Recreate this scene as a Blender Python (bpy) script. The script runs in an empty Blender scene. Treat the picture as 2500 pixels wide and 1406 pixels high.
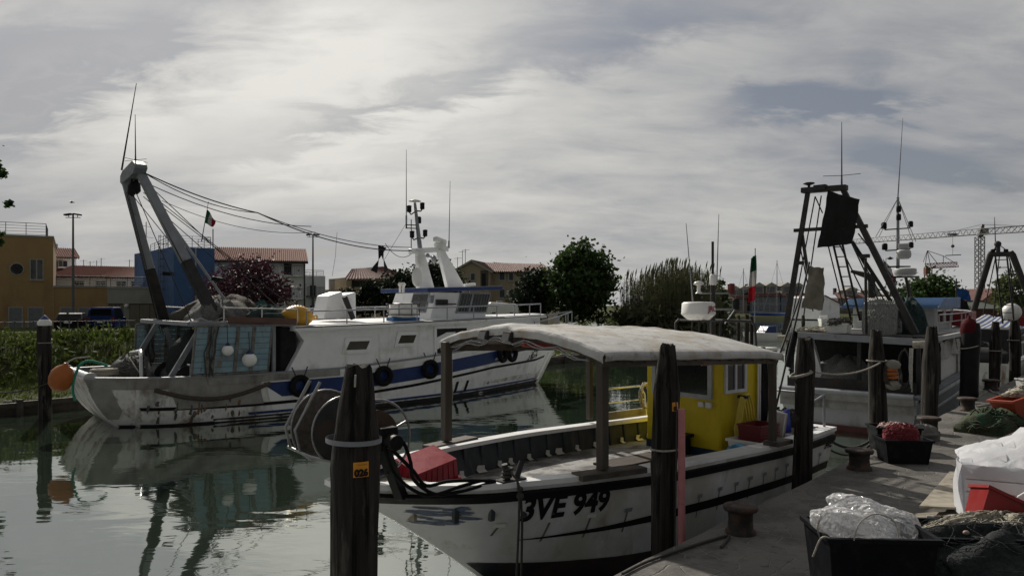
import bpy, bmesh, math, random
from mathutils import Vector, Matrix, noise as mn
R = math.radians
rnd = random.Random(7)
scene = bpy.context.scene
col = scene.collection

# ------------------------------------------------------------------ camera
EYE = 3.5                      # eye height above the water
FPX, CX, HY = 1819.0, 1250.0, 745.0
cam_d = bpy.data.cameras.new('camera')
cam = bpy.data.objects.new('camera', cam_d); col.objects.link(cam)
cam.location = (0, 0, EYE); cam.rotation_euler = (R(90), 0, 0)
cam_d.sensor_width = 36; cam_d.lens = 36*FPX/2500; cam_d.shift_y = 42/2500
cam_d.clip_end = 6000; cam_d.clip_start = 0.05
scene.camera = cam
scene.view_settings.view_transform = 'Standard'
scene.view_settings.look = 'None'
scene.view_settings.exposure = 0.0
scene.view_settings.gamma = 1.0

# ------------------------------------------------------------------ sun and sky
SUN_AZ, SUN_EL = R(-27), R(36)         # azimuth from +Y towards +X
sd = Vector((math.sin(SUN_AZ)*math.cos(SUN_EL), math.cos(SUN_AZ)*math.cos(SUN_EL), math.sin(SUN_EL)))
sun_d = bpy.data.lights.new('sun', 'SUN'); sun_d.energy = 4.0; sun_d.angle = R(1.0); sun_d.color = (1, .93, .82)
sun = bpy.data.objects.new('sun', sun_d); col.objects.link(sun)
sun.rotation_euler = (-sd).to_track_quat('-Z', 'Y').to_euler(); sun.location = (0, 0, 60)

def build_world():
    w = bpy.data.worlds.new('World'); scene.world = w; w.use_nodes = True
    nt = w.node_tree; N = nt.nodes; L = nt.links; N.clear()
    def nd(t, **k):
        n = N.new(t)
        for a, b in k.items(): setattr(n, a, b)
        return n
    def math_(op, a, b=None, c=None):
        n = nd('ShaderNodeMath', operation=op)
        for i, v in enumerate((a, b, c)):
            if v is None: continue
            if isinstance(v, (int, float)): n.inputs[i].default_value = v
            else: L.new(v, n.inputs[i])
        return n.outputs[0]
    tc = nd('ShaderNodeTexCoord'); d = tc.outputs['Generated']
    sky = nd('ShaderNodeTexSky', sky_type='NISHITA', sun_disc=False, sun_elevation=SUN_EL, sun_rotation=SUN_AZ,
             air_density=1.2, dust_density=2.0)
    bsk = nd('ShaderNodeVectorMath', operation='SCALE'); L.new(sky.outputs[0], bsk.inputs[0]); bsk.inputs['Scale'].default_value = 0.055
    sp = nd('ShaderNodeSeparateXYZ'); L.new(d, sp.inputs[0])
    z = math_('MAXIMUM', sp.outputs[2], 0.0)
    zz = math_('ADD', z, 0.26)
    u = math_('DIVIDE', sp.outputs[0], zz); v = math_('DIVIDE', sp.outputs[1], zz)
    cb = nd('ShaderNodeCombineXYZ'); L.new(u, cb.inputs[0]); L.new(v, cb.inputs[1])
    def noise(rot, scx, scy, sc, det, rough, dist, off=0):
        mp = nd('ShaderNodeMapping'); mp.inputs['Rotation'].default_value = (0, 0, rot)
        mp.inputs['Scale'].default_value = (scx, scy, 1); mp.inputs['Location'].default_value = (off, off*.7, 0)
        L.new(cb.outputs[0], mp.inputs[0])
        n = nd('ShaderNodeTexNoise'); n.inputs['Scale'].default_value = sc; n.inputs['Detail'].default_value = det
        n.inputs['Roughness'].default_value = rough; n.inputs['Distortion'].default_value = dist
        L.new(mp.outputs[0], n.inputs['Vector']); return n.outputs[0]
    big = noise(R(28), .6, 1.1, .8, 6, .54, .3, 3.1)       # broad lanes
    mid = noise(R(-20), .55, 1.2, 1.6, 8, .6, .35, 8.3)       # streaks
    fin = noise(R(10), .8, 1.5, 4.5, 6, .6, .4, 1.7)         # wisps
    c = math_('ADD', math_('MULTIPLY', big, .44), math_('ADD', math_('MULTIPLY', mid, .34), math_('MULTIPLY', fin, .22)))
    def blob(px, py, ru, rv, rot, k):
        q = Vector(((px-CX)/FPX, 1, (HY-py)/FPX)).normalized(); zq = q.z+.26; ca, sa = math.cos(rot), math.sin(rot)
        wob = math_('MULTIPLY', math_('SUBTRACT', fin, .5), .5)
        du = math_('ADD', math_('SUBTRACT', u, q.x/zq), wob); dv = math_('ADD', math_('SUBTRACT', v, q.y/zq), math_('MULTIPLY', wob, .6))
        a = math_('DIVIDE', math_('ADD', math_('MULTIPLY', du, ca), math_('MULTIPLY', dv, sa)), ru); b = math_('DIVIDE', math_('SUBTRACT', math_('MULTIPLY', dv, ca), math_('MULTIPLY', du, sa)), rv)
        r2_ = math_('ADD', math_('MULTIPLY', a, a), math_('MULTIPLY', b, b)); g = math_('MAXIMUM', math_('SUBTRACT', 1.0, r2_), 0.0)
        return math_('MULTIPLY', math_('MULTIPLY', g, g), k)
    for args in ((1990, 250, .34, .13, R(-12), -.19), (2240, 400, .40, .11, R(14), -.15), (80, 200, .6, .2, R(-25), -.19), (1450, 90, .55, .2, R(-25), -.13), (960, 265, .5, .12, R(-30), -.12),
                 (780, 150, .5, .22, R(-30), .09), (900, 330, .7, .10, R(-28), .10), (350, 330, .7, .2, R(-20), .08), (2000, 120, .5, .3, R(-25), -.05), (700, 480, .8, .12, R(-10), .07)):
        c = math_('ADD', c, blob(*args))
    ramp = nd('ShaderNodeValToRGB'); e = ramp.color_ramp
    e.elements[0].position = .34; e.elements[0].color = (.19, .205, .245, 1)
    e.elements[1].position = .66; e.elements[1].color = (.60, .585, .55, 1)
    k = e.elements.new(.44); k.color = (.315, .32, .335, 1)
    k = e.elements.new(.525); k.color = (.435, .432, .422, 1)
    L.new(c, ramp.inputs[0])
    # brighter round the veiled sun, dimmer on the far side of the sky
    dot = nd('ShaderNodeVectorMath', operation='DOT_PRODUCT'); L.new(d, dot.inputs[0])
    gl = Vector((math.sin(R(-17))*math.cos(R(30)), math.cos(R(-17))*math.cos(R(30)), math.sin(R(30))))
    dot.inputs[1].default_value = gl
    dp = math_('MAXIMUM', dot.outputs['Value'], 0.0)
    glow = math_('ADD', math_('MULTIPLY', math_('POWER', dp, 9), .36), math_('ADD', math_('MULTIPLY', math_('MINIMUM', math_('MULTIPLY', dp, 1.5), 1.0), .64), .42))
    cl = nd('ShaderNodeVectorMath', operation='SCALE'); L.new(ramp.outputs[0], cl.inputs[0]); L.new(glow, cl.inputs['Scale'])
    # pale veil towards the horizon
    hz = math_('POWER', math_('SUBTRACT', 1.0, z), 14)
    mh = nd('ShaderNodeMix', data_type='RGBA'); L.new(math_('MULTIPLY', hz, .75), mh.inputs[0])
    L.new(cl.outputs[0], mh.inputs[6]); mh.inputs[7].default_value = (.49, .49, .485, 1)
    # holes where the blue sky shows
    cov = nd('ShaderNodeMapRange'); L.new(c, cov.inputs[0])
    cov.inputs[1].default_value = .36; cov.inputs[2].default_value = .44; cov.inputs[3].default_value = .72; cov.inputs[4].default_value = .97
    mx = nd('ShaderNodeMix', data_type='RGBA'); L.new(cov.outputs[0], mx.inputs[0])
    L.new(bsk.outputs[0], mx.inputs[6]); L.new(mh.outputs[2], mx.inputs[7])
    bg = nd('ShaderNodeBackground'); bg.inputs[1].default_value = 1.0; L.new(mx.outputs[2], bg.inputs[0])
    out = nd('ShaderNodeOutputWorld'); L.new(bg.outputs[0], out.inputs[0])
build_world()

# ------------------------------------------------------------------ frames and pixel helpers (construction aids)
class Fr:
    def __init__(s, o, th=0.0):
        s.o = Vector(o); s.th = th; s.m = Matrix.Rotation(th, 3, 'Z'); s.mi = s.m.transposed()
    def w(s, x, y, z): return s.m @ Vector((x, y, z)) + s.o
    def l(s, v): return s.mi @ (Vector(v)-s.o)
    def pl(s, px, py, axis, val):           # where the sight line of a photo pixel meets a local plane
        d = s.mi @ Vector(((px-CX)/FPX, 1, -(py-HY)/FPX)); o = s.mi @ (Vector((0, 0, EYE))-s.o)
        return o + d*((val-o[axis])/d[axis])
def P(px, py, d): return Vector(((px-CX)/FPX*d, d, EYE-(py-HY)/FPX*d))
def G(px, py, z): return P(px, py, (EYE-z)*FPX/(py-HY))
TH = math.atan2(.7517, .6595)
QF = Fr((.9, 6.549, 0), TH)                  # the quay: x along its edge, +y over the water
def lerp(a, b, t): return a+(b-a)*t
def tab(t, x):
    if x <= t[0][0]: return t[0][1]
    for (a, b), (c, d) in zip(t, t[1:]):
        if x <= c: return b+(d-b)*(x-a)/(c-a)
    return t[-1][1]
def stab(t, x):                              # smooth table lookup
    h = .03*(t[-1][0]-t[0][0]); return (tab(t, x-h)+2*tab(t, x)+tab(t, x+h))/4

# ------------------------------------------------------------------ mesh builder
class MB:
    def __init__(s): s.v = []; s.f = []; s.mi = []; s.sm = []; s.cm = 0
    def add(s, vs, fs, smooth=False):
        b = len(s.v); s.v += [tuple(v) for v in vs]
        for f in fs: s.f.append(tuple(b+i for i in f)); s.mi.append(s.cm); s.sm.append(smooth)
        return s
    def box(s, c, d, rz=0, m=None):
        x, y, z = (k/2 for k in d); M_ = m or Matrix.Rotation(rz, 3, 'Z'); c = Vector(c)
        vs = [c + M_ @ Vector((a*x, b*y, e*z)) for a in (-1, 1) for b in (-1, 1) for e in (-1, 1)]
        return s.add(vs, [(0, 1, 3, 2), (4, 6, 7, 5), (0, 4, 5, 1), (2, 3, 7, 6), (0, 2, 6, 4), (1, 5, 7, 3)])
    def bx(s, x0, x1, y0, y1, z0, z1): return s.box(((x0+x1)/2, (y0+y1)/2, (z0+z1)/2), (abs(x1-x0), abs(y1-y0), abs(z1-z0)))
    def beam(s, a, b, w, h, up=(0, 0, 1), w2=None, h2=None):
        a, b = Vector(a), Vector(b); d = (b-a).normalized(); up = Vector(up)
        if abs(d.dot(up)) > .98: up = Vector((1, 0, 0))
        r = d.cross(up).normalized(); u = r.cross(d)
        vs = []
        for p, ww, hh in ((a, w, h), (b, w2 or w, h2 or h)):
            vs += [p-r*ww/2-u*hh/2, p+r*ww/2-u*hh/2, p+r*ww/2+u*hh/2, p-r*ww/2+u*hh/2]
        return s.add(vs, [(3, 2, 1, 0), (4, 5, 6, 7), (0, 1, 5, 4), (1, 2, 6, 5), (2, 3, 7, 6), (3, 0, 4, 7)])
    def tube(s, pts, r, n=8, closed=False):
        pts = [Vector(p) for p in pts]; k = len(pts); vs = []; fs = []; pr = None
        for i, p in enumerate(pts):
            a = pts[(i-1) % k] if (closed or i) else p; b = pts[(i+1) % k] if (closed or i < k-1) else p
            d = (b-a).normalized()
            if pr is None:
                q = Vector((0, 0, 1)) if abs(d.z) < .9 else Vector((1, 0, 0)); pr = d.cross(q).normalized()
            pr = (pr-d*pr.dot(d)).normalized(); t = d.cross(pr); rr = r[i] if isinstance(r, (list, tuple)) else r
            vs += [p+(pr*math.cos(6.2832*j/n)+t*math.sin(6.2832*j/n))*rr for j in range(n)]
        for i in range(k if closed else k-1):
            for j in range(n):
                a, b = i*n+j, i*n+(j+1) % n; c, d_ = ((i+1) % k)*n+j, ((i+1) % k)*n+(j+1) % n
                fs.append((a, b, d_, c))
        s.add(vs, fs, True)
        if not closed: s.add(vs[:n], [tuple(range(n))[::-1]]); s.add(vs[-n:], [tuple(range(n))])
        return s
    def lathe(s, prof, c=(0, 0, 0), n=20, m=None, smooth=True):
        c = Vector(c); m = m or Matrix.Identity(3); vs = []; fs = []; k = len(prof)
        for r, z in prof: vs += [c+m @ Vector((r*math.cos(6.2832*j/n), r*math.sin(6.2832*j/n), z)) for j in range(n)]
        for i in range(k-1):
            for j in range(n): fs.append((i*n+j, i*n+(j+1) % n, (i+1)*n+(j+1) % n, (i+1)*n+j))
        s.add(vs, fs, smooth)
        if prof[0][0] > 1e-4: s.add(vs[:n], [tuple(range(n))[::-1]])
        if prof[-1][0] > 1e-4: s.add(vs[-n:], [tuple(range(n))])
        return s
    def ball(s, c, r, n=16, k=10, sq=(1, 1, 1), m=None):
        m = (m or Matrix.Identity(3)) @ Matrix.Diagonal(Vector(sq))
        return s.lathe([(r*math.sin(math.pi*i/k)+1e-5, -r*math.cos(math.pi*i/k)) for i in range(k+1)], c, n, m)
    def grid(s, rows, smooth=True, flip=False):
        n = len(rows[0]); vs = [p for r in rows for p in r]; fs = []
        for i in range(len(rows)-1):
            for j in range(n-1):
                q = (i*n+j, i*n+j+1, (i+1)*n+j+1, (i+1)*n+j); fs.append(q[::-1] if flip else q)
        return s.add(vs, fs, smooth)
    def sheet(s, rows, th, smooth=True):     # a grid with real thickness
        rows = [[Vector(p) for p in r] for r in rows]; n, k = len(rows), len(rows[0]); lo = []
        for i in range(n):
            r = []
            for j in range(k):
                du = rows[min(i+1, n-1)][j]-rows[max(i-1, 0)][j]; dv = rows[i][min(j+1, k-1)]-rows[i][max(j-1, 0)]
                nn = dv.cross(du); nn = nn.normalized() if nn.length > 1e-9 else Vector((0, 0, 1)); r.append(rows[i][j]+nn*th)
            lo.append(r)
        s.grid(rows, smooth); s.grid(lo, smooth, True)
        for a, b in ((rows[0], lo[0]), (lo[-1], rows[-1])): s.grid([b, a], False)
        for j in (0, k-1): s.grid([[r[j] for r in rows], [r[j] for r in lo]], False)
        return s
    def prism(s, poly, a, fn=None):          # polygon [(x,y)] extruded; fn maps (x,y,k) -> point, k = 0 / a
        fn = fn or (lambda x, y, k: (x, y, k)); n = len(poly)
        vs = [fn(x, y, 0) for x, y in poly]+[fn(x, y, a) for x, y in poly]
        return s.add(vs, [tuple(range(n))[::-1], tuple(range(n, 2*n))]+[(i, (i+1) % n, n+(i+1) % n, n+i) for i in range(n)])
    def torus(s, c, R_, r, m=None, n=22, k=8):
        m = m or Matrix.Identity(3); c = Vector(c)
        return s.tube([c+m @ Vector((R_*math.cos(6.2832*i/n), R_*math.sin(6.2832*i/n), 0)) for i in range(n)], r, k, True)

def smooth(pts, n=5):
    p = [Vector(q) for q in pts]; out = []
    for a, b, c, d in zip([p[0]]+p, p, p[1:], p[2:]+[p[-1]]):
        for i in range(n):
            t = i/n; out.append(.5*((2*b)+(c-a)*t+(2*a-5*b+4*c-d)*t*t+(3*b-a-3*c+d)*t**3))
    return out+[p[-1]]
def tag(o, label=None, cat=None, group=None, kind=None):
    for k, v in (('label', label), ('category', cat), ('group', group), ('kind', kind)):
        if v: o[k] = v
    return o
def mesh_obj(name, mb, mats, parent=None, bev=0):
    me = bpy.data.meshes.new(name); me.from_pydata(mb.v, [], mb.f)
    mats = mats if isinstance(mats, (list, tuple)) else [mats]
    for m in mats: me.materials.append(m)
    me.polygons.foreach_set('material_index', mb.mi); me.polygons.foreach_set('use_smooth', mb.sm); me.update()
    bm = bmesh.new(); bm.from_mesh(me); bmesh.ops.recalc_face_normals(bm, faces=bm.faces); bm.to_mesh(me); bm.free()
    o = bpy.data.objects.new(name, me); col.objects.link(o)
    if parent: o.parent = parent
    if bev:
        b = o.modifiers.new('bevel', 'BEVEL'); b.width = bev; b.segments = 2; b.limit_method = 'ANGLE'; b.angle_limit = R(40)
    return o
def thing(name, label, cat, fr, group=None):
    o = bpy.data.objects.new(name, None); col.objects.link(o); o.location = fr.o; o.rotation_euler = (0, 0, fr.th)
    o.empty_display_size = .2
    return tag(o, label, cat, group)
def part(name, mb, mat, parent, bev=0, label=None): return tag(mesh_obj(name, mb, mat, parent, bev), label)
def solo(name, mb, mat, label, cat, fr=None, group=None, bev=0):
    o = mesh_obj(name, mb, mat, None, bev)
    if fr: o.location = fr.o; o.rotation_euler = (0, 0, fr.th)
    return tag(o, label, cat, group)
def struct(name, mb, mat): return tag(mesh_obj(name, mb, mat), kind='structure')
def copy_tree(o, parent=None):
    kids = [c for c in bpy.data.objects if c.parent == o]
    c = o.copy(); col.objects.link(c); c.parent = parent
    for k in kids: copy_tree(k, c)
    return c

def text_mesh(txt, size, bold=0.0, shear=0.0, space=1.0):
    cu = bpy.data.curves.new('lettering', 'FONT'); cu.body = txt; cu.size = size; cu.offset = bold; cu.shear = shear
    cu.space_character = space; cu.resolution_u = 4
    ob = bpy.data.objects.new('lettering', cu); col.objects.link(ob)
    bpy.context.view_layer.update()
    dg = bpy.context.evaluated_depsgraph_get(); me = bpy.data.meshes.new_from_object(ob.evaluated_get(dg))
    vs = [v.co.copy() for v in me.vertices]; fs = [tuple(p.vertices) for p in me.polygons]
    bpy.data.objects.remove(ob); bpy.data.curves.remove(cu); bpy.data.meshes.remove(me)
    return vs, fs
def lettering(mb, txt, size, fn, bold=0, shear=0, space=1.0, fit=None, fity=None):
    vs, fs = text_mesh(txt, size, bold, shear, space)
    if fity:
        ym, y0 = max(v.y for v in vs), min(v.y for v in vs)
        for v in vs: v.y = (v.y-y0)*fity/(ym-y0)
    x0 = min(v.x for v in vs); x1 = max(v.x for v in vs); k = fit/(x1-x0) if fit else 1
    mb.add([fn((v.x-x0)*k, v.y) for v in vs], fs); return (x1-x0)*k

# ------------------------------------------------------------------ materials
MATS = {}
def M(name, c, rough=.6, metal=0., var=.2, sc=3., c2=None, f2=.55, w2=.08, sc2=1.2, st2=(1, 1, 1), bump=.12, bs=30., st=(1, 1, 1), spec=.4, coat=0, trans=0):
    if name in MATS: return MATS[name]
    m = bpy.data.materials.new(name); MATS[name] = m; m.use_nodes = True
    nt = m.node_tree; N = nt.nodes; L = nt.links; b = N['Principled BSDF']
    tc = N.new('ShaderNodeTexCoord')
    def noise(scale, stretch, det=6, rg=.6):
        mp = N.new('ShaderNodeMapping'); mp.inputs['Scale'].default_value = stretch; L.new(tc.outputs['Object'], mp.inputs[0])
        n = N.new('ShaderNodeTexNoise'); n.inputs['Scale'].default_value = scale; n.inputs['Detail'].default_value = det
        n.inputs['Roughness'].default_value = rg; L.new(mp.outputs[0], n.inputs['Vector']); return n.outputs[0]
    def ramp(fac, lo, hi):
        r = N.new('ShaderNodeMapRange'); L.new(fac, r.inputs[0]); r.inputs[1].default_value = lo; r.inputs[2].default_value = hi; return r.outputs[0]
    def mix(f, a, bb):
        x = N.new('ShaderNodeMix'); x.data_type = 'RGBA'; L.new(f, x.inputs[0])
        for i, v in ((6, a), (7, bb)):
            if isinstance(v, tuple): x.inputs[i].default_value = (*v[:3], 1)
            else: L.new(v, x.inputs[i])
        return x.outputs[2]
    cc = mix(ramp(noise(sc, st), .3, .7), tuple(k*(1-var) for k in c), tuple(min(1, k*(1+var)) for k in c))
    if c2:
        for q in (c2 if isinstance(c2, list) else [(c2, f2, sc2, st2)]):
            cc = mix(ramp(noise(q[2], q[3], 8, .65), q[1]-w2, q[1]+w2), cc, q[0])
    L.new(cc, b.inputs['Base Color'])
    b.inputs['Roughness'].default_value = rough; b.inputs['Metallic'].default_value = metal
    b.inputs['Specular IOR Level'].default_value = spec; b.inputs['Coat Weight'].default_value = coat
    if rough > .2:
        rr = N.new('ShaderNodeMapRange'); L.new(noise(sc*2.3, st), rr.inputs[0]); rr.inputs[1].default_value = .3; rr.inputs[2].default_value = .7
        rr.inputs[3].default_value = rough*.8; rr.inputs[4].default_value = min(1, rough*1.2); L.new(rr.outputs[0], b.inputs['Roughness'])
    if bump:
        bp = N.new('ShaderNodeBump'); bp.inputs['Strength'].default_value = bump; bp.inputs['Distance'].default_value = .02
        L.new(noise(bs, st), bp.inputs['Height']); L.new(bp.outputs[0], b.inputs['Normal'])
    if trans:
        t = N.new('ShaderNodeBsdfTranslucent'); L.new(cc, t.inputs[0]); ms = N.new('ShaderNodeMixShader'); ms.inputs[0].default_value = trans
        L.new(b.outputs[0], ms.inputs[1]); L.new(t.outputs[0], ms.inputs[2]); L.new(ms.outputs[0], N['Material Output'].inputs[0])
    return m
STREAK = (1, 1, .12)
m_white = M('white_boat_paint', (.80, .81, .82), .42, var=.06, c2=[((.42, .36, .28), .68, 1.6, STREAK), ((.5, .5, .48), .62, .8, (1, 1, 1))], bump=.05, bs=9)
m_white_worn = M('worn_white_paint', (.66, .66, .65), .5, var=.1, c2=[((.28, .28, .27), .6, 1.3, (1, 1, .5)), ((.19, .095, .04), .60, 2.6, STREAK), ((.04, .04, .04), .63, 3.2, (1, 1, .6))], bump=.15, bs=9)
m_hull_near = M('stained_white_hull', (.70, .71, .73), .4, var=.07, c2=[((.50, .49, .44), .55, .7, (1, 1, .5)), ((.36, .33, .28), .66, 2.2, STREAK), ((.05, .07, .15), .74, 5, (1, 1, 2))], bump=.06, bs=7)
m_grey = M('worn_grey_paint', (.26, .255, .245), .6, var=.2, c2=[((.14, .13, .12), .55, 1.5, (1, 1, .4)), ((.2, .1, .05), .66, 2.5, STREAK)], bump=.15, bs=12)
m_navy = M('navy_blue_paint', (.012, .03, .115), .4, var=.2, c2=((.05, .06, .1), .68, .08, 2), bump=.05) if False else M('navy_blue_paint', (.014, .036, .14), .4, var=.2, bump=.05)
m_black = M('black_paint', (.008, .008, .009), .6, var=.3, bump=.05, spec=.2)
m_boot = M('antifouling_paint', (.02, .022, .03), .6, var=.4, c2=((.06, .035, .025), .55, .1, 2, (1, 1, .4)) and (.05, .03, .022), bump=.2, bs=14)
m_redboot = M('red_antifouling', (.10, .03, .025), .65, var=.4, bump=.2, bs=14)
m_rubber = M('black_rubber', (.009, .009, .010), .8, var=.3, bump=.3, bs=25, spec=.15)
m_steel = M('galvanised_steel', (.33, .34, .36), .42, .75, var=.2, c2=(.16, .1, .06), f2=.7, sc2=6, bump=.05)
m_inox = M('stainless_steel', (.55, .55, .54), .25, 1, var=.12, bump=.04, bs=10)
m_dullinox = M('dull_stainless', (.30, .30, .30), .4, .9, var=.2, c2=(.1, .07, .05), f2=.64, sc2=9, bump=.05)
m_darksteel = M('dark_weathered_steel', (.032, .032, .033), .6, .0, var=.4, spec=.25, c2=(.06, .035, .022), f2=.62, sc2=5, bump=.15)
m_greysteel = M('grey_painted_steel', (.23, .245, .27), .5, .1, var=.14, c2=(.17, .12, .08), f2=.68, sc2=4, bump=.06)
m_rope = M('pale_rope', (.34, .32, .28), .9, var=.3, sc=30, bump=.5, bs=80)
m_ropedark = M('dark_rope', (.05, .048, .045), .9, var=.3, sc=30, bump=.5, bs=80)
m_ropegreen = M('green_rope', (.03, .22, .16), .85, var=.25, sc=30, bump=.5, bs=80)
m_wire = M('steel_cable', (.035, .035, .037), .6, .4, var=.2, bump=0)
m_pile = M('weathered_pile_wood', (.034, .030, .027), .9, var=.6, sc=14, st=(1, 1, .05), c2=[((.008, .008, .008), .55, 16, (1, 1, .035)), ((.095, .088, .08), .62, 7, (1, 1, .16)), ((.02, .03, .014), .70, 3, (1, 1, .6))], w2=.05, bump=1.0, bs=14, spec=.15)
m_wood = M('dark_beam_wood', (.085, .072, .06), .7, var=.35, sc=8, st=(.15, 1, 1), c2=(.05, .042, .036), f2=.58, sc2=5, bump=.3, bs=30)
m_post = M('brown_post_wood', (.07, .058, .047), .6, var=.3, sc=9, st=(1, 1, .1), c2=(.06, .05, .04), f2=.58, sc2=8, st2=(1, 1, .2), bump=.2, bs=25)
m_plank = M('bleached_plank_wood', (.30, .27, .22), .8, var=.3, sc=7, st=(.15, 1, 1), c2=(.16, .13, .1), f2=.6, sc2=5, bump=.25, bs=30)
m_brownboard = M('brown_board', (.12, .065, .05), .7, var=.3, sc=7, st=(.15, 1, 1), bump=.25)
m_glass = M('dark_window_glass', (.018, .02, .022), .06, var=.2, bump=0, spec=.7)
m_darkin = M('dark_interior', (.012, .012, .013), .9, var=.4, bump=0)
m_canvas = M('grubby_white_canvas', (.47, .47, .465), .75, var=.08, sc=5, c2=[((.36, .325, .275), .56, 1.7, (1, 1, 1)), ((.2, .18, .155), .64, 6, (1, 1, 1)), ((.16, .13, .1), .66, 30, (1, 1, 1))], bump=.4, bs=8)
m_net = M('grey_net', (.17, .17, .165), .95, var=.5, sc=40, c2=(.06, .06, .06), f2=.52, sc2=45, bump=1.0, bs=60)
m_netgreen = M('green_net', (.035, .075, .07), .95, var=.5, sc=40, c2=(.015, .02, .02), f2=.52, sc2=45, bump=1.0, bs=60)
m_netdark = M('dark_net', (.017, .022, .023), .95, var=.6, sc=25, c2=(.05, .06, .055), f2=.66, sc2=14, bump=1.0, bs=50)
m_netred = M('red_net', (.26, .035, .045), .9, var=.5, sc=40, c2=(.1, .02, .025), f2=.55, sc2=35, bump=1.0, bs=60)
m_beige = M('beige_net', (.42, .39, .32), .95, var=.4, sc=30, c2=(.15, .14, .12), f2=.55, sc2=28, bump=1.0, bs=60)
m_redpl = M('red_plastic', (.27, .018, .022), .42, var=.15, bump=.05)
m_orpl = M('orange_plastic', (.34, .10, .018), .5, var=.2, c2=(.2, .07, .02), f2=.66, sc2=4, bump=.1)
m_yellow = M('yellow_plastic', (.50, .27, .018), .45, var=.12, c2=(.3, .2, .05), f2=.68, sc2=5, bump=.05)
m_yellowpaint = M('yellow_cabin_paint', (.62, .475, .010), .5, var=.08, c2=[((.50, .385, .03), .60, 1.5, STREAK), ((.24, .14, .04), .70, 5, STREAK), ((.28, .22, .06), .70, 14, (1, 1, 1))], bump=.10, bs=8)
m_whitepl = M('white_plastic', (.72, .72, .7), .4, var=.06, c2=(.45, .43, .4), f2=.66, sc2=6, bump=.04)
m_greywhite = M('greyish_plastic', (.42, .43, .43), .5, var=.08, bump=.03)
m_dullfloat = M('dirty_float', (.22, .21, .18), .6, var=.2, bump=.1)
m_blackpl = M('black_plastic', (.006, .007, .010), .55, var=.3, spec=.1, c2=(.018, .018, .018), f2=.62, sc2=7, bump=.1, bs=40)
m_bluepl = M('blue_plastic', (.012, .04, .35), .4, var=.2, bump=.05)
m_cyan = M('blue_bag_plastic', (.03, .22, .4), .4, var=.2, bump=.3, bs=14)
m_pink = M('faded_pink_pipe', (.5, .2, .21), .6, var=.15, sc=8, c2=(.3, .12, .13), f2=.64, sc2=9, bump=.08)
m_redpipe = M('red_pipe', (.30, .04, .03), .5, var=.15, bump=.05)
m_doorblue = M('worn_light_blue_boards', (.20, .31, .37), .75, var=.14, sc=4, st=(.3, 1, 1), c2=[((.17, .165, .15), .6, 2.2, (1, 1, .5)), ((.08, .07, .06), .66, 7, (1, 1, .3))], bump=.2, bs=20)
m_doorframe = M('weathered_door_timber', (.16, .155, .14), .8, var=.3, sc=8, c2=(.07, .06, .05), f2=.57, sc2=6, bump=.3)
m_deck = M('stained_white_deck', (.36, .36, .355), .55, var=.2, sc=5, c2=[((.11, .105, .1), .52, 2.3, (1, 1, 1)), ((.05, .05, .05), .62, 5, (1, 1, 1))], w2=.06, bump=.2, bs=12)
m_inner = M('inner_bulwark_paint', (.05, .06, .07), .6, var=.3, c2=[((.12, .12, .11), .62, 3, STREAK)], bump=.2, bs=14)
m_lightblue = M('light_blue_paint', (.10, .19, .36), .5, var=.12, c2=(.1, .15, .25), f2=.68, sc2=3, bump=.05)
m_bitt = M('rusty_cast_iron', (.028, .024, .022), .7, .2, var=.4, sc=8, c2=(.08, .045, .03), f2=.55, sc2=7, bump=.4, bs=30)
m_plate = M('orange_number_plate', (.72, .31, .03), .45, var=.06, bump=.02)
m_flag = [M('flag_green', (.008, .09, .04), .8, var=.1, trans=.25), M('flag_white', (.42, .42, .41), .8, var=.1, trans=.25), M('flag_red', (.34, .015, .025), .8, var=.1, trans=.25)]
m_ochre = M('ochre_render', (.33, .215, .10), .85, var=.08, sc=.8, c2=(.26, .165, .08), f2=.64, sc2=.5, st2=(1, 1, .3), bump=.2, bs=12)
m_greyrend = M('grey_render', (.29, .285, .26), .85, var=.1, sc=.8, c2=(.22, .21, .19), f2=.64, sc2=.5, st2=(1, 1, .3), bump=.2, bs=12)
m_bluerend = M('blue_render', (.055, .115, .26), .8, var=.1, sc=.8, c2=(.04, .08, .18), f2=.62, sc2=.5, st2=(1, 1, .3), bump=.2, bs=12)
m_whiterend = M('white_render', (.70, .71, .72), .85, var=.08, sc=.8, c2=(.5, .5, .49), f2=.66, sc2=.5, st2=(1, 1, .3), bump=.2, bs=12)
m_cream = M('cream_render', (.34, .285, .20), .85, var=.1, sc=.8, c2=(.2, .165, .115), f2=.64, sc2=.5, st2=(1, 1, .3), bump=.2, bs=12)
m_roof = M('terracotta_tiles', (.27, .13, .10), .8, var=.35, sc=2.5, c2=(.15, .08, .065), f2=.58, sc2=2.5, bump=.5, bs=9)
m_roofdark = M('dark_terracotta_tiles', (.13, .06, .05), .85, var=.35, sc=2.5, bump=.5, bs=9)
m_trim = M('pale_stone_trim', (.32, .31, .29), .8, var=.1, bump=.1)
m_railing = M('grey_railing_paint', (.09, .095, .1), .5, .3, var=.2, bump=0)
m_brownw = M('dark_shutter_wood', (.035, .03, .028), .7, var=.3, bump=.1)
m_garage = M('khaki_garage_door', (.16, .145, .1), .7, var=.1, st=(1, 1, .2), bump=.1)
m_bark = M('bark', (.05, .042, .035), .9, var=.4, sc=6, st=(1, 1, .2), bump=.8, bs=14)
m_leaf = M('green_leaves', (.032, .062, .014), .65, var=.6, sc=.9, bump=0, trans=.38)
m_leafdark = M('dark_evergreen_leaves', (.013, .024, .010), .7, var=.5, sc=1.2, bump=0, trans=.15)
m_leaflite = M('light_green_leaves', (.075, .10, .028), .65, var=.4, sc=1.2, bump=0, trans=.4)
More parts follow.
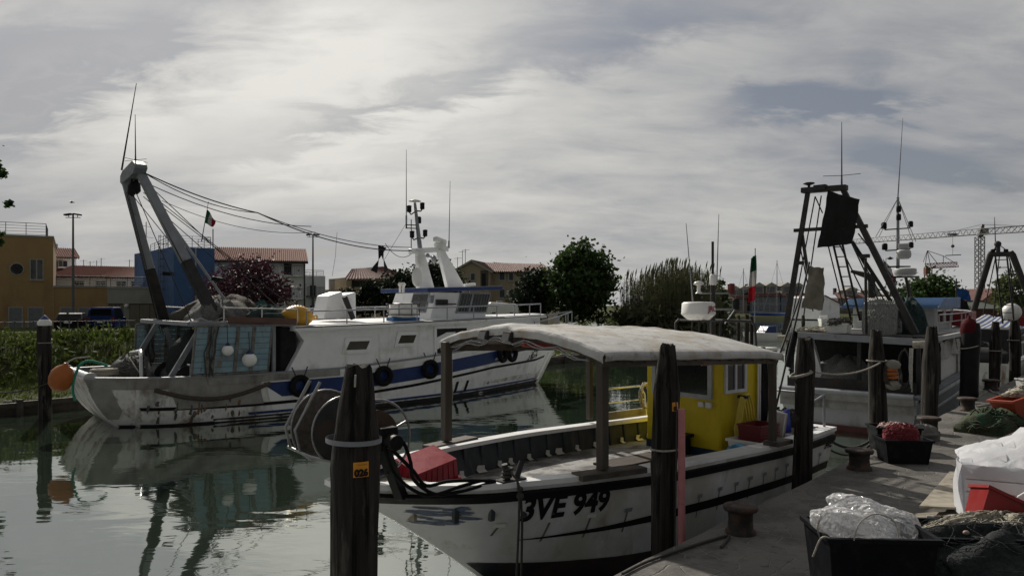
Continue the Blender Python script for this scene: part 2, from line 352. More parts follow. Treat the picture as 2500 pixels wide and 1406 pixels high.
m_leafpurple = M('purple_plum_leaves', (.045, .012, .022), .6, var=.5, sc=1.2, bump=0, trans=.3)
m_reed = M('reed_stems', (.10, .105, .05), .8, var=.5, sc=1.5, bump=0, trans=.3)
m_grass = M('bank_grass_blades', (.085, .115, .02), .7, var=.45, sc=.6, bump=0, trans=.4)
m_carblack = M('black_car_paint', (.010, .010, .012), .6, var=.2, bump=0, spec=.06)
m_carblue = M('dark_blue_car_paint', (.012, .028, .11), .55, var=.15, bump=0, spec=.1)
m_lampw = M('white_lamp_glass', (.7, .7, .68), .3, var=.05, bump=0)
m_styro = M('white_polystyrene', (.80, .80, .82), .75, var=.04, c2=(.66, .65, .64), f2=.66, sc2=4, bump=.25, bs=90)
def film():
    m = bpy.data.materials.new('clear_plastic_film'); m.use_nodes = True; nt = m.node_tree; N = nt.nodes; L = nt.links; b = N['Principled BSDF']
    b.inputs['Base Color'].default_value = (.85, .86, .88, 1); b.inputs['Roughness'].default_value = .09; b.inputs['Specular IOR Level'].default_value = 1.0
    t = N.new('ShaderNodeBsdfTransparent'); t.inputs[0].default_value = (.95, .95, .95, 1)
    tr = N.new('ShaderNodeBsdfTranslucent'); tr.inputs[0].default_value = (.8, .8, .82, 1)
    m1 = N.new('ShaderNodeMixShader'); m1.inputs[0].default_value = .28; L.new(b.outputs[0], m1.inputs[1]); L.new(tr.outputs[0], m1.inputs[2])
    m2 = N.new('ShaderNodeMixShader'); m2.inputs[0].default_value = .5; L.new(m1.outputs[0], m2.inputs[1]); L.new(t.outputs[0], m2.inputs[2])
    tc = N.new('ShaderNodeTexCoord'); n = N.new('ShaderNodeTexNoise'); n.inputs['Scale'].default_value = 4; n.inputs['Detail'].default_value = 3; L.new(tc.outputs['Object'], n.inputs['Vector'])
    ad = N.new('ShaderNodeVectorMath'); ad.operation = 'MULTIPLY_ADD'; L.new(n.outputs[1], ad.inputs[0]); ad.inputs[1].default_value = (.5, .5, .5); L.new(tc.outputs['Object'], ad.inputs[2])
    mp = N.new('ShaderNodeMapping'); mp.inputs['Scale'].default_value = (1, 2.0, 2.4); mp.inputs['Rotation'].default_value = (.3, .4, .5); L.new(ad.outputs[0], mp.inputs[0])
    vo = N.new('ShaderNodeTexVoronoi'); vo.inputs['Scale'].default_value = 6.5; L.new(mp.outputs[0], vo.inputs['Vector'])
    bp = N.new('ShaderNodeBump'); bp.inputs['Strength'].default_value = 1.0; bp.inputs['Distance'].default_value = .06; L.new(vo.outputs['Distance'], bp.inputs['Height'])
    lw = N.new('ShaderNodeLayerWeight'); lw.inputs[0].default_value = .35; L.new(bp.outputs[0], lw.inputs[1]); fr_ = N.new('ShaderNodeMapRange'); L.new(lw.outputs['Facing'], fr_.inputs[0]); fr_.inputs[3].default_value = .62; fr_.inputs[4].default_value = .1; L.new(fr_.outputs[0], m2.inputs[0])
    for q in (b, tr): L.new(bp.outputs[0], q.inputs['Normal'])
    L.new(m2.outputs[0], N['Material Output'].inputs[0]); return m
m_film = film()
# ================================================================== THE SETTING
def water_mat():
    m = bpy.data.materials.new('canal_water'); m.use_nodes = True; nt = m.node_tree; N = nt.nodes; L = nt.links
    N.remove(N['Principled BSDF'])
    tc = N.new('ShaderNodeTexCoord')
    def noise(sc, st, det, dist, rz=0):
        mp = N.new('ShaderNodeMapping'); mp.inputs['Scale'].default_value = st; mp.inputs['Rotation'].default_value = (0, 0, rz); L.new(tc.outputs['Object'], mp.inputs[0])
        n = N.new('ShaderNodeTexNoise'); n.inputs['Scale'].default_value = sc; n.inputs['Detail'].default_value = det; n.inputs['Distortion'].default_value = dist
        L.new(mp.outputs[0], n.inputs['Vector']); return n.outputs[0]
    def mth(op, a, b):
        n = N.new('ShaderNodeMath'); n.operation = op
        for i, v in enumerate((a, b)):
            if isinstance(v, (int, float)): n.inputs[i].default_value = v
            else: L.new(v, n.inputs[i])
        return n.outputs[0]
    # calm and rippled patches
    patch = N.new('ShaderNodeMapRange'); L.new(noise(.10, (1, 1.6, 1), 3, .8), patch.inputs[0]); patch.inputs[1].default_value = .42; patch.inputs[2].default_value = .62
    patch.inputs[3].default_value = .25; patch.inputs[4].default_value = 1
    h = mth('ADD', mth('MULTIPLY', noise(.55, (.7, 1.3, 1), 2, .6), 1.0), mth('MULTIPLY', noise(2.2, (.6, 1.5, 1), 2, .8), .16))
    h = mth('ADD', h, mth('MULTIPLY', mth('MULTIPLY', noise(9, (.6, 1.6, 1), 2, .5), .018), patch.outputs[0]))
    bp = N.new('ShaderNodeBump'); bp.inputs['Strength'].default_value = 1; bp.inputs['Distance'].default_value = .013; L.new(h, bp.inputs['Height'])
    df = N.new('ShaderNodeBsdfDiffuse'); df.inputs[0].default_value = (.024, .037, .026, 1)
    gl = N.new('ShaderNodeBsdfGlossy'); gl.inputs['Roughness'].default_value = .025; gl.inputs[0].default_value = (.89, .915, .87, 1)
    lw = N.new('ShaderNodeFresnel'); lw.inputs[0].default_value = 1.5; L.new(bp.outputs[0], lw.inputs[1]); fm = N.new('ShaderNodeMapRange'); L.new(lw.outputs[0], fm.inputs[0]); fm.inputs[3].default_value = .38; fm.inputs[4].default_value = 1.0; L.new(bp.outputs[0], gl.inputs['Normal'])
    ms = N.new('ShaderNodeMixShader'); L.new(fm.outputs[0], ms.inputs[0]); L.new(df.outputs[0], ms.inputs[1]); L.new(gl.outputs[0], ms.inputs[2])
    L.new(ms.outputs[0], N['Material Output'].inputs[0]); return m
wb = MB(); wb.add([(-400, -60, 0), (600, -60, 0), (600, 190, 0), (-400, 190, 0)], [(0, 1, 2, 3)])
struct('water', wb, water_mat())

def paving_mat():
    m = bpy.data.materials.new('crazy_paving'); m.use_nodes = True; nt = m.node_tree; N = nt.nodes; L = nt.links; b = N['Principled BSDF']
    tc = N.new('ShaderNodeTexCoord'); wn = N.new('ShaderNodeTexNoise'); wn.inputs['Scale'].default_value = 2.5; wn.inputs['Detail'].default_value = 4
    L.new(tc.outputs['Object'], wn.inputs['Vector'])
    ad = N.new('ShaderNodeVectorMath'); ad.operation = 'MULTIPLY_ADD'; L.new(wn.outputs[1], ad.inputs[0]); ad.inputs[1].default_value = (.22, .22, 0); L.new(tc.outputs['Object'], ad.inputs[2])
    def vor(feat):
        v = N.new('ShaderNodeTexVoronoi'); v.feature = feat; v.voronoi_dimensions = '2D'; v.inputs['Scale'].default_value = 3.6; L.new(ad.outputs[0], v.inputs['Vector']); return v
    ve = vor('DISTANCE_TO_EDGE'); vc = vor('F1')
    def rng(f, a, c, lo=0, hi=1):
        r = N.new('ShaderNodeMapRange'); L.new(f, r.inputs[0]); r.inputs[1].default_value = a; r.inputs[2].default_value = c; r.inputs[3].default_value = lo; r.inputs[4].default_value = hi; return r.outputs[0]
    def nz(sc, det=6):
        n = N.new('ShaderNodeTexNoise'); n.inputs['Scale'].default_value = sc; n.inputs['Detail'].default_value = det; n.inputs['Roughness'].default_value = .65
        L.new(tc.outputs['Object'], n.inputs['Vector']); return n.outputs[0]
    def mix(f, a, c):
        x = N.new('ShaderNodeMix'); x.data_type = 'RGBA'; L.new(f, x.inputs[0])
        for i, v in ((6, a), (7, c)):
            if isinstance(v, tuple): x.inputs[i].default_value = (*v, 1)
            else: L.new(v, x.inputs[i])
        return x.outputs[2]
    sp = N.new('ShaderNodeSeparateColor'); L.new(vc.outputs['Color'], sp.inputs[0])
    c = mix(sp.outputs[0], (.115, .11, .10), (.15, .142, .13))
    c = mix(rng(nz(1.1), .5, .62), c, (.075, .072, .068)); c = mix(rng(nz(7), .56, .68), c, (.06, .057, .054))
    c = mix(rng(ve.outputs[0], .008, .03), (.175, .17, .16), c)
    L.new(c, b.inputs['Base Color']); b.inputs['Roughness'].default_value = .8; b.inputs['Specular IOR Level'].default_value = .25
    mm = N.new('ShaderNodeMath'); mm.operation = 'ADD'; L.new(rng(ve.outputs[0], 0, .05, 0, .6), mm.inputs[0])
    ml = N.new('ShaderNodeMath'); ml.operation = 'MULTIPLY'; L.new(nz(14), ml.inputs[0]); ml.inputs[1].default_value = .9; L.new(ml.outputs[0], mm.inputs[1])
    bp = N.new('ShaderNodeBump'); bp.inputs['Strength'].default_value = .7; bp.inputs['Distance'].default_value = .025; L.new(mm.outputs[0], bp.inputs['Height']); L.new(bp.outputs[0], b.inputs['Normal'])
    return m
QZ = 1.12
m_quaywall = M('quay_wall_stone', (.06, .058, .052), .85, var=.4, sc=2, c2=(.02, .026, .018), f2=.52, sc2=1.3, bump=.6, bs=8)
qb = MB(); n = 160
for i in range(n):                               # slightly ragged edge
    pass
ed = [(-9+90*i/n, rnd.uniform(-.02, .03)) for i in range(n+1)]
top = [QF.w(x, y, QZ) for x, y in ed]; bot = [QF.w(x, y+.02, -1.2) for x, y in ed]; low = [QF.w(x, y, QZ-.22) for x, y in ed]
back = [QF.w(x, -30, QZ) for x, y in ed]
qb.grid([top, back], False); qb.cm = 1; qb.grid([top, low], False); qb.grid([low, bot], False)
qo = struct('quay', qb, [paving_mat(), m_quaywall])

# the far bank of the canal: revetment, berm, levee, lane
m_earth = M('grassy_earth', (.055, .072, .02), .95, var=.5, sc=1.2, c2=(.06, .05, .035), f2=.6, sc2=.8, bump=1, bs=6, spec=.03)
m_lane = M('lane_asphalt', (.06, .06, .06), .9, var=.2, bump=.3)
BT = 24.0
def crest(s): return tab([(-70, 2.28), (22, 2.28), (34, 1.7), (60, 1.35)], s)
prof = lambda s: [(BT, .3), (BT+.8, .42), (BT+2.6, .75), (BT+4.3, min(1.9, crest(s)*.85)), (BT+5.6, crest(s)), (BT+7.5, crest(s)), (BT+11, 1.45), (BT+14, 1.4), (BT+290, 1.4)]
SS = [-70+3.1*i for i in range(41)]
bk = MB(); rows = []
for s_ in SS:
    endf = 0 if s_ < 50 else (s_-50)*.0
    rows.append([QF.w(s_, t+rnd.uniform(-.12, .12)*(0 < k < 7), z+rnd.uniform(-.06, .06)*(1 < k < 7)) for k, (t, z) in enumerate(prof(s_))])
bk.grid(rows)
endr = rows[-1]; bk.grid([endr, [Vector((p.x+.3, p.y+.2, -1)) for p in endr]], False)
struct('grass_bank', bk, m_earth)
# timber revetment
rv = MB()
for i in range(34):
    s0 = -70+3.6*i; rv.add([], [])
    rv.beam(QF.w(s0, BT-.06, .34), QF.w(s0+3.58, BT-.06, .34+rnd.uniform(-.03, .03)), .14, .16)
    rv.beam(QF.w(s0, BT+.02, .12), QF.w(s0+3.58, BT+.02, .12), .06, .5); rv.beam(QF.w(s0, BT-.16, -1), QF.w(s0, BT-.16, .5), .14, .14)
solo('timber_revetment', rv, M('wet_revetment_wood', (.05, .043, .036), .8, var=.4, sc=4, bump=.5), 'dark timber revetment holding the grassy bank along the far waterline', 'retaining wall')
# grass tufts
def tuft(mb, p, h, n, r, rn):
    for _ in range(n):
        a = rn.uniform(0, 6.28); q = p+Vector((rn.uniform(-r, r), rn.uniform(-r, r), -.03)); l = Vector((math.cos(a), math.sin(a), 0))*h*rn.uniform(.1, .6)
        hh = h*rn.uniform(.5, 1.2); w = Vector((-math.sin(a), math.cos(a), 0))*.018*rn.uniform(.8, 2.2)
        mb.add([q-w, q+w, q+l*.5+w*.6+Vector((0, 0, hh*.6)), q+l+Vector((0, 0, hh))], [(0, 1, 2, 3)])
gb = MB(); rg = random.Random(5)
for i in range(5200):
    s_ = rg.uniform(-14, 56); pr = prof(s_); t = rg.choice([rg.uniform(BT+.3, BT+2.6), rg.uniform(BT+2.4, BT+8.5), rg.uniform(BT+4.8, BT+7)])
    tuft(gb, QF.w(s_, t, tab(pr, t)), .15 if t < BT+2.5 else .2, 9, .3, rg)
tag(mesh_obj('bank_grass', gb, m_grass), 'rough green grass growing over the bank beyond the canal', None, None, 'stuff')
rk = MB(); rg = random.Random(9)
for i in range(240):
    s_ = rg.uniform(-12, 50); c = QF.w(s_, BT+rg.uniform(.1, 1.2), .42)
    q = rg.uniform(.06, .2); rk.ball(c, q, 6, 4, (1, rg.uniform(.6, 1.2), .6), Matrix.Rotation(rg.uniform(0, 3), 3, 'Z'))
tag(mesh_obj('shore_stones', rk, M('pale_stone', (.24, .23, .21), .85, var=.4, bump=.5)), 'pale stones scattered along the foot of the bank', None, None, 'stuff')
# far land beyond the lagoon
fl = MB()
fl.add([(-120, 182, -.5), (700, 182, -.5), (700, 184, .7), (-120, 184, .7), (-400, 190, 1.2), (900, 190, 1.2), (3500, 4000, 1.2), (-3500, 4000, 1.2)],
       [(0, 1, 2, 3), (3, 2, 5, 4), (4, 5, 6, 7)])
struct('far_ground', fl, M('far_meadow', (.065, .075, .035), .95, var=.35, sc=.15, c2=(.08, .07, .05), f2=.6, sc2=.1, bump=0, spec=.03))
# ================================================================== HULLS
class Hull:
    """p runs 0 (stem) .. 1 (stern), z is height; side -1 near, +1 far."""
    def __init__(s, stem, stern, sheer, hbg, hbw, gshape, wshape, zb=-.5):
        s.stem, s.stern, s.sheer, s.hbg, s.hbw, s.gs, s.ws, s.zb = stem, stern, sheer, hbg, hbw, gshape, wshape, zb
    def top(s, p): return tab(s.sheer, p)
    def S(s, p, z, side, off=0):
        x = lerp(tab(s.stem, z), tab(s.stern, z), p); T_ = s.top(p); w = max(0, min(1, z/T_)) if z > 0 else 0
        w = w**.8; hb = lerp(s.hbw*stab(s.ws, p), s.hbg*stab(s.gs, p), w)
        if z < 0: hb *= 1+z*.35
        v = Vector((x, side*max(hb, .012), z))
        if off:
            e = .004; a = s.S(min(1, p+e), z, side); b = s.S(max(0, p-e), z, side); c = s.S(p, z-.03, side)
            n = (a-b).cross(v-c); n = n.normalized() if n.length > 0 else Vector((0, side, 0))
            if n.y*side < 0: n = -n
            v = v+n*off
        return v
    def p_at(s, x, z):
        lo, hi = tab(s.stem, z), tab(s.stern, z); return (x-lo)/(hi-lo)
    def shell(s, n=40, k=12, zt=0):
        mb = MB(); P_ = [i/n for i in range(n+1)]
        for side in (-1, 1):
            mb.grid([[s.S(p, lerp(s.zb, s.top(p)+zt, j/k), side) for j in range(k+1)] for p in P_], True)
        zs = [lerp(s.zb, s.top(1)+zt, j/k) for j in range(k+1)]
        mb.grid([[s.S(1, z, -1) for z in zs], [s.S(1, z, 0) for z in zs], [s.S(1, z, 1) for z in zs]], False)
        mb.grid([[s.S(0, z, -1) for z in zs], [s.S(0, z, 1) for z in zs]], True)
        return mb
    def strip(s, mb, p0, p1, z0, z1, off, side=-1, n=30, th=0):
        """band between z0(p) and z1(p) lying on the planks"""
        f = lambda q, p: q(p) if callable(q) else q
        rows = []
        for i in range(n+1):
            p = lerp(p0, p1, i/n); a, b = f(z0, p), f(z1, p)
            rows.append([s.S(p, lerp(a, b, j/4), side, off) for j in range(5)])
        mb.grid(rows, True)
        if th:
            for j in (0, 4): mb.grid([[r[j] for r in rows], [s.S(lerp(p0, p1, i/n), f((z0, z1)[j // 4], lerp(p0, p1, i/n)), side, -.02) for i, r in enumerate(rows)]], True)
        return mb
    def vquad(s, mb, x0, x1, z0, z1, off, side=-1):
        g = lambda x, z: s.S(s.p_at(x, z), z, side, off)
        return mb.grid([[g(lerp(x0, x1, i/2), lerp(z0, z1, j/3)) for j in range(4)] for i in range(3)], True)
    def cap(s, mb, w=.2, h=.05, p0=0, p1=1, n=40, out=.04, dz=0):
        for side in (-1, 1):
            rows = []
            for i in range(n+1):
                p = lerp(p0, p1, i/n); q = s.S(p, s.top(p), side); i_ = Vector((q.x, side*max(.0, abs(q.y)-w), q.z)); o = Vector((q.x, side*(abs(q.y)+out), q.z))
                d = Vector((0, 0, h)); z0 = Vector((0, 0, dz))
                rows.append([i_+z0, o+z0, o+z0+d, i_+z0+d, i_+z0])
            mb.grid(rows, False); mb.add(rows[0][:4], [(0, 1, 2, 3)]); mb.add(rows[-1][:4], [(3, 2, 1, 0)])
        return mb
    def inner(s, mb, z0, p0, p1, th=.1, n=40):
        for side in (-1, 1):
            rows = []
            for i in range(n+1):
                p = lerp(p0, p1, i/n); r = []
                for z in (z0, (z0+s.top(p))/2, s.top(p)):
                    q = s.S(p, z, side); r.append(Vector((q.x, side*max(.0, abs(q.y)-th), z)))
                rows.append(r)
            mb.grid(rows, True)
        return mb
    def deck(s, mb, z, p0, p1, th=.05, n=40):
        zf = z if callable(z) else (lambda p: z)
        rows = []
        for i in range(n+1):
            p = lerp(p0, p1, i/n); q = s.S(p, zf(p), 1); b = max(.005, q.y-th); rows.append([Vector((q.x, b*k, zf(p)+.02*(1-k*k))) for k in (-1, -.5, 0, .5, 1)])
        return mb.grid(rows, True)
def rail(mb, pts, h, r=.022, every=1.2, mids=(.5,), drop=None):
    """hand rail through pts (top of deck), posts about every metre"""
    pts = [Vector(p) for p in pts]; up = Vector((0, 0, h))
    mb.tube([p+up for p in pts], r, 8)
    for m_ in mids: mb.tube([p+up*m_ for p in pts], r*.6, 6)
    for a, b in zip(pts, pts[1:]):
        n = max(1, round((b-a).length/every))
        for i in range(n): mb.tube([a.lerp(b, i/n), a.lerp(b, i/n)+up], r*.85, 6)
    mb.tube([pts[-1], pts[-1]+up], r*.85, 6)
def sag(a, b, d, n=12): a, b = Vector(a), Vector(b); return [a.lerp(b, i/n)-Vector((0, 0, d*4*(i/n)*(1-i/n))) for i in range(n+1)]
def ladder(mb, a, b, side, n, r=.03, rr=.018):
    a, b, s_ = Vector(a), Vector(b), Vector(side)/2; mb.tube([a-s_, b-s_], r, 6); mb.tube([a+s_, b+s_], r, 6)
    for i in range(n): q = a.lerp(b, (i+.5)/n); mb.tube([q-s_, q+s_], rr, 6)
def tyre(mb, c, m, ro=.34, w=.2): mb.torus(c, ro-w*.5, w*.5, m, 24, 9)
def heap(mb, c, rx, ry, h, seed, n=26, k=12, rough=.16, base=0):
    r_ = random.Random(seed); ph = [r_.uniform(0, 6.28) for _ in range(8)]; c = Vector(c); rows = []
    for i in range(k+1):
        t = i/k; row = []
        for j in range(n+1):
            a = 6.2832*j/n; f = 1+rough*(math.sin(3*a+ph[0]+2*t)+.6*math.sin(7*a+ph[1]-5*t)+.5*math.sin(11*a+ph[2]+9*t))
            z = h*max(0,math.cos(t*1.5708))**.8*(1+rough*.9*math.sin(5*a+ph[3]+6*t)*(t > 0)*(t < .95)+rough*.6*math.sin(9*a+ph[4])*t*(1-t)*3)
            q = math.sin(t*1.5708)**.9; row.append(c+Vector((rx*q*f*math.cos(a), ry*q*f*math.sin(a), z+base*(1-t))))
        row[-1] = row[0]; rows.append(row)
    return mb.grid(rows, True)
def crinkle(mb, i0, amp, sc, seed, ridge=True, z0=None):
    """push the vertices from i0 on along folds of a noise field"""
    o = Vector((seed*3.7, seed*1.3, seed*.9)); c = sum((Vector(v) for v in mb.v[i0:]), Vector())/max(1, len(mb.v)-i0)
    for i in range(i0, len(mb.v)):
        v = Vector(mb.v[i]); n = 0
        for k, a in ((1, 1), (2.1, .5), (4.3, .28)):
            q = mn.noise(v*sc*k+o); n += a*((1-2*abs(q))-.5 if ridge else q)
        d = (v-c).normalized(); v = v+d*n*amp
        if z0 is not None and v.z < z0: v.z = z0
        mb.v[i] = tuple(v)
    return mb
def coil(mb, c, r, rr, turns, seed, m=None, dz=.03):
    q = random.Random(seed); pts = []; m = m or Matrix.Identity(3); c = Vector(c)
    for i in range(turns*14):
        a = 6.2832*i/14; k = r*(1+q.uniform(-.08, .08)); pts.append(c+m @ Vector((k*math.cos(a), k*math.sin(a), dz*i/14+q.uniform(-.008, .008))))
    return mb.tube(pts, rr, 6)
def strands(mb, c, rx, ry, h, n, r, seed, lo=.0):
    """loose cords lying over a heap"""
    q = random.Random(seed); c = Vector(c)
    for _ in range(n):
        a = q.uniform(0, 6.28); da = q.uniform(.5, 1.8)*q.choice((-1, 1)); t = q.uniform(.2, .9); pts = []
        for i in range(7):
            aa = a+da*i/6; tt = min(1, max(.05, t+q.uniform(-.12, .12))); rr_ = math.sin(tt*1.5708)
            pts.append(c+Vector((rx*rr_*math.cos(aa), ry*rr_*math.sin(aa), h*max(0,math.cos(tt*1.5708))**.8+r+q.uniform(0, .05)+lo)))
        mb.tube(smooth(pts, 3), r, 5)
    return mb

# ================================================================== THE BLUE AND WHITE TRAWLER
TF = Fr((-11.94, 22.96, 0), math.atan2(.64, .77))
TH_ = Hull([(-.5, 16.6), (0, 17.0), (.34, 17.28), (1.4, 17.96), (2.0, 18.55), (2.7, 19.5)], [(-.5, -.1), (0, -.55), (.3, -.85), (.7, -1.12), (1.5, -1.5)],
           [(0, 2.62), (.08, 2.3), (.28, 1.93), (.47, 1.6), (.62, 1.42), (.8, 1.38), (.93, 1.42), (1, 1.46)], 2.98, 2.75,
           [(0, .01), (.04, .17), (.1, .36), (.2, .6), (.3, .78), (.42, .92), (.55, .99), (.75, 1), (.88, .96), (.95, .86), (1, .62)],
           [(0, .01), (.06, .16), (.14, .34), (.26, .62), (.4, .86), (.55, .98), (.75, 1), (.88, .92), (.95, .8), (1, .5)])
tr = thing('trawler', 'big blue and white trawler with rusty grey stern and tall steel gantry across the canal', 'fishing boat', TF)
hull_t = part('hull', TH_.shell(54, 14), m_white_worn, tr)
top = TH_.top
mb = MB(); TH_.strip(mb, .015, .86, -.45, lambda p: .13+.1*max(0, .3-p), .006); TH_.strip(mb, .86, .995, -.45, .06, .006); part('boot_top', mb, m_boot, hull_t)
mb = MB(); TH_.strip(mb, .125, .735, lambda p: top(p)-.80+.1*p+max(0, .16-p)*12, lambda p: top(p)-.26, .008, n=50); part('blue_band', mb, m_navy, hull_t)
mb = MB(); TH_.strip(mb, .735, .762, lambda p: top(p)-.7265+(p-.735)*15, lambda p: top(p)-.26, .008, n=12)
mb.v and part('blue_band', mb, m_navy, hull_t)
mb = MB(); TH_.strip(mb, .04, .95, lambda p: top(p)-1.05+.12*p-1.2*max(0, .25-p), lambda p: top(p)-.95+.12*p-1.2*max(0, .25-p), .009, n=50); part('black_stripe', mb, m_black, hull_t)
mb = MB(); TH_.strip(mb, .03, .80, lambda p: .17+.1*max(0, .3-p), lambda p: .25+.1*max(0, .3-p), .009, n=50); part('blue_line', mb, m_navy, hull_t)
mb = MB(); TH_.strip(mb, .845, .998, lambda p: top(p)-.3, top, .012, n=24); TH_.strip(mb, .63, .845, lambda p: top(p)-.2, top, .055, n=24)
TH_.strip(mb, .768, .90, lambda p: .5, lambda p: top(p)-.2, .011, n=24); TH_.strip(mb, .972, .999, lambda p: .25+max(0, .985-p)*20, lambda p: top(p)-.3, .011, n=10); part('grey_worn_panel', mb, m_grey, hull_t)
q = random.Random(12)
for i in range(26):
    a = q.choice((q.uniform(.3, 1.6), q.uniform(-.4, 3.6))); z0 = q.uniform(.15, .7); w_ = q.uniform(.015, .05); h_ = q.uniform(.08, .34); mb = MB(); pts = []
    for k in range(9): an = 6.2832*k/9; x_ = a+w_*math.cos(an)*q.uniform(.5, 1.4); z_ = z0+h_*.5*math.sin(an)*q.uniform(.6, 1.2); pts.append(TH_.S(TH_.p_at(x_, z_), z_, -1, .0165))
    mb.add(pts, [tuple(range(9))]); part('hull_stain', mb, M('rusty_hull_stain', (.17, .10, .055), .8, var=.5, sc=9, bump=0) if i % 3 == 0 else M('oily_hull_stain', (.095, .09, .083), .75, var=.5, sc=9, bump=0), hull_t)
mb = MB(); TH_.strip(mb, .0, .63, lambda p: top(p)-.1, top, .05, n=50, th=1); part('rubbing_strake', mb, m_white, hull_t)
mb = MB(); TH_.strip(mb, .012, .757, .2, lambda p: top(p)-.02, .004, n=56); part('white_topside', mb, m_white, hull_t)
mb = MB(); TH_.cap(mb, .16, .05, .0, .985, 60); part('cap_rail', mb, m_greysteel, tr)
mb = MB(); TH_.inner(mb, .7, .3, .985, .12); TH_.inner(mb, .7, .02, .3, .12, 14); part('bulwark_lining', mb, m_grey, tr)
mb = MB(); TH_.deck(mb, lambda p: .85 if p > .3 else lerp(2.2, 1.3, p/.3), .03, .99, .1); part('deck', mb, m_grey, tr)
# marks on the bow
mb = MB(); yo = Vector((0, 0, 0))
def on_bow(u, v):
    z = 1.07+v+u*.2; return TH_.S(TH_.p_at(15.48+u+v*.3, z), z, -1, .014)
lettering(mb, '3 VE.916', .62, on_bow, .03, .0, .9, fit=.80, fity=.44); part('registration_letters', mb, m_black, hull_t)
for x in (10.35, 10.98, 11.55): mb = MB(); TH_.strip(mb, TH_.p_at(x, .4), TH_.p_at(x-.15, .4), .2, .62, .012, n=3); part('draught_mark', mb, m_black, hull_t)
# tyres hung as fenders
for a_, dz in ((4.35, .42), (7.35, .40), (9.35, .42), (13.3, .42), (13.95, .45)):
    z = TH_.top(TH_.p_at(a_, 1.5))-dz; q = TH_.S(TH_.p_at(a_, z), z, -1, .12)
    t_ = MB(); yaw = 0 if a_ < 10 else R(22); tyre(t_, q, Matrix.Rotation(yaw, 3, 'Z') @ Matrix.Rotation(R(90), 3, 'X'), .36 if a_ < 13.5 else .4)
    o = part('tyre_fender', t_, m_rubber, tr)
    for dx in (-.2, .2): l_ = MB(); l_.tube([q+Vector((dx*.6, 0, .26)), q+Vector((dx*1.3, .03, .6))], .02, 6); part('lashing', l_, m_ropedark, o)
# deckhouse
def side_y(a, z, ins=.1): return TH_.S(TH_.p_at(a, 1.5), min(z, TH_.top(TH_.p_at(a, 1.5))), -1).y+ins
dh = MB(); xs = [4.45+i*(16.5-4.45)/24 for i in range(25)]
rz_ = lambda a: lerp(2.82, 3.08, (a-4.3)/12.2)
zl = lambda a: TH_.top(TH_.p_at(a, 1.5))-.02
for sgn in (1, -1):
    rows = []
    for i, a in enumerate(xs):
        y = -side_y(a, 3)*sgn*-1; a0 = a if i else 4.0; am = a if i else 4.58
        rows.append([Vector((a0, y, zl(a))), Vector((am, y*.985, lerp(zl(a), rz_(a), .68))), Vector((a if i else 4.3, y*.98, rz_(a)-.1))])
    dh.grid(rows, False)
    if sgn == 1: near_rows = rows
    else: far_rows = rows
for idx in (0, -1): dh.grid([near_rows[idx], far_rows[idx]], False)
deckhouse = part('deckhouse', dh, m_white, tr)
rf = MB(); rows_a = []; rows_b = []
for a in [4.2+i*(16.75-4.2)/24 for i in range(25)]:
    y = side_y(min(a, 16.5), 3)-.16; rows_a.append([Vector((a, y*k, rz_(a)+.05*(1-k*k))) for k in (1, .5, 0, -.5, -1)]); rows_b.append([Vector((a, y*k, rz_(a)-.13)) for k in (1, .5, 0, -.5, -1)])
rf.grid(rows_a, False); rf.grid(rows_b, False, True)
for j in (0, 4): rf.grid([[r[j] for r in rows_a], [r[j] for r in rows_b]], False)
rf.grid([rows_a[0], rows_b[0]], False); rf.grid([rows_a[-1], rows_b[-1]], False); part('upper_deck', rf, m_white, tr)
tm = MB(); tm.tube([r[0]+Vector((0, -.012, -.015)) for r in rows_a], .02, 6); part('deck_edge_trim', tm, m_brownw, tr)
def wall_pt(a, z, off):       # on the near deckhouse wall
    return Vector((a, side_y(a, 3)-off+(z-2)*.02, z))
def side_window(a0, a1, z0, z1, slant, name='window'):
    f = MB(); g = MB(); mid = (a0+a1)/2
    def quad(e, off): return [wall_pt(a0-e, z0-e, off), wall_pt(a1+e, z0-e, off), wall_pt(a1+e+slant, z1+e, off), wall_pt(a0-e+slant, z1+e, off)]
    o_, i_, bk_ = quad(.13, .035), quad(0, .05), quad(.13, -.02)
    f.add(o_+i_+bk_, [(0, 1, 5, 4), (1, 2, 6, 5), (2, 3, 7, 6), (3, 0, 4, 7), (0, 1, 9, 8), (1, 2, 10, 9), (2, 3, 11, 10), (3, 0, 8, 11)])
    w_ = part(name, f, m_white, deckhouse, .012); g.add(quad(.002, .042), [(0, 1, 2, 3)]); part('pane', g, M('green_tinted_glass', (.055, .052, .035), .15, var=.2, bump=0), w_)
side_window(6.0, 6.75, 2.02, 2.3, .14); side_window(8.02, 8.68, 2.17, 2.45, .14)
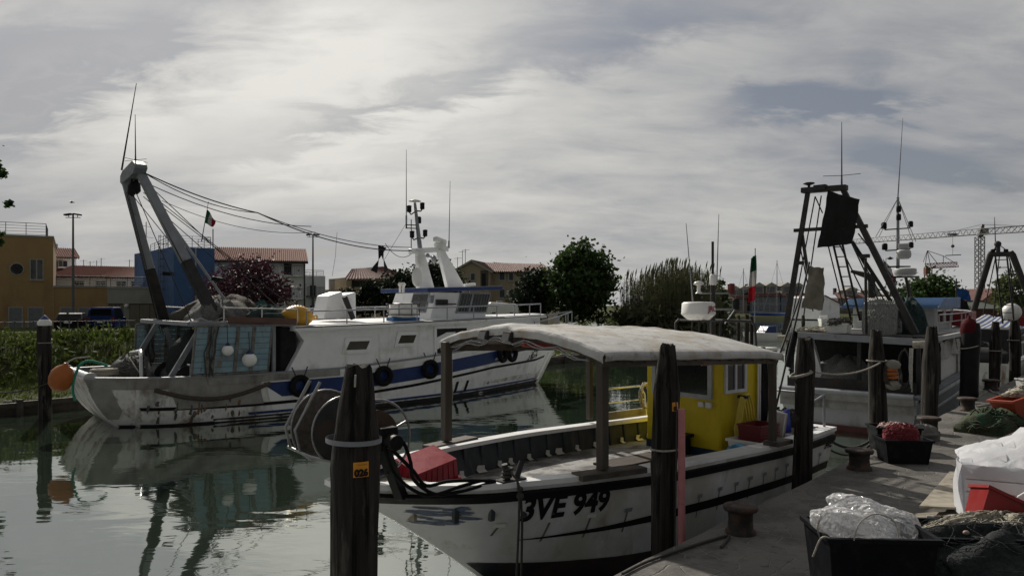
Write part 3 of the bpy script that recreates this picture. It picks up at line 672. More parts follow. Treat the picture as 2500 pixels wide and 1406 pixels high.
# open doorway with its shutter
dr = MB(); a0, a1 = 9.75, 11.3
for q in ((a0-.1, a0, 1.72, 2.72), (a1, a1+.1, 1.72, 2.72)): dr.prism([(q[0], q[2]), (q[1], q[2]), (q[1], q[3]), (q[0], q[3])], .06, lambda x, y, k: wall_pt(x, y, k-.02))
for q in ((a0, a1, 1.66, 1.74), (a0, a1, 2.64, 2.72)): dr.prism([(q[0], q[2]), (q[1], q[2]), (q[1], q[3]), (q[0], q[3])], .05, lambda x, y, k: wall_pt(x, y, k-.02))
dw = part('doorway', dr, m_white, deckhouse); g = MB(); g.add([wall_pt(a0, 1.74, .01), wall_pt(a1, 1.74, .01), wall_pt(a1, 2.64, .01), wall_pt(a0, 2.64, .01)], [(0, 1, 2, 3)]); part('dark_opening', g, m_darkin, dw)
g = MB(); g.prism([(a0+.0, 1.9), (a0+.62, 2.1), (a0+.95, 2.5), (a0+.5, 2.5), (a0+.0, 2.32)], .03, lambda x, y, k: wall_pt(x, y, .015+k)); part('shutter', g, m_white, dw)
# wheelhouse
wx0, wx1, wy0, wy1, wz0, wz1 = 10.15, 13.1, -1.45, 1.75, 2.95, 4.0
wh = MB()
bt_ = [(wx0+.1, wy0), (wx1-.2, wy0+.0), (wx1-.2, wy1), (wx0+.1, wy1)]; tp_ = [(wx0+.45, wy0+.1), (wx1+.2, wy0+.1), (wx1+.2, wy1-.1), (wx0+.45, wy1-.1)]
wh.add([(x, y, wz0) for x, y in bt_]+[(x, y, wz1) for x, y in tp_], [(0, 1, 5, 4), (1, 2, 6, 5), (2, 3, 7, 6), (3, 0, 4, 7), (4, 5, 6, 7)])
wheel = part('wheelhouse', wh, m_white, tr, .03)
def wface(u, v, off, face):   # u along face 0..1, v height 0..1
    k = {'near': (0, 1), 'aft': (3, 0)}[face]; b0, b1 = Vector((*bt_[k[0]], wz0)), Vector((*bt_[k[1]], wz0)); t0, t1 = Vector((*tp_[k[0]], wz1)), Vector((*tp_[k[1]], wz1))
    n = (b1-b0).cross(t0-b0).normalized(); return b0.lerp(b1, u).lerp(t0.lerp(t1, u), v)+n*off
def wwin(face, u0, u1, v0, v1, mull=()):
    f = MB(); e = .018; ev = .05
    def fr_(a, b, c, d): f.prism([(a, c), (b, c), (b, d), (a, d)], .05, lambda x, y, k: wface(x, y, k-.01, face))
    fr_(u0-e, u0, v0-ev, v1+ev); fr_(u1, u1+e, v0-ev, v1+ev); fr_(u0, u1, v0-ev, v0); fr_(u0, u1, v1, v1+ev)
    for m_ in mull: fr_(m_-e, m_+e, v0, v1)
    w_ = part('window', f, m_greysteel, wheel); g = MB(); g.add([wface(a, b, .006, face) for a, b in ((u0, v0), (u1, v0), (u1, v1), (u0, v1))], [(0, 1, 2, 3)]); part('pane', g, m_glass, w_)
    c = MB()
    for i in range(10):
        uu = lerp(u0, u1, (i+.3)/10); c.prism([(uu, v0), (uu+.35*(u1-u0)/10, v0), (uu+.35*(u1-u0)/10, v1), (uu, v1)], .004, lambda x, y, k: wface(x, y, .008+k, face))
    part('curtain', c, M('grey_curtain', (.12, .125, .13), .9, var=.3, bump=0), w_)
wwin('near', .44, .97, .28, .95, (.66,)); wwin('aft', .50, .86, .3, .92)
b_ = MB(); b_.box(wface(.12, .62, .08, 'near'), (.5, .12, .22)); b_.box(wface(.24, .55, .14, 'near'), (.55, .2, .05)); part('heater_flue', b_, m_darksteel, wheel)
b_ = MB(); b_.box(wface(.96, .72, .08, 'aft'), (.14, .2, .3)); part('deck_lamp', b_, m_greysteel, wheel)
rf = MB(); zr0, zr1 = 4.0, 4.16
pl_ = [(10.05, -1.6), (13.75, -1.5), (13.95, 0), (13.75, 1.8), (10.05, 1.9)]
rf.prism(pl_, .16, lambda x, y, k: (x, y, 4.0+(x-10)*.035+k)); wr = part('wheelhouse_roof', rf, m_white, tr)
fs = MB(); pl2 = [(x+(.012 if x > 12 else -.012), y+(.012 if y > 0 else -.012)) for x, y in pl_]
for (a, b), (c, d) in zip(pl2, pl2[1:]+pl2[:1]): fs.add([(a, b, 4.0+(a-10)*.035+.004), (c, d, 4.0+(c-10)*.035+.004), (c, d, 4.0+(c-10)*.035+.15), (a, b, 4.0+(a-10)*.035+.15)], [(0, 1, 2, 3)])
part('blue_fascia', fs, m_navy, wr)
# mast: two raked pylons, a bridge, a pole with lamps, radar
def T_(px, py, y=-.05): return TF.pl(px, py, 1, y)
def pylon(tl, tr_, br, bl, y0, y1):
    m_ = MB(); q = [T_(*tl, -.3), T_(*tr_, -.3), T_(*br, -.3), T_(*bl, -.3)]
    m_.prism([(v.x, v.z) for v in q], .24, lambda x, y, k: (x, -.3+k, y)); return part('mast_pylon', m_, m_white, tr, .03)
pylon((1020, 612), (1036, 612), (1062, 706), (1023, 706), -.45, .1); pylon((1072, 610), (1087, 612), (1138, 704), (1095, 706), -.45, .1)
m_ = MB(); a, b = T_(1002, 614), T_(1090, 608); m_.beam(a, b, .34, .22); part('mast_bridge', m_, m_white, tr, .03)
pole = MB(); a, b = T_(1026, 612), T_(1013, 497); pole.tube([a, b], [.10, .055], 10)
pl_o = part('mast_pole', pole, m_greysteel, tr)
m_ = MB(); c = T_(1013, 492); m_.lathe([(.0, .10), (.16, .05), (.26, .0), (.05, -.03), (.04, -.15)], c, 16); part('satellite_disc', m_, m_whitepl, pl_o)
for l_, r_, yy in (((999, 511), (1031, 504), 515), ((1006, 573), (1038, 570), 580)):
    m_ = MB(); a, b = T_(*l_), T_(*r_); c = T_(1016 if yy < 540 else 1022, yy)
    m_.tube([a-Vector((0, 0, .1)), a-Vector((-.08, 0, .2)), c, b-Vector((.08, 0, .2)), b-Vector((0, 0, .1))], .03, 6); part('lamp_arm', m_, m_darksteel, pl_o)
    for q in (a, b):
        m_ = MB(); m_.lathe([(.07, -.12), (.09, -.1), (.09, .1), (.11, .12), (.07, .15)], q, 12); part('navigation_lamp', m_, m_black, pl_o)
m_ = MB(); q = T_(1023, 537); m_.lathe([(.07, -.14), (.09, -.12), (.09, .1), (.06, .13)], q, 12); part('navigation_lamp', m_, m_black, pl_o)
m_ = MB()
for yy in (549, 557): m_.tube([T_(992, yy), T_(1021, yy+1)], .022, 6)
m_.tube([T_(992, 540), T_(992, 558)], .03, 6); m_.tube([T_(1004, 536), T_(1004, 616)], .018, 6); part('aerial_bracket', m_, m_darksteel, pl_o)
for a, b in (((992, 545), (992, 366)), ((1096, 606), (1099, 442))):
    m_ = MB(); m_.tube([T_(*a), T_(*b)], [.022, .008], 6); m_.tube([T_(*a), T_(*a)+Vector((0, 0, .3))], .035, 6); part('whip_aerial', m_, m_greysteel, tr)
rd = MB(); c = T_(1074, 601); rd.lathe([(.16, -.22), (.24, -.2), (.26, .1), (.16, .2), (.12, .3)], c, 16); rad = part('radar_pedestal', rd, m_whitepl, tr)
rd = MB(); a, b = T_(1062, 583, -.5), T_(1086, 592, .3); rd.beam(a, b, .2, .22); part('radar_scanner', rd, m_whitepl, rad, .06)
m_ = MB(); a, b = T_(1044, 624), T_(1061, 632); m_.tube([a, b], .03, 6); m_.lathe([(.0, .02), (.14, 0), (.17, -.05), (.05, -.1)], b, 14, Matrix.Rotation(R(80), 3, 'Y')); m_.ball(a, .09, 10, 6); part('loudhailer', m_, m_greysteel, tr)
m_ = MB(); q = T_(1018, 677, -.46); m_.lathe([(.01, .06), (.2, .05), (.24, 0)], q, 16, Matrix.Rotation(R(90), 3, 'X') @ Matrix.Diagonal(Vector((1, 1.6, 1)))); part('lifebuoy_light', m_, m_whitepl, tr)
m_ = MB()
for px in (977, 985): q = T_(px, 702); m_.lathe([(.05, -.2), (.05, .05), (.1, .12), (.04, .2)], q, 10)
part('roof_horn', m_, m_whitepl, tr); m_ = MB(); q = T_(1145, 697); m_.beam(q-Vector((.25, 0, 0)), q+Vector((.3, 0, .06)), .14, .12); m_.tube([q, q-Vector((0, 0, .3))], .04, 6); part('searchlight', m_, m_whitepl, tr)
# funnel casing, life raft, kayak-like float and upper deck rail
fn = MB(); q = [TF.pl(*p, 1, -.7) for p in ((803, 722), (837, 711), (870, 790), (790, 776))]
q = [Vector((v.x, -.7, v.z)) for v in (TF.pl(803, 722, 1, -.7), TF.pl(836, 711, 1, -.7), TF.pl(846, 777, 1, -.7), TF.pl(790, 778, 1, -.7))]
fn.prism([(v.x, v.z) for v in q], 1.0, lambda x, y, k: (x, -.7+k, y)); fun = part('funnel_casing', fn, m_white, tr, .04)
fn = MB(); q = [TF.pl(*p, 1, -.9) for p in ((838, 721), (869, 713), (870, 779), (848, 779))]; fn.prism([(v.x, v.z) for v in q], .9, lambda x, y, k: (x, -.9+k, y)); part('vent_casing', fn, m_white, fun, .04)
fn = MB(); a, b = TF.pl(841, 724, 1, -.93), TF.pl(862, 779, 1, -.93); fn.beam(a, b, .12, .16); part('exhaust_slot', fn, m_darksteel, fun)
lr = MB(); c = TF.pl(984, 757, 1, -1.9); lr.lathe([(.3, -.28), (.52, -.22), (.56, -.02), (.54, .02), (.5, .2), (.3, .26)], c, 20); raft = part('life_raft', lr, m_whitepl, tr)
lr = MB()
for dz in (-.16, .22): lr.torus(c+Vector((0, 0, dz)), .6, .02)
for i in range(8): a = i*.785; p_ = c+Vector((.6*math.cos(a), .6*math.sin(a), 0)); lr.tube([p_+Vector((0, 0, -.2)), p_+Vector((0, 0, .22))], .015, 5)
part('raft_cradle', lr, m_darksteel, raft); lr = MB(); lr.box(c-Vector((0, 0, .34)), (1.1, .5, .16)); part('blue_cover', lr, M('blue_tarp', (.03, .12, .3), .6, bump=.4, bs=8), raft)
rl = MB(); edge = [Vector((a, side_y(a, 3)-.1, rz_(a)+.02)) for a in (4.6, 6, 7.4, 8.8, 10.2, 11.6, 13, 14.2, 15.4, 16.4)]
rail(rl, edge, .46, .026, 1.35, (.02,)); e2 = [Vector((v.x, -v.y, v.z)) for v in edge]; rail(rl, e2, .46, .026, 1.35, (.02,)); part('upper_deck_rail', rl, m_steel, tr)
rl = MB(); bow = [TH_.S(p, TH_.top(p), -1)+Vector((-.1, .06, .05)) for p in (.15, .1, .06, .03, .008)]; bow += [Vector((v.x, -v.y, v.z)) for v in bow[::-1]]; rail(rl, bow, .55, .03, .9, ()); part('bow_rail', rl, m_steel, tr)
m_ = MB(); m_.bx(15.2, 16.6, -.9, .9, 2.3, 2.62); m_.bx(15.6, 16.2, -.4, .4, 2.62, 2.75); part('foredeck_hatch', m_, m_white, tr, .03)
# gantry
def leg(px0, py0, px1, py1, y0, y1, w0, w1, name='gantry_leg', mat=m_greysteel):
    m_ = MB(); a, b = TF.pl(px0, py0, 1, y0), TF.pl(px1, py1, 1, y1); k = .42; mid = a.lerp(b, k)
    m_.beam(mid, b, lerp(w0, w1, k), lerp(w0, w1, k), (1, 0, 0), w1, w1); o = part(name, m_, mat, tr, .02)
    m_ = MB(); m_.beam(a, mid, w0, w0, (1, 0, 0), lerp(w0, w1, k)*1.04, lerp(w0, w1, k)*1.04); part('worn_lower_leg', m_, m_darksteel, o, .02); return a, b
nb, ntp = leg(533, 790, 344, 425, -2.0, -.75, .32, .23); fb, ftp = leg(404, 795, 306, 440, 2.0, .45, .32, .23)
m_ = MB(); hd = TF.pl(326, 420, 1, -.15); m_.prism([(-1.0, -.1), (-.72, -.24), (.72, -.26), (.9, -.16), (.9, .06), (.62, .16), (-.62, .2), (-.95, .02)], .36, lambda x, y, k: (hd.x-.18+k, x-.1, hd.z+y-.08*x)); part('gantry_head', m_, M('dull_grey_steel', (.15, .165, .18), .55, .1, var=.2, c2=(.1, .07, .05), f2=.66, sc2=5, bump=.08), tr, .03)
for px, py in ((322, 462), (333, 457)):
    m_ = MB(); q = TF.pl(px, py, 1, -.2); m_.lathe([(.02, .26), (.12, .1), (.13, -.12), (.04, -.22)], q, 10); m_.tube([q+Vector((0, 0, .22)), q+Vector((.02, 0, .5))], .03, 6); part('hanging_block', m_, m_black, tr)
m_ = MB(); a = TF.pl(297, 416, 1, .85); b = TF.pl(333, 204, 1, .2); m_.tube([a, b], [.03, .01], 6); part('whip_aerial', m_, m_darksteel, tr)
m_ = MB(); a = TF.pl(331, 405, 1, -.3); b = TF.pl(330, 280, 1, -.3); m_.tube([a, a.lerp(b, .2), b], [.035, .02, .008], 6); c = TF.pl(331, 391, 1, -.3)
for an in (0, 1.57, 3.14, 4.71): m_.tube([c, c+Vector((.45*math.cos(an+.5), .45*math.sin(an+.5), 0))], .008, 5)
part('star_aerial', m_, m_darksteel, tr)
ld = MB(); ladder(ld, TF.pl(563, 752, 1, -1.2), TF.pl(378, 490, 1, -.6), (.0, .34, .1), 11); part('gantry_ladder', ld, m_steel, tr)
cb = MB()
for (x0, y0, q0), (x1, y1, q1) in [((352, 462, -.5), (718, 752, -1.0)), ((350, 470, -.5), (724, 756, -1.1)), ((312, 470, .3), (398, 815, 1.9)), ((309, 470, .35), (392, 812, 2.0)), ((332, 470, -.1), (478, 810, -2.2)), ((300, 450, .6), (400, 770, 1.9)), ((350, 480, -.5), (640, 735, -1.2)), ((322, 475, 0), (560, 770, -1.5)), ((305, 470, .5), (388, 800, 2.1)), ((345, 440, -.8), (505, 760, -2.1)), ((340, 430, -.8), (700, 770, .6))]:
    cb.tube([TF.pl(x0, y0, 1, q0), TF.pl(x1, y1, 1, q1)], .013, 6)
part('hauling_wire', cb, m_wire, tr)
cb = MB()
A1, A2, A3 = TF.pl(352, 422, 1, -.9), TF.pl(364, 450, 1, -.8), TF.pl(630, 520, 1, -.5); B1, B2 = TF.pl(1005, 612, 1, -.3), TF.pl(1002, 604, 1, -.1)
cb.tube(sag(A1, A3, .12)+sag(A3, B1, .35, 16)[1:], .02, 6); cb.tube(sag(A1+Vector((0, .2, .05)), A3, .25)+sag(A3, B2, .28, 16)[1:], .014, 6); cb.tube(sag(A2, TF.pl(760, 553, 1, -.4), .3), .014, 6)
cb.tube(sag(TF.pl(395, 490, 1, 0), TF.pl(770, 567, 1, -.4), .35), .01, 5); cb.tube(sag(TF.pl(940, 594, 1, -.3), TF.pl(1004, 620, 1, -.2), .3), .012, 5)
cb.tube([TF.pl(992, 545, 1, 0), TF.pl(938, 634, 1, 0)], .008, 5); part('stay_wire', cb, m_wire, tr)
cb = MB(); cb.tube([TF.pl(*p, 1, -.4) for p in ((823, 567), (821, 590), (819, 625), (811, 674))], .008, 5); part('signal_line', cb, m_rope, tr)
ds = MB()
for tri in (((924, 599), (944, 605), (925, 634)), ((925, 634), (904, 659), (921, 667))):
    v = [TF.pl(*p, 1, -.2) for p in tri]; ds.prism([(k.x, k.z) for k in v], .03, lambda x, y, k: (x, -.2+k, y)); ds.prism([(k.y-.2, k.z) for k in [Vector((0, (w.x-v[0].x)*.9, w.z)) for w in v]], .03, lambda x, y, k, x0=v[0].x: (x0+.2+k, x+.0, y))
part('day_shape', ds, m_black, tr)
# shelter roof over the working deck, posts, boards, winch dark
m_ = MB()
for y in (-2.75, 2.6): m_.beam((1.1, y, 2.96), (4.35, y, 2.92), .14, .14)
m_.beam((1.1, -2.75, 2.96), (1.1, 2.6, 2.96), .12, .12); m_.beam((4.2, -2.75, 2.9), (4.2, 2.6, 2.9), .12, .12); part('shelter_frame', m_, m_greysteel, tr)
m_ = MB(); m_.bx(1.9, 4.25, -2.7, 2.55, 2.99, 3.03); part('shelter_roof', m_, m_brownboard, tr); m_ = MB(); m_.beam((2.2, -2.83, 3.06), (4.3, -2.83, 2.98), .05, .2); part('side_board', m_, m_brownboard, tr)
for q in ((3.62, -2.72), (1.2, 2.5), (4.1, 2.5), (3.62, 2.5)):
    m_ = MB(); m_.beam((*q, .85), (*q, 2.9), .1, .1); part('shelter_post', m_, m_greysteel, tr)
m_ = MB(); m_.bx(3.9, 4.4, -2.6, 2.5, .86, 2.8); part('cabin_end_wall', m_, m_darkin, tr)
for a, b in (((.55, -1.9, .9), (1.75, -2.0, 3.0)), ((.3, 1.9, .9), (1.5, 1.95, 3.0)), ((2.3, 1.9, .9), (1.6, 1.95, 3.0))): m_ = MB(); m_.beam(a, b, .14, .14); part('gantry_strut', m_, m_greysteel, tr)
m_ = MB(); m_.beam((-.9, -1.75, 1.32), (-.9, 1.75, 1.32), .05, .05); m_.tube([(-1.25, -1.75, 1.42), (-1.25, 1.6, 1.42)], .16, 16); m_.tube([(-1.25, -1.82, 1.42), (-1.25, -1.75, 1.42)], .2, 16); m_.tube([(-1.25, 1.6, 1.42), (-1.25, 1.67, 1.42)], .2, 16); part('stern_roller', m_, m_steel, tr)
m_ = MB(); m_.tube([(.2, -1.2, .95), (.2, -1.2, 1.95), (.25, -.9, 2.1), (.25, .3, 2.0)], .07, 8); m_.tube([(.1, -.2, 1.9), (.5, -.2, 1.2)], .04, 6); part('stern_davit', m_, m_inox, tr)
m_ = MB(); m_.bx(1.15, 1.28, -2.88, -2.62, 1.4, 1.75); m_.bx(1.08, 1.35, -2.9, -2.6, 1.75, 1.79); part('mooring_bitt', m_, m_greysteel, tr)
m_ = MB(); m_.tube([(1.6, -1.1, 1.15), (1.6, 1.1, 1.15)], .34, 18); m_.tube([(1.6, -1.15, 1.15), (1.6, -1.08, 1.15)], .5, 18); m_.tube([(1.6, 1.08, 1.15), (1.6, 1.15, 1.15)], .5, 18); part('net_winch', m_, m_darksteel, tr)
for sx in (-2.1,):
    m_ = MB(); q = TF.pl(520, 680, 1, -1.7); m_.beam(q, q+Vector((.2, -.22, -.04)), .2, .12); part('work_lamp', m_, m_black, tr)
m_ = MB(); q = TF.pl(400, 668, 1, 1.8); m_.beam(q, q+Vector((.25, -.2, -.02)), .2, .12); part('work_lamp', m_, m_black, tr)
m_ = MB(); e_ = [(.6+.5*i, -2.8, 2.99) for i in range(9)]; rail(m_, [(2.1, -2.72, 3.02), (4.4, -2.72, 2.96)], .4, .024, 1.2, ()); rail(m_, [(1.8, 2.55, 3.02), (4.6, 2.5, 2.9)], .42, .024, 1.2, ()); part('shelter_rail', m_, m_inox, tr)
# rope swag along the side
m_ = MB(); pts = []
for i in range(25):
    a = lerp(.2, 3.4, i/24); z = 1.12-.36*math.sin(math.pi*i/24); pts.append(TH_.S(TH_.p_at(a, z), z, -1, .07))
m_.tube(pts, .06, 8); part('side_rope', m_, M('tarry_rope', (.07, .055, .045), .9, var=.4, sc=25, bump=1, bs=50), tr)

# things lying on or hung from the trawler
def otter_board(label, fr_y, a0, a1, z0, z1, tilt, sgn):
    fr = Fr(TF.w(a0, fr_y, z0), TF.th); t = thing('otter_board', label, 'trawl door', fr, 'trawl doors hung at the stern')
    w, h = a1-a0, z1-z0
    sh = lambda x, z: tilt*z
    body = MB(); n = 8
    for i in range(n): body.prism([(0, h*i/n+.006), (w, h*i/n+.006), (w, h*(i+1)/n-.004), (0, h*(i+1)/n-.004)], .07, lambda x, z, k: (x+sh(x, z), k*sgn, z))
    part('boards', body, m_doorblue, t)
    fr_ = MB()
    for x in (.32, .47, w*.52, w*.74): fr_.prism([(x, .0), (x+.1, .0), (x+.1, h), (x, h)], -.035, lambda x, z, k: (x+sh(x, z), k*sgn, z))
    for z in (-.06, h-.0): fr_.prism([(-.03, z), (w+.03, z), (w+.03, z+.05), (-.03, z+.05)], .1, lambda x, y, k: (x+sh(x, y), (k-.02)*sgn, y))
    for x in (-.05, w): fr_.prism([(x, -.05), (x+.05, -.05), (x+.05, h), (x, h)], .1, lambda x, y, k: (x+sh(x, y), (k-.02)*sgn, y))
    part('timber_frame', fr_, m_doorframe, t)
    rp = MB(); rr = random.Random(a0*7)
    for i in range(3):
        x = .3+.12*i; rp.tube([(x+rr.uniform(-.1, .1)+sh(0, z), -.06*sgn, z) for z in (h*1.02, h*.7, h*.45, h*.2, -.1)], .018, 5)
    part('tangled_rope', rp, m_ropedark, t)
otter_board('light blue trawl door on the near side of the trawler, two white buoys against it', -3.02, 1.12, 3.3, 1.52, 2.86, .09, 1)
otter_board('worn light blue trawl door on the far side of the trawler, behind the gantry foot', 2.45, .86, 2.6, 1.5, 2.82, .05, 1)
def buoy(px, py, y, r, label):
    q = TF.pl(px, py, 1, y); fr = Fr(TF.w(q.x, q.y, q.z), TF.th); t = thing('buoy', label, 'buoy', fr, 'white buoys on the trawl door')
    b_ = MB(); b_.ball((0, 0, 0), r, 20, 12, (1, 1, .97)); part('ball', b_, m_whitepl, t); c = MB(); c.lathe([(r*.62, r*.74), (r*.35, r*1.02), (r*.2, r*1.3), (.03, r*1.36)], (0, 0, 0), 14); part('neck', c, m_bluepl if False else M('dark_blue_rubber', (.012, .02, .09), .5, bump=0), t)
    l_ = MB(); l_.tube([(0, 0, r*1.3), (0, .05, r*1.3+.55)], .012, 5); part('lanyard', l_, m_ropedark, t)
buoy(556, 855, -3.22, .165, 'smaller white buoy with blue neck, higher of two on the light blue trawl door'); buoy(609, 878, -3.25, .215, 'larger white buoy with blue neck, lower of two on the light blue trawl door')
b_ = MB(); q = TF.pl(150, 922, 1, -1.9); c = TF.w(*q); fr = Fr(c, 0); t = thing('fender', 'big orange inflatable fender hanging at the trawler stern beside a mooring pile', 'fender', fr)
b_.lathe([(.02, -.36), (.16, -.34), (.27, -.22), (.31, -.04), (.29, .14), (.2, .28), (.08, .36), (.05, .42)], (0, 0, 0), 20, Matrix.Rotation(R(18), 3, 'Y')); part('body', b_, m_orpl, t)
l_ = MB(); l_.tube([(.13, 0, .4), (.3, .1, .52), (.6, .3, .55)], .025, 6); part('lanyard', l_, m_rope, t)
# nets and gear heaped on the shelter
n_ = MB(); heap(n_, (2.3, -1.2, 3.02), .75, 1.2, .62, 3); solo('net_heap', n_, m_net, 'pale grey net heaped on the trawler shelter roof at the foot of the gantry leg', 'net', TF, 'nets heaped on the trawler')
n_ = MB(); heap(n_, (3.1, .2, 3.02), 1.2, 1.6, .72, 5, rough=.2); strands(n_, (3.1, .2, 3.02), 1.2, 1.6, .72, 40, .018, 4); solo('net_heap', n_, M('brown_net', (.075, .065, .055), .95, var=.5, sc=30, bump=1, bs=50), 'dark brown net and cord piled in the middle of the trawler shelter roof', 'net', TF, 'nets heaped on the trawler')
n_ = MB(); heap(n_, (3.75, -1.75, 2.95), .62, .6, .5, 8, rough=.2); coil(n_, (3.7, -2.3, 3.05), .3, .03, 6, 3); solo('net_heap', n_, m_netgreen, 'dark green net and rope coil beside the yellow float on the trawler', 'net', TF, 'nets heaped on the trawler')
tp = MB(); rows = []
a, b, c_, d_ = TF.pl(560, 765, 1, -1.0), TF.pl(645, 733, 1, -.9), TF.pl(680, 765, 1, -.9), TF.pl(600, 790, 1, -1.6)
for i in range(9):
    u = i/8; rows.append([a.lerp(b, u).lerp(d_.lerp(c_, u), v/6)+Vector((0, 0, .05*math.sin(u*9+v))) for v in range(7)])
tp.sheet(rows, .015); solo('tarpaulin', tp, M('green_tarpaulin', (.02, .085, .08), .6, var=.2, bump=.4, bs=10, trans=.2), 'dark green tarpaulin tented over the nets on the trawler', 'tarpaulin', TF)
tp = MB(); c = TF.pl(533, 790, 1, -2.3); rows = [[c+Vector((x*.2-.7, y*.18, .08+.06*math.sin(x*1.9+y*1.3)+.05*math.cos(y*3.1))) for y in range(5)] for x in range(9)]
tp.sheet(rows, .015); solo('tarpaulin', tp, m_film if False else M('crumpled_white_sheet', (.6, .62, .62), .5, bump=.5, bs=14, trans=.2), 'crumpled white plastic sheet at the foot of the near gantry leg', 'plastic sheet', TF)
c = TF.pl(726, 777, 1, -2.1); fr = Fr(TF.w(*c), TF.th); t = thing('float', 'big ribbed yellow float lying on the trawler upper deck behind the railing', 'float', fr)
b_ = MB(); prof_ = [(.02, -.78)]
for i in range(23): z = -.72+i*.065; prof_.append((max(.05, .42*(1-(abs(z)/.86)**2.2))*(1.05 if i % 2 else .97), z))
b_.lathe([(a*.85, b*.72) for a, b in prof_]+[(.02, .58)], (0, 0, .06), 20, Matrix.Rotation(R(90), 3, 'Y') @ Matrix.Rotation(R(4), 3, 'Y')); part('ribbed_body', b_, m_yellow, t)
b_ = MB(); b_.torus((.63, 0, .03), .06, .025, Matrix.Rotation(R(90), 3, 'X'), 12, 6); part('lug', b_, m_yellow, t)
n_ = MB(); heap(n_, (.25, .6, 1.0), .6, .8, .8, 13, rough=.22); strands(n_, (.25, .6, 1.0), .62, .82, .8, 24, .02, 6); solo('net_heap', n_, m_net, 'grey net piled on the trawler stern deck beside the davit', 'net', TF, 'nets heaped on the trawler')
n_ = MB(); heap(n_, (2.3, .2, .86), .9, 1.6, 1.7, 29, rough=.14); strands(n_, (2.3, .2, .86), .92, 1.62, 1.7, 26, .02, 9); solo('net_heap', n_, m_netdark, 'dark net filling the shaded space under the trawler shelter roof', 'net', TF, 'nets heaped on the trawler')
n_ = MB(); coil(n_, (-.6, -.2, 1.42), .34, .04, 5, 2); coil(n_, (-.5, .3, 1.42), .3, .04, 4, 5); solo('rope_coil', n_, m_rope, 'coiled grey mooring rope on the trawler stern behind the roller', 'rope', TF)
n_ = MB(); pts = [TF.pl(*p, 1, -2.05) for p in ((262, 893), (240, 885), (215, 881), (196, 890), (188, 905), (180, 930), (178, 955), (184, 978))]; n_.tube(smooth(pts), .035, 8); solo('green_rope', n_, m_ropegreen, 'bright turquoise rope looping over the trawler stern down to the water', 'rope', TF)
# ================================================================== THE NEAR BOAT WITH THE YELLOW CABIN
BF = Fr((-.05, 9.74, 0), math.atan2(.64, .768))
BH = Hull([(-.5, .25), (0, -.42), (.25, -.72), (.47, -1.0), (.85, -1.50), (1.19, -1.99), (1.6, -2.65)], [(-.5, 5.4), (0, 5.7), (1.5, 5.98)],
          [(0, 1.52), (.15, 1.46), (.4, 1.43), (.8, 1.39), (1, 1.4)], 1.58, 1.34,
          [(0, .02), (.035, .25), (.082, .44), (.146, .63), (.28, .835), (.4, .95), (.48, 1), (.73, 1), (.89, .95), (1, .87)],
          [(0, .01), (.05, .2), (.14, .5), (.26, .8), (.4, .95), (.6, 1), (.8, .98), (1, .86)])
def hit(fr, hull, px, py, side=-1):
    y = side*1.2
    for _ in range(14):
        q = fr.pl(px, py, 1, y); p = max(0, min(1, hull.p_at(q.x, q.z))); y = .5*y+.5*hull.S(p, q.z, side).y
    return fr.pl(px, py, 1, y)
nb_ = thing('fishing_boat', 'small white open fishing boat with yellow cabin and white canvas canopy beside the quay', 'fishing boat', BF)
hl = part('hull', BH.shell(50, 14), m_hull_near, nb_); bt = BH.top
mb = MB(); BH.strip(mb, .01, .995, -.45, lambda p: .34-.05*p, .006, n=40); part('boot_top', mb, m_boot, hl)
mb = MB(); BH.strip(mb, .0, .995, lambda p: bt(p)-.145, lambda p: bt(p)-.05, .05, n=44, th=1); part('rubbing_strake', mb, m_black, hl)
mb = MB(); BH.strip(mb, .0, .995, lambda p: bt(p)-.145, lambda p: bt(p)-.05, .05, 1, n=44, th=1); part('rubbing_strake', mb, m_black, hl)
p0 = BH.p_at(hit(BF, BH, 1245, 1335).x, .72)
mb = MB(); BH.strip(mb, p0, .995, lambda p: lerp(.70, .74, min(1, (p-p0)*3))+.05*p, lambda p: lerp(.71, .86, min(1, (p-p0)*3))+.05*p, .008, n=40); part('black_stripe', mb, m_black, hl)
mb = MB(); BH.cap(mb, .2, .06, .0, 1, 50, .02); part('cap_rail', mb, m_white, nb_)
tm = MB(); a, b = BH.S(1, bt(1), -1), BH.S(1, bt(1), 1); tm.beam(Vector((a.x-.1, a.y-.02, a.z+.032)), Vector((b.x-.1, b.y+.02, b.z+.032)), .24, .062); part('transom_cap', tm, m_white, nb_)
mb = MB(); BH.inner(mb, 1.0, .06, .985, .11); part('bulwark_lining', mb, m_inner, nb_)
mb = MB(); BH.deck(mb, 1.05, .09, .985, .1); part('deck', mb, m_deck, nb_)
mb = MB(); BH.deck(mb, 1.36, .01, .125, .08, 8); mb.bx(-1.66, -1.62, -.34, .34, 1.05, 1.375); part('foredeck', mb, m_plank, nb_)
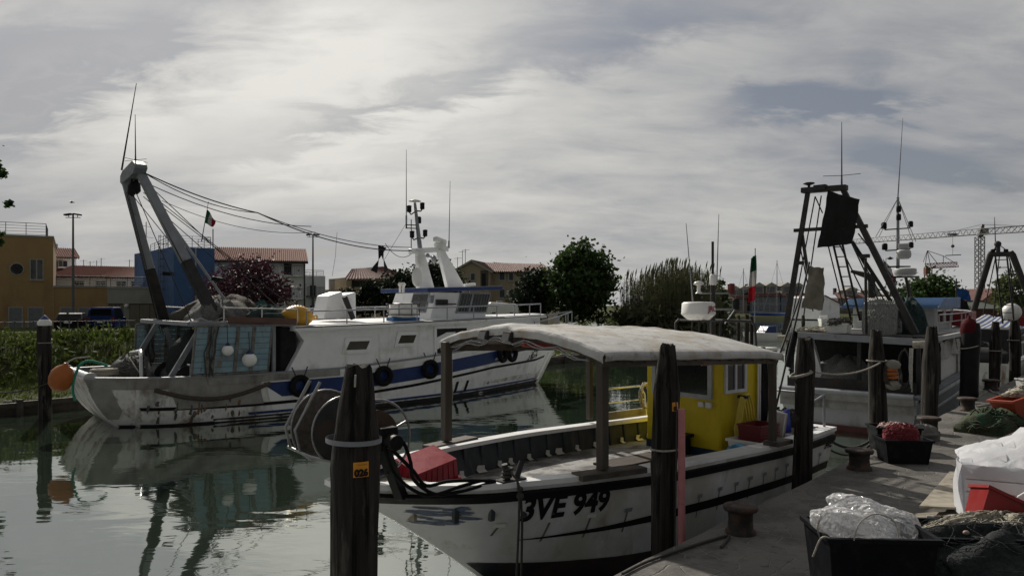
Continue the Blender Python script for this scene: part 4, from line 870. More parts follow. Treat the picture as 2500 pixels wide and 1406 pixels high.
# grey-washed inside strip, ribs and freeing ports
for side in (-1, 1):
    for i in range(19):
        x = -1.3+i*.37; p = BH.p_at(x, 1.3); q = BH.S(p, 1.2, side)
        m_ = MB(); m_.beam((x, q.y-side*.13, 1.04), (x, BH.S(p, 1.4, side).y-side*.12, bt(p)), .055, .07, (1, 0, 0)); part('rib', m_, m_inner, nb_, .01)
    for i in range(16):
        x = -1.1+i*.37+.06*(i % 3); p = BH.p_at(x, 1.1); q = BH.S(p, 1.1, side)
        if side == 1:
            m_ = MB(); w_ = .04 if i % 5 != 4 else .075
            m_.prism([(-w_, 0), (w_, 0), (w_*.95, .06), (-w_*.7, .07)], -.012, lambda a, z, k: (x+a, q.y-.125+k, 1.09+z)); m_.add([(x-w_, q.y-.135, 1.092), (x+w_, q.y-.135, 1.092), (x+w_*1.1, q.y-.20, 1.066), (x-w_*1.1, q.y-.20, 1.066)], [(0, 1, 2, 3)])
            part('freeing_port_glint', m_, m_whitepl, nb_)  # white sill painted in place of the sun glint through the port
m_stain = M('rust_stain', (.17, .15, .125), .7, var=.4, sc=6, st=(1, 1, .1), bump=0)
for px, py, big in ((1220, 1281, 1), (1345, 1268, 1), (1444, 1257, 1), (1533, 1243, 1), (1708, 1209, 0), (1757, 1192, 0), (1797, 1180, 0), (1831, 1166, 1), (1866, 1156, 0), (1895, 1144, 0), (1921, 1134, 0), (2001, 1108, 0)):
    q = hit(BF, BH, px, py); p = BH.p_at(q.x, q.z); w_ = .06 if big else .045
    m_ = MB(); dp = w_/6.5
    BH.vquad(m_, q.x-w_, q.x+w_, q.z-.026, q.z+.026, .012); o = part('scupper', m_, m_whitepl if px < 1500 else m_greysteel, hl)  # scuppers towards the bow are white: light coming through is put into the colour
    m_ = MB(); BH.vquad(m_, q.x-w_*.3, q.x+w_*.15, q.z-(.30 if px > 1300 else .16), q.z-.03, .004); part('rust_stain', m_, m_stain, o)
# registration
A = hit(BF, BH, 1266, 1274); B_ = hit(BF, BH, 1500, 1241); sl = (B_.z-A.z)/(B_.x-A.x)
C1 = hit(BF, BH, 1284, 1211); D1 = hit(BF, BH, 1508, 1187)
def on_hull(u, v):
    k = u/(B_.x-A.x); t_ = v; b = A.lerp(B_, k).lerp(C1.lerp(D1, k), t_); return BH.S(BH.p_at(b.x, b.z), b.z, -1, .011)
mb = MB(); lettering(mb, '3VE 949', .395, on_hull, .015, .0, 1.0, fit=(B_.x-A.x-.1), fity=1.0); part('registration_letters', mb, m_black, hl)
A2_ = hit(BF, BH, 2012, 1086)
def on_stern(u, v):
    x = A2_.x+u+v*.25; z = A2_.z-.06+v; return BH.S(min(.999, BH.p_at(x, z)), z, -1, .012)
mb = MB(); lettering(mb, '3VE949', .17, on_stern, .006, 0, .9, fit=.58); part('registration_letters', mb, m_black, hl)
mb = MB(); rr = random.Random(3)                                  # scuffed blue paint on the flare of the bow
for i in range(24):
    px, py = rr.uniform(1000, 1150), rr.uniform(1240, 1285); py += (px-990)*-.05
    q = hit(BF, BH, px, py); p = BH.p_at(q.x, q.z); l_ = rr.uniform(.004, .02); h_ = rr.uniform(.008, .03)
    pts = [BH.S(p+l_*math.cos(a)*rr.uniform(.6, 1.2), q.z+h_*math.sin(a)-.6*l_*math.cos(a)*1.5, -1, .006) for a in [k*.785 for k in range(8)]]; mb.add(pts, [tuple(range(8))])
part('scuffed_paint', mb, M('faded_blue_paint', (.09, .12, .19), .6, var=.5, sc=14, bump=0), hl)
# canopy: posts, frame, canvas
posts = ((.34, -1.36, 1.44, 2.93, .11), (-.02, 1.38, 1.44, 2.97, .12), (3.12, 1.56, 1.42, 2.92, .09), (3.71, -1.58, 1.41, 2.84, .09))
for x, y, z0, z1, w_ in posts:
    m_ = MB(); m_.beam((x, y, z0+.1), (x, y, z1), w_, w_); o = part('canopy_post', m_, m_post, nb_, .008)
    m_ = MB(); ln = .95 if x < 1 else .42; d = BH.S(min(1, BH.p_at(x+.2, 1.4)), 1.4, -1 if y < 0 else 1)-BH.S(BH.p_at(x-.2, 1.4), 1.4, -1 if y < 0 else 1); d.normalize(); c = Vector((x+.1, y*1.02, bt(.4)+.062))
    if x > 3.4 or x < .4: m_.beam(c-d*ln/2, c+d*ln/2, .25, .07); part('post_pad', m_, m_wood, o, .008)
xa, xb = .02, 3.78
ze = lambda x, y: lerp(2.97, 2.83, (x-xa)/(xb-xa))+(.03 if y > 0 else 0)
def cz(x, y):
    k = max(-1, min(1, (y+.06)/1.62)); r_ = .27-.0*x; seam = abs(((x-xa)/(xb-xa)*3) % 1-.5)*2
    w_ = .008*math.sin(5*x+2*y)*math.cos(4*y-2*x)+.005*math.sin(13*x-4*y)+.022*(1-seam**2)*(-1)*(1-abs(k))+.004*math.sin(19*y+9*x)
    e_ = max(0, 1-(x-xa)/.25)*.05+max(0, 1-(xb-x)/.5)*.16
    return ze(x, y)+r_*(1-abs(k)**2.2)+w_*(1-abs(k)**6)-e_*(1-k*k*.8)
rows = []; nx, ny = 64, 44
for i in range(nx+1):
    x = lerp(xa, xb, i/nx); row = []
    for j in range(ny+1):
        y = lerp(-1.68, 1.56, j/ny); row.append(Vector((x, y, cz(x, y))))
    wv = .004*math.sin(i*.7)+.003*math.sin(i*.23)
    row = [Vector((x, -1.70+wv, row[0].z-.095+.004*math.sin(i*.45))), Vector((x, -1.715+wv*.6, row[0].z-.05)), Vector((x, -1.70, row[0].z-.015))]+row+[Vector((x, 1.58, row[-1].z-.015)), Vector((x, 1.59-wv*.6, row[-1].z-.07)), Vector((x, 1.58-wv, row[-1].z-.15))]
    rows.append(row)
def end(rows0, dx):
    out = []
    for k in (.25, 1): out.append([Vector((p.x+dx*(.03+.004*math.sin(j*.7)), p.y, p.z-.11*k+.004*math.sin(j*.4))) for j, p in enumerate(rows0)])
    return out
cr = end(rows[0][2:-2], -1); ca = end(rows[-1][2:-2], 1)
hm = MB(); hm.tube([r[0]+Vector((0, -.004, 0)) for r in rows], .007, 5); hm.tube([r[-1]+Vector((0, .004, 0)) for r in rows], .007, 5)
for i in (14, 15, 33, 34, 50): hm.tube([p+Vector((0, 0, .003)) for p in rows[i]], .004, 4)
cv = MB(); cv.sheet(rows, -.006); cv.sheet(cr[::-1]+[rows[0][2:-2]], -.005); cv.sheet([rows[-1][2:-2]]+ca, -.005); canopy = part('canopy', cv, m_canvas, nb_); part('hem_and_seams', hm, M('canvas_hem', (.26, .25, .235), .8, bump=0), canopy)
for i in range(1, 15):
    m_ = MB(); r0 = rows[int(i*nx/15)][0]; m_.tube([r0+Vector((0, -.006, .01)), r0+Vector((.03, .02, -.03)), (r0.x+.05, -1.59, lerp(2.84, 2.7, i/15)+.02)], .006, 4); part('lashing', m_, m_ropedark, canopy)
for x in (xa+.06, 1.3, 2.6, xb-.08):
    m_ = MB()
    pts = [Vector((x, lerp(-1.6, 1.5, j/16), cz(x, lerp(-1.6, 1.5, j/16))-.1)) for j in range(17)]
    for a, b in zip(pts, pts[1:]): m_.beam(a, b, .07, .1)
    part('canopy_hoop', m_, m_wood, canopy)
m_ = MB(); m_.beam((xa+.05, -1.58, 2.84), (xb-.05, -1.6, 2.7), .06, .1); m_.beam((xa+.05, 1.48, 2.88), (xb-.05, 1.48, 2.76), .06, .1); part('canopy_rail', m_, m_wood, canopy)
m_ = MB(); rr = random.Random(2)
for k in range(2): m_.tube([Vector((xa-.02+.03*k, lerp(1.3, -1.45, j/22), cz(xa+.05, lerp(1.3, -1.45, j/22))-.17-.03*math.sin(j*1.3+k)-.03*k)) for j in range(23)], .009, 5)
part('trailing_cable', m_, m_greysteel, canopy)
for px, py in ((1182, 818), (1240, 822)):
    q = BF.pl(px, py, 0, xa-.06); m_ = MB(); m_.box(q, (.07, .17, .13), m=Matrix.Rotation(R(20), 3, 'Y')); o = part('work_lamp', m_, m_darksteel, canopy, .01); m_ = MB(); m_.box(q+Vector((-.04, 0, 0)), (.012, .14, .1), m=Matrix.Rotation(R(20), 3, 'Y')); part('lens', m_, M('dull_lamp_lens', (.16, .16, .16), .3, bump=0), o)
m_ = MB(); m_.tube([(xa+.02, -.25, 3.03), (2.62, -1.18, 2.75)], .062, 16); rp = part('red_pipe', m_, m_redpipe, nb_)
m_ = MB(); m_.lathe([(.083, -.05), (.083, .05), (.055, .052), (.055, -.04)], (2.62, -1.18, 2.73), 18, Matrix.Rotation(R(-20), 3, 'Z') @ Matrix.Rotation(R(90), 3, 'Y')); part('pink_pipe_end', m_, m_pink, rp)
m_ = MB(); m_.tube([BF.pl(*p, 1, 1.36) for p in ((1104, 880), (1103, 930), (1105, 960), (1101, 1003))], .01, 5); part('hanging_cord', m_, m_rope, canopy)
# cabin
cx0, cx1, cy0, cy1, cz0, cz1 = 3.9, 5.36, -.56, .93, 1.05, 2.72
cb_ = MB(); ch = .03
cb_.prism([(cx0, cy0+ch), (cx0+ch, cy0), (cx1, cy0), (cx1, cy1), (cx0, cy1)], cz1-cz0, lambda x, y, k: (x, y, cz0+.13+k*(1-.13/(cz1-cz0)))); cab = part('cabin', cb_, m_yellowpaint, nb_, .01)
cb_ = MB(); cb_.prism([(cx0-.012, cy0+ch-.01), (cx0+ch-.01, cy0-.012), (cx1+.01, cy0-.012), (cx1+.01, cy1+.01), (cx0-.012, cy1+.01)], .14, lambda x, y, k: (x, y, cz0+k)); part('blue_base', cb_, M('dark_blue_base_paint', (.02, .05, .09), .5, var=.2), cab)
cb_ = MB(); cb_.bx(cx0-.1, cx1+.1, cy0-.08, cy1+.08, cz1, cz1+.06); part('cabin_roof', cb_, m_whitepl, cab, .015)
def win(parent, o, ux, u0, u1, z0, z1, nrm, fw=.05, mull=(), mat=None, dep=.045, glass=m_glass):
    """window frame with pane; o + ux*u is the wall line, nrm points outward"""
    o, ux, nrm = Vector(o), Vector(ux), Vector(nrm); f = MB()
    def bar(a, b, c, d, e=dep): f.prism([(a, c), (b, c), (b, d), (a, d)], e, lambda x, y, k: o+ux*x+Vector((0, 0, y))+nrm*(k-.004))
    bar(u0-fw, u0, z0-fw, z1+fw); bar(u1, u1+fw, z0-fw, z1+fw); bar(u0, u1, z0-fw, z0); bar(u0, u1, z1, z1+fw)
    for m_ in mull: bar(m_-fw*.5, m_+fw*.5, z0, z1, dep*.8)
    w_ = part('window', f, mat or m_whitepl, parent); g = MB(); g.add([o+ux*x+Vector((0, 0, y))+nrm*.012 for x, y in ((u0, z0), (u1, z0), (u1, z1), (u0, z1))], [(0, 1, 2, 3)]); part('pane', g, glass, w_); return w_
w1 = win(cab, (cx0, 0, 0), (0, 1, 0), -.34, .72, 2.06, 2.64, (-1, 0, 0), .075, (), M('grey_pvc', (.4, .42, .44), .5, bump=0))
win(cab, (0, cy0, 0), (1, 0, 0), 4.04, 4.53, 2.14, 2.65, (0, -1, 0), .05, (4.29,), M('pale_pvc', (.55, .57, .6), .45, bump=0))
win(cab, (0, cy0, 0), (1, 0, 0), 5.14, 5.3, 2.2, 2.66, (0, -1, 0), .03, (), m_darksteel)
m_ = MB(); m_.box((cx0-.03, -.22, 1.9), (.06, .1, .08)); m_.box((cx0-.03, -.36, 1.9), (.05, .1, .09)); part('socket_box', m_, m_whitepl, cab)
m_ = MB(); m_.tube([(4.88, cy0-.05, 1.5), (4.9, cy0-.05, 2.8)], .02, 6); m_.tube([(4.94, cy0-.05, 1.45), (4.96, cy0-.05, 2.8)], .015, 6); part('door_frame', m_, m_whitepl, cab)
m_ = MB(); rows = [[Vector((4.98+.0*j+(j/5)*lerp(.06, .34, min(1, i/5))+.02*math.sin(j*2+i), cy0-.06-.03*math.sin(j*1.9+i*.4), 2.8-i*.15)) for j in range(6)] for i in range(10)]
m_.sheet(rows, .012); solo('oilskin', m_, m_black, 'black oilskin hanging on the quay side wall of the yellow cabin', 'oilskin', BF)
t = thing('hose', 'coiled yellow hose hanging on the yellow cabin wall below the small window', 'hose', Fr(BF.w(4.2, cy0-.1, 1.05), BF.th)); m_ = MB(); rr = random.Random(6)
for k in range(4):
    w_, h_, ox = .17+.022*k, .42+.015*k, .03*k; m_.tube([Vector((.1+ox+w_*math.sin(a)*(1.1 if math.cos(a) < 0 else .7), -.02-.02*k+.01*math.sin(3*a), .56+h_*math.cos(a))) for a in [6.2832*i/22 for i in range(22)]], .018, 6, True)
part('hose_coil', m_, M('pale_yellow_hose', (.62, .5, .08), .4, bump=0), t); m_ = MB(); m_.box((.12, -.03, .98), (.07, .16, .05)); part('hook', m_, m_darksteel, t)
m_ = MB(); m_.bx(3.45, 3.85, -.1, .75-.3, 1.36, 1.41); m_.bx(3.48, 3.54, -.05, .4, 1.07, 1.36); m_.bx(3.76, 3.82, -.05, .4, 1.07, 1.36); solo('bench', m_, m_black, 'small black bench standing against the front of the yellow cabin', 'bench', BF, bev=.01)
# radar, mast and rack on the cabin roof
m_ = MB(); c = BF.pl(1705, 755, 1, .2); c0 = c; zt = cz1+.06
m_.lathe([(.0, .13), (.24, .125), (.275, .10), (.285, -.06), (.29, -.075), (.27, -.10), (.19, -.17), (.17, -.18)], c, 28); rd = part('radar_dome', m_, m_whitepl, nb_)
m_ = MB()
def on_dome(u, v):
    a = R(-112)+u/.287; return c+Vector((.2875*math.cos(a), .2875*math.sin(a), -.005+v-.03))
lettering(m_, 'JRC', .13, on_dome, .004); part('red_letters', m_, M('dark_red_lettering', (.25, .02, .03), .5, bump=0), rd)
m_ = MB()
for dx, dy in ((-.12, -.1), (.12, -.1), (0, .12)): m_.tube([c+Vector((dx, dy, -.17)), (c.x+dx*1.3, c.y+dy*1.3, zt)], .018, 6)
part('radar_stand', m_, m_darksteel, rd)
m_ = MB()
for y in (-.35, .55):
    m_.tube([(4.2, y, zt), (4.2, y, 3.2), (4.28, y, 3.25), (5.1, y, 3.22), (5.2, y, 3.16), (5.25, y, zt)], .022, 7)
for x in (4.28, 4.7, 5.1): m_.tube([(x, -.35, 3.24), (x, .55, 3.24)], .016, 6)
part('roof_rack', m_, m_darksteel, nb_)
mp = BF.pl(1741, 790, 1, .1); mtop = BF.pl(1740, 590, 1, .1)
m_ = MB(); m_.tube([(mp.x, .1, zt), (mtop.x, .1, BF.pl(1740, 690, 1, .1).z)], .042, 8); m_.tube([(mtop.x, .1, BF.pl(1740, 680, 1, .1).z), tuple(mtop)], .024, 6); mast = part('mast', m_, m_darksteel, nb_)
m_ = MB(); q = BF.pl(1741, 682, 1, .1); m_.lathe([(.05, -.1), (.06, -.08), (.06, .06), (.04, .09)], q, 12); part('mast_lamp', m_, m_whitepl, mast)
m_ = MB(); a, b = BF.pl(1708, 716, 1, .1), BF.pl(1790, 716, 1, .1); m_.tube([a, b], .016, 6); a2, b2 = BF.pl(1741, 755, 1, .1), BF.pl(1795, 755, 1, .1); m_.tube([a2, b2], .016, 6); m_.tube([BF.pl(1770, 790, 1, .1), b2], .012, 5); part('mast_arm', m_, m_greysteel, mast)
m_ = MB(); q = BF.pl(1706, 703, 1, .1); m_.lathe([(.06, -.09), (.03, -.06), (.03, .04), (.09, .06), (.07, .1), (.0, .12)], q, 12); part('antenna', m_, m_whitepl, mast)
for px, py, ma in ((1785, 706, M('red_lamp', (.12, .012, .015), .4, bump=0)), (1797, 744, m_black)):
    m_ = MB(); q = BF.pl(px, py, 1, .1); m_.lathe([(.05, -.09), (.06, -.06), (.06, .07), (.07, .08), (.05, .1)], q, 12); part('navigation_lamp', m_, ma, mast)
for (x0, y0), (x1, y1) in (((1691, 735), (1675, 545)), ((1750, 690), (1755, 523))):
    m_ = MB(); m_.tube([BF.pl(x0, y0, 1, .3), BF.pl(x1, y1, 1, .3)], [.014, .005], 6); part('whip_aerial', m_, m_greysteel, nb_)
# net drum on the bow
hd_ = Vector((-2.3, 0, 2.1)); RX = Matrix.Rotation(R(-90), 3, 'X')
m_ = MB(); m_.tube([(-2.3, -.62, 2.1), (-2.3, .58, 2.1)], .09, 14); dr_ = part('net_drum', m_, m_darksteel, nb_)
for y, r_ in ((-.62, .41), (.1, .38), (.58, .41)):
    m_ = MB(); m_.torus((-2.3, y, 2.1), r_, .013, RX, 36, 8)
    for k in range(5): a = k*1.2566+.4; m_.tube([(-2.3, y, 2.1), (-2.3+r_*math.cos(a), y, 2.1+r_*math.sin(a))], .012, 6)
    o = part('drum_ring', m_, m_dullinox, dr_)
    if y > -.6:
        m_ = MB(); m_.lathe([(.05, -.012), (r_-.01, -.012), (r_-.01, .012), (.05, .012)], (-2.3, y, 2.1), 36, RX); part('mesh_disc', m_, M('dusty_brown_mesh', (.085, .072, .064), .9, var=.4, sc=20, bump=.6, bs=60) if y > .3 else m_darksteel, o)
m_ = MB(); m_.lathe([(.05, -.012), (.30, -.012), (.30, .012), (.05, .012)], (-2.3, -.56, 2.1), 36, RX); part('drum_flange', m_, M('rusty_brown_steel', (.06, .035, .025), .7, .3, var=.4, bump=.2), dr_)
for y in (.45, .72):
    m_ = MB(); m_.tube([(-2.42, y, 2.62), (-2.72, y, 2.1), (-2.66, y, 1.86), (-2.3, y-.1, 1.7)], .02, 7); part('guide_bar', m_, m_dullinox, dr_)
m_ = MB(); m_.tube([(-2.66, .78, 1.86), (-2.66, .2, 1.84), (-2.3, -.2, 1.72)], .018, 6); part('guide_bar', m_, m_dullinox, dr_)
m_ = MB(); m_.beam((-2.3, -.7, 2.1), (-1.95, -.55, 1.42), .12, .1); part('drum_frame', m_, m_black, dr_, .01); m_ = MB(); m_.beam((-2.3, .66, 2.1), (-2.0, .5, 1.42), .1, .1); part('drum_frame', m_, m_black, dr_, .01); m_ = MB(); m_.box((-2.25, -.74, 2.12), (.2, .14, .24)); m_.tube([(-2.25, -.74, 2.1), (-2.25, -.95, 2.1)], .08, 12); part('hydraulic_motor', m_, m_black, dr_, .01)
for k, pts in enumerate((((955, 1060), (985, 1080), (1003, 1130), (1010, 1170), (1060, 1205), (1120, 1200), (1175, 1185), (1208, 1174)), ((938, 1090), (960, 1150), (1000, 1190), (1050, 1208), (1120, 1188), (1180, 1172), (1210, 1175)), ((945, 1085), (975, 1115), (1010, 1150), (1040, 1185), (1090, 1175), (1150, 1172), (1205, 1174)))):
    w3 = []
    for i, (px, py) in enumerate(pts):
        u = i/(len(pts)-1); w3.append(BF.pl(px, py, 1, lerp(-.85, -1.0, u)))
    m_ = MB(); sm = []
    for a, b, c2, d2 in zip([w3[0]]+w3, w3, w3[1:], w3[2:]+[w3[-1]]):
        for q in range(4): t_ = q/4; sm.append(.5*((2*b)+(c2-a)*t_+(2*a-5*b+4*c2-d2)*t_*t_+(3*b-a-3*c2+d2)*t_**3))
    m_.tube(sm+[w3[-1]], .02, 8); part('hydraulic_hose', m_, m_rubber, nb_)
m_ = MB(); c = hit(BF, BH, 1265, 1172); c = Vector((c.x, -1.02, bt(.2)+.06)); m_.box(c+Vector((0, 0, .012)), (.34, .14, .02)); m_.tube([c+Vector((-.05, 0, 0)), c+Vector((-.1, 0, .2))], .035, 10); m_.tube([c+Vector((.07, 0, 0)), c+Vector((.16, 0, .2))], .035, 10); part('mooring_bitt', m_, m_darksteel, nb_)
m_ = MB(); rr = random.Random(8)
for k in range(3): m_.torus(c+Vector((-.07+.01*k, 0, .06+.04*k)), .05, .018, n=12, k=6)
e0 = hit(BF, BH, 1256, 1200)+Vector((0, -.1, 0))
for k in range(2): m_.tube([c+Vector((-.06, -.04, .12)), c+Vector((-.05, -.16, .05)), e0+Vector((-.01+.02*k, 0, 0)), e0+Vector((-.02+.05*k, 0, -.35)), Vector((e0.x-.10+.10*k, e0.y, -.3))], .014, 7)
m_.ball(e0+Vector((0, 0, -.03)), .045, 8, 6); m_.ball(e0+Vector((0, 0, .05)), .035, 8, 6)
part('mooring_rope', m_, m_rope if False else m_ropedark, nb_)
# hatch boards on deck
m_ = MB()
for i, (x0, x1, y0, y1, a) in enumerate(((1.3, 2.6, -1.0, -.62, .0), (1.35, 2.7, -.58, -.2, .0), (1.9, 3.2, -.15, .3, .0))): m_.box(((x0+x1)/2, (y0+y1)/2, 1.10+.012*i), (x1-x0, y1-y0, .035), a)
part('hatch_board', m_, M('dark_stained_board', (.055, .042, .035), .7, var=.35, sc=6, st=(.2, 1, 1), bump=.3), nb_)
m_ = MB(); m_.box((1.75, -1.0, 1.145), (.75, .13, .02), R(8)); part('white_board', m_, m_white, nb_)
# far side rail, stern rail
m_ = MB(); g0 = 1.48
m_.tube([(3.3, 1.46, g0), (3.34, 1.46, g0+.42), (3.42, 1.46, g0+.55), (4.3, 1.44, g0+.55), (4.42, 1.43, g0+.4), (4.45, 1.42, g0)], .02, 7); m_.tube([(3.34, 1.46, g0+.3), (4.42, 1.43, g0+.3)], .014, 6); sr = part('side_rail', m_, m_inox, nb_)
m_ = MB(); m_.beam((3.3, 1.47, g0+.07), (4.6, 1.43, g0+.07), .04, .14); part('side_board', m_, m_plank, sr)
m_ = MB(); m_.tube([(5.0, -1.36, 1.46), (5.02, -1.34, 1.86), (5.8, -1.28, 2.0), (5.84, -1.26, 1.45)], .022, 7); m_.tube([(5.8, -1.28, 2.0), (5.86, 1.2, 2.0), (5.86, 1.2, 1.45)], .022, 7); part('stern_rail', m_, m_greysteel, nb_)
# loose things aboard
def tub(mb, w, d, h, th=.02, taper=.9, rim=.03, z=0):
    """open tapered box with real wall thickness and a rim"""
    ring = lambda a, b, zz: [Vector((sx*a/2, sy*b/2, zz)) for sx, sy in ((-1, -1), (1, -1), (1, 1), (-1, 1))]
    L_ = [ring(w*taper, d*taper, z), ring(w, d, z+h-rim), ring(w+rim*1.4, d+rim*1.4, z+h-rim), ring(w+rim*1.4, d+rim*1.4, z+h), ring(w-th*2, d-th*2, z+h), ring(w*taper-th*2, d*taper-th*2, z+th)]
    for a, b in zip(L_, L_[1:]): mb.add(a+b, [(i, (i+1) % 4, 4+(i+1) % 4, 4+i) for i in range(4)])
    mb.add(L_[0], [(3, 2, 1, 0)]); mb.add(L_[-1], [(0, 1, 2, 3)]); return mb
def place(name, label, cat, fr, mb, mat, x, y, z, rz=0, tilt=None, group=None, bev=.008):
    o = mesh_obj(name, mb, mat, None, bev); o.location = fr.w(x, y, z); o.rotation_euler = (0, 0, fr.th+rz) if not tilt else (tilt[0], tilt[1], fr.th+rz); return tag(o, label, cat, group)
m_ = MB(); tub(m_, .74, .5, .3, .02, .88, .04)
for k in range(7): x_ = -.3+.1*k; [m_.beam((x_*.9, sy*.222, .02), (x_, sy*.252, .25), .02, .016) for sy in (-1, 1)]
for k in range(4): y_ = -.18+.12*k; [m_.beam((sx*.327, y_*.9, .02), (sx*.372, y_, .25), .016, .02) for sx in (-1, 1)]
place('crate', 'red plastic crate lying on its side on the foredeck of the white open boat', 'crate', BF, m_, M('crimson_plastic', (.27, .008, .024), .45, var=.15, c2=(.22, .02, .03), f2=.62, sc2=5, bump=.1), -1.0, .42, 1.56, R(8), (R(197), R(-8), 0))
m_ = MB(); tub(m_, 1.05, .62, .36, .02, .9, .04); place('tub', 'white plastic fish tub beside the yellow cabin on the quay side', 'tub', BF, m_, m_whitepl, 4.35, -1.05, 1.07)
m_ = MB(); tub(m_, .52, .4, .28, .015, .92, .02)
for k in range(5): m_.tube([(-.27, -.2, .05+.045*k), (.27, -.2, .05+.045*k)], .008, 5)
place('crate', 'dark red ribbed crate standing in the white fish tub by the cabin', 'crate', BF, m_, M('dark_red_plastic', (.16, .018, .02), .5, bump=.05), 4.3, -.98, 1.36)
m_ = MB(); m_.sheet([[Vector((x*.09-.2, y*.08-.16, .09+.05*math.sin(x*1.7+y)-.02*abs(y-2)*abs(x-2.5)*.4)) for y in range(5)] for x in range(6)], .02); m_.ball((0, 0, .06), .17, 12, 8, (1.1, .8, .7)); place('bag', 'crumpled bright blue plastic bag lying on the boat deck below the yellow hose', 'bag', BF, m_, m_cyan, 3.42, -1.2, 1.28, bev=0)
m_ = MB(); m_.box((0, 0, .2), (.09, .3, .4)); place('board', 'weathered white board leaning in the boat behind the rear canopy post', 'board', BF, m_, m_white_worn, 4.75, -1.0, 1.4, 0, (R(8), 0, 0))
m_ = MB(); m_.prism([(-.3, 0), (.3, 0), (.24, .4), (-.2, .3)], .05, lambda x, y, k: (x, k, y)); place('lid', 'dark blue plastic lid leaning in the boat beside a mooring pile', 'lid', BF, m_, m_bluepl, 5.05, -.95, 1.38)
n_ = MB(); heap(n_, (5.55, -.7, 1.45), .28, .3, .2, 4, rough=.25); strands(n_, (5.55, -.7, 1.45), .34, .36, .24, 26, .012, 3); coil(n_, (5.6, -.2, 1.5), .22, .02, 5, 3, Matrix.Rotation(R(90), 3, 'X')); solo('rope_heap', n_, m_ropedark, 'dark ropes heaped and hung on the stern rail of the white open boat', 'rope', BF)
n_ = MB(); coil(n_, (4.32, 1.36, 1.86), .13, .016, 6, 9, Matrix.Rotation(R(90), 3, 'X') @ Matrix.Diagonal(Vector((1, 1.7, 1))), .012); solo('rope_coil', n_, m_beige, 'pale rope coil hung on the far side rail next to the yellow cabin', 'rope', BF)
def dan_buoy(label, x, y, z, px, py, fl=None, box=False):
    fr = Fr(BF.w(x, y, z), BF.th); t = thing('marker_buoy', label, 'marker buoy', fr, 'marker buoys at the boat stern'); tp = BF.pl(px, py, 1, y)-Vector((x, y, z))
    m_ = MB(); m_.tube([(0, 0, 0), tuple(tp)], .018, 7); part('pole', m_, m_darksteel, t)
    if fl:
        rows = []
        for i in range(7):
            u = lerp(fl[0], fl[1], i/6); b = tp*u; wd = fl[2]*(1-.75*abs(i/6-0)*0)*(i/6)**.7; rows.append([b+Vector((wd*j/4+.01*math.sin(i+j), .06*math.sin(j*1.5+i*.5), -.12*j/4)) for j in range(5)])
        m_ = MB(); m_.sheet(rows, .006); part('flag', m_, fl[3], t)
    if box:
        b = tp*.32; m_ = MB(); m_.box(b, (.3, .22, .2)); m_.box(b+Vector((0, 0, .11)), (.26, .19, .03)); o = part('float', m_, m_styro, t, .03); m_ = MB(); m_.box(b-Vector((0, 0, .15)), (.28, .2, .09)); part('weight', m_, M('rusty_weight', (.12, .06, .04), .8, bump=.3), t)
dan_buoy('marker buoy with a black flag leaning against a mooring pile', 5.3, -.55, 1.2, 1976, 640, (.62, .40, .26, m_black))
dan_buoy('marker buoy pole with a white foam float behind the rear canopy post', 5.0, -.35, 1.15, 1962, 700, None, True)
# ================================================================== MOORING PILES AND BOLLARDS
def pile(px, d, w, top_py, label, seed, tip=.55, tipl=.55, lean=0, mat=None, base=-1.5, shape=None):
    c = P(px, HY, d); h = EYE-(top_py-HY)/FPX*d; q = random.Random(seed); fr = Fr((c.x, c.y, 0), 0)
    n, k = 18, 34; ph = [q.uniform(0, 6.28) for _ in range(6)]; rows = []
    for i in range(k+1):
        z = lerp(base, h, i/k); e = max(0, (z-(h-tipl))/tipl); r_ = w/2*(1-(1-tip)*e)*(1+.05*math.sin(z*2.1+ph[0])) ; row = []
        for j in range(n):
            a = 6.2832*j/n; rr_ = r_*(1+.06*math.sin(3*a+ph[1])+.03*math.sin(5*a+ph[2]+z*.7)+.025*math.sin(9*a+ph[3])+q.uniform(-.02, .02)+.05*max(0, mn.noise(Vector((3*math.cos(a), 3*math.sin(a), z*.9+seed)))))
            if e > 0: rr_ *= 1+.025*e*math.cos(3*a+ph[4])
            row.append(Vector((rr_*math.cos(a)+(lean+.012*math.sin(ph[0]))*z+.025*math.sin(z*1.1+ph[5]), rr_*math.sin(a), z+(q.uniform(-.03, .03) if i == k else 0))))
        row.append(row[0]); rows.append(row)
    t = thing('mooring_pile', label, 'mooring pile', fr, 'wooden mooring piles'); m_ = MB(); m_.grid(rows, True)
    tp = rows[-1][:-1]; c0 = sum(tp, Vector())/n; m_.add(tp+[c0+Vector((0, 0, .01))], [(i, (i+1) % n, n) for i in range(n)]); part('post', m_, mat or m_pile, t)
    return t, fr, h
def band(t, z, r, rr=.018, mat=None, tilt=0, name='rope_band', flat=False):
    m_ = MB(); n = 26; pts = [Vector((r*math.cos(6.2832*i/n), r*math.sin(6.2832*i/n), z+tilt*math.cos(6.2832*i/n))) for i in range(n)]
    if flat:
        m_.grid([[p+Vector((0, 0, dz))*1.0 for p in pts+pts[:1]] for dz in (-.016, .016)], True); m_.grid([[p*1.0+Vector((p.x*.05, p.y*.05, dz)) for p in pts+pts[:1]] for dz in (-.016, .016)], True)
    else: m_.tube(pts, rr, 6, True)
    part(name, m_, mat or m_rope, t)
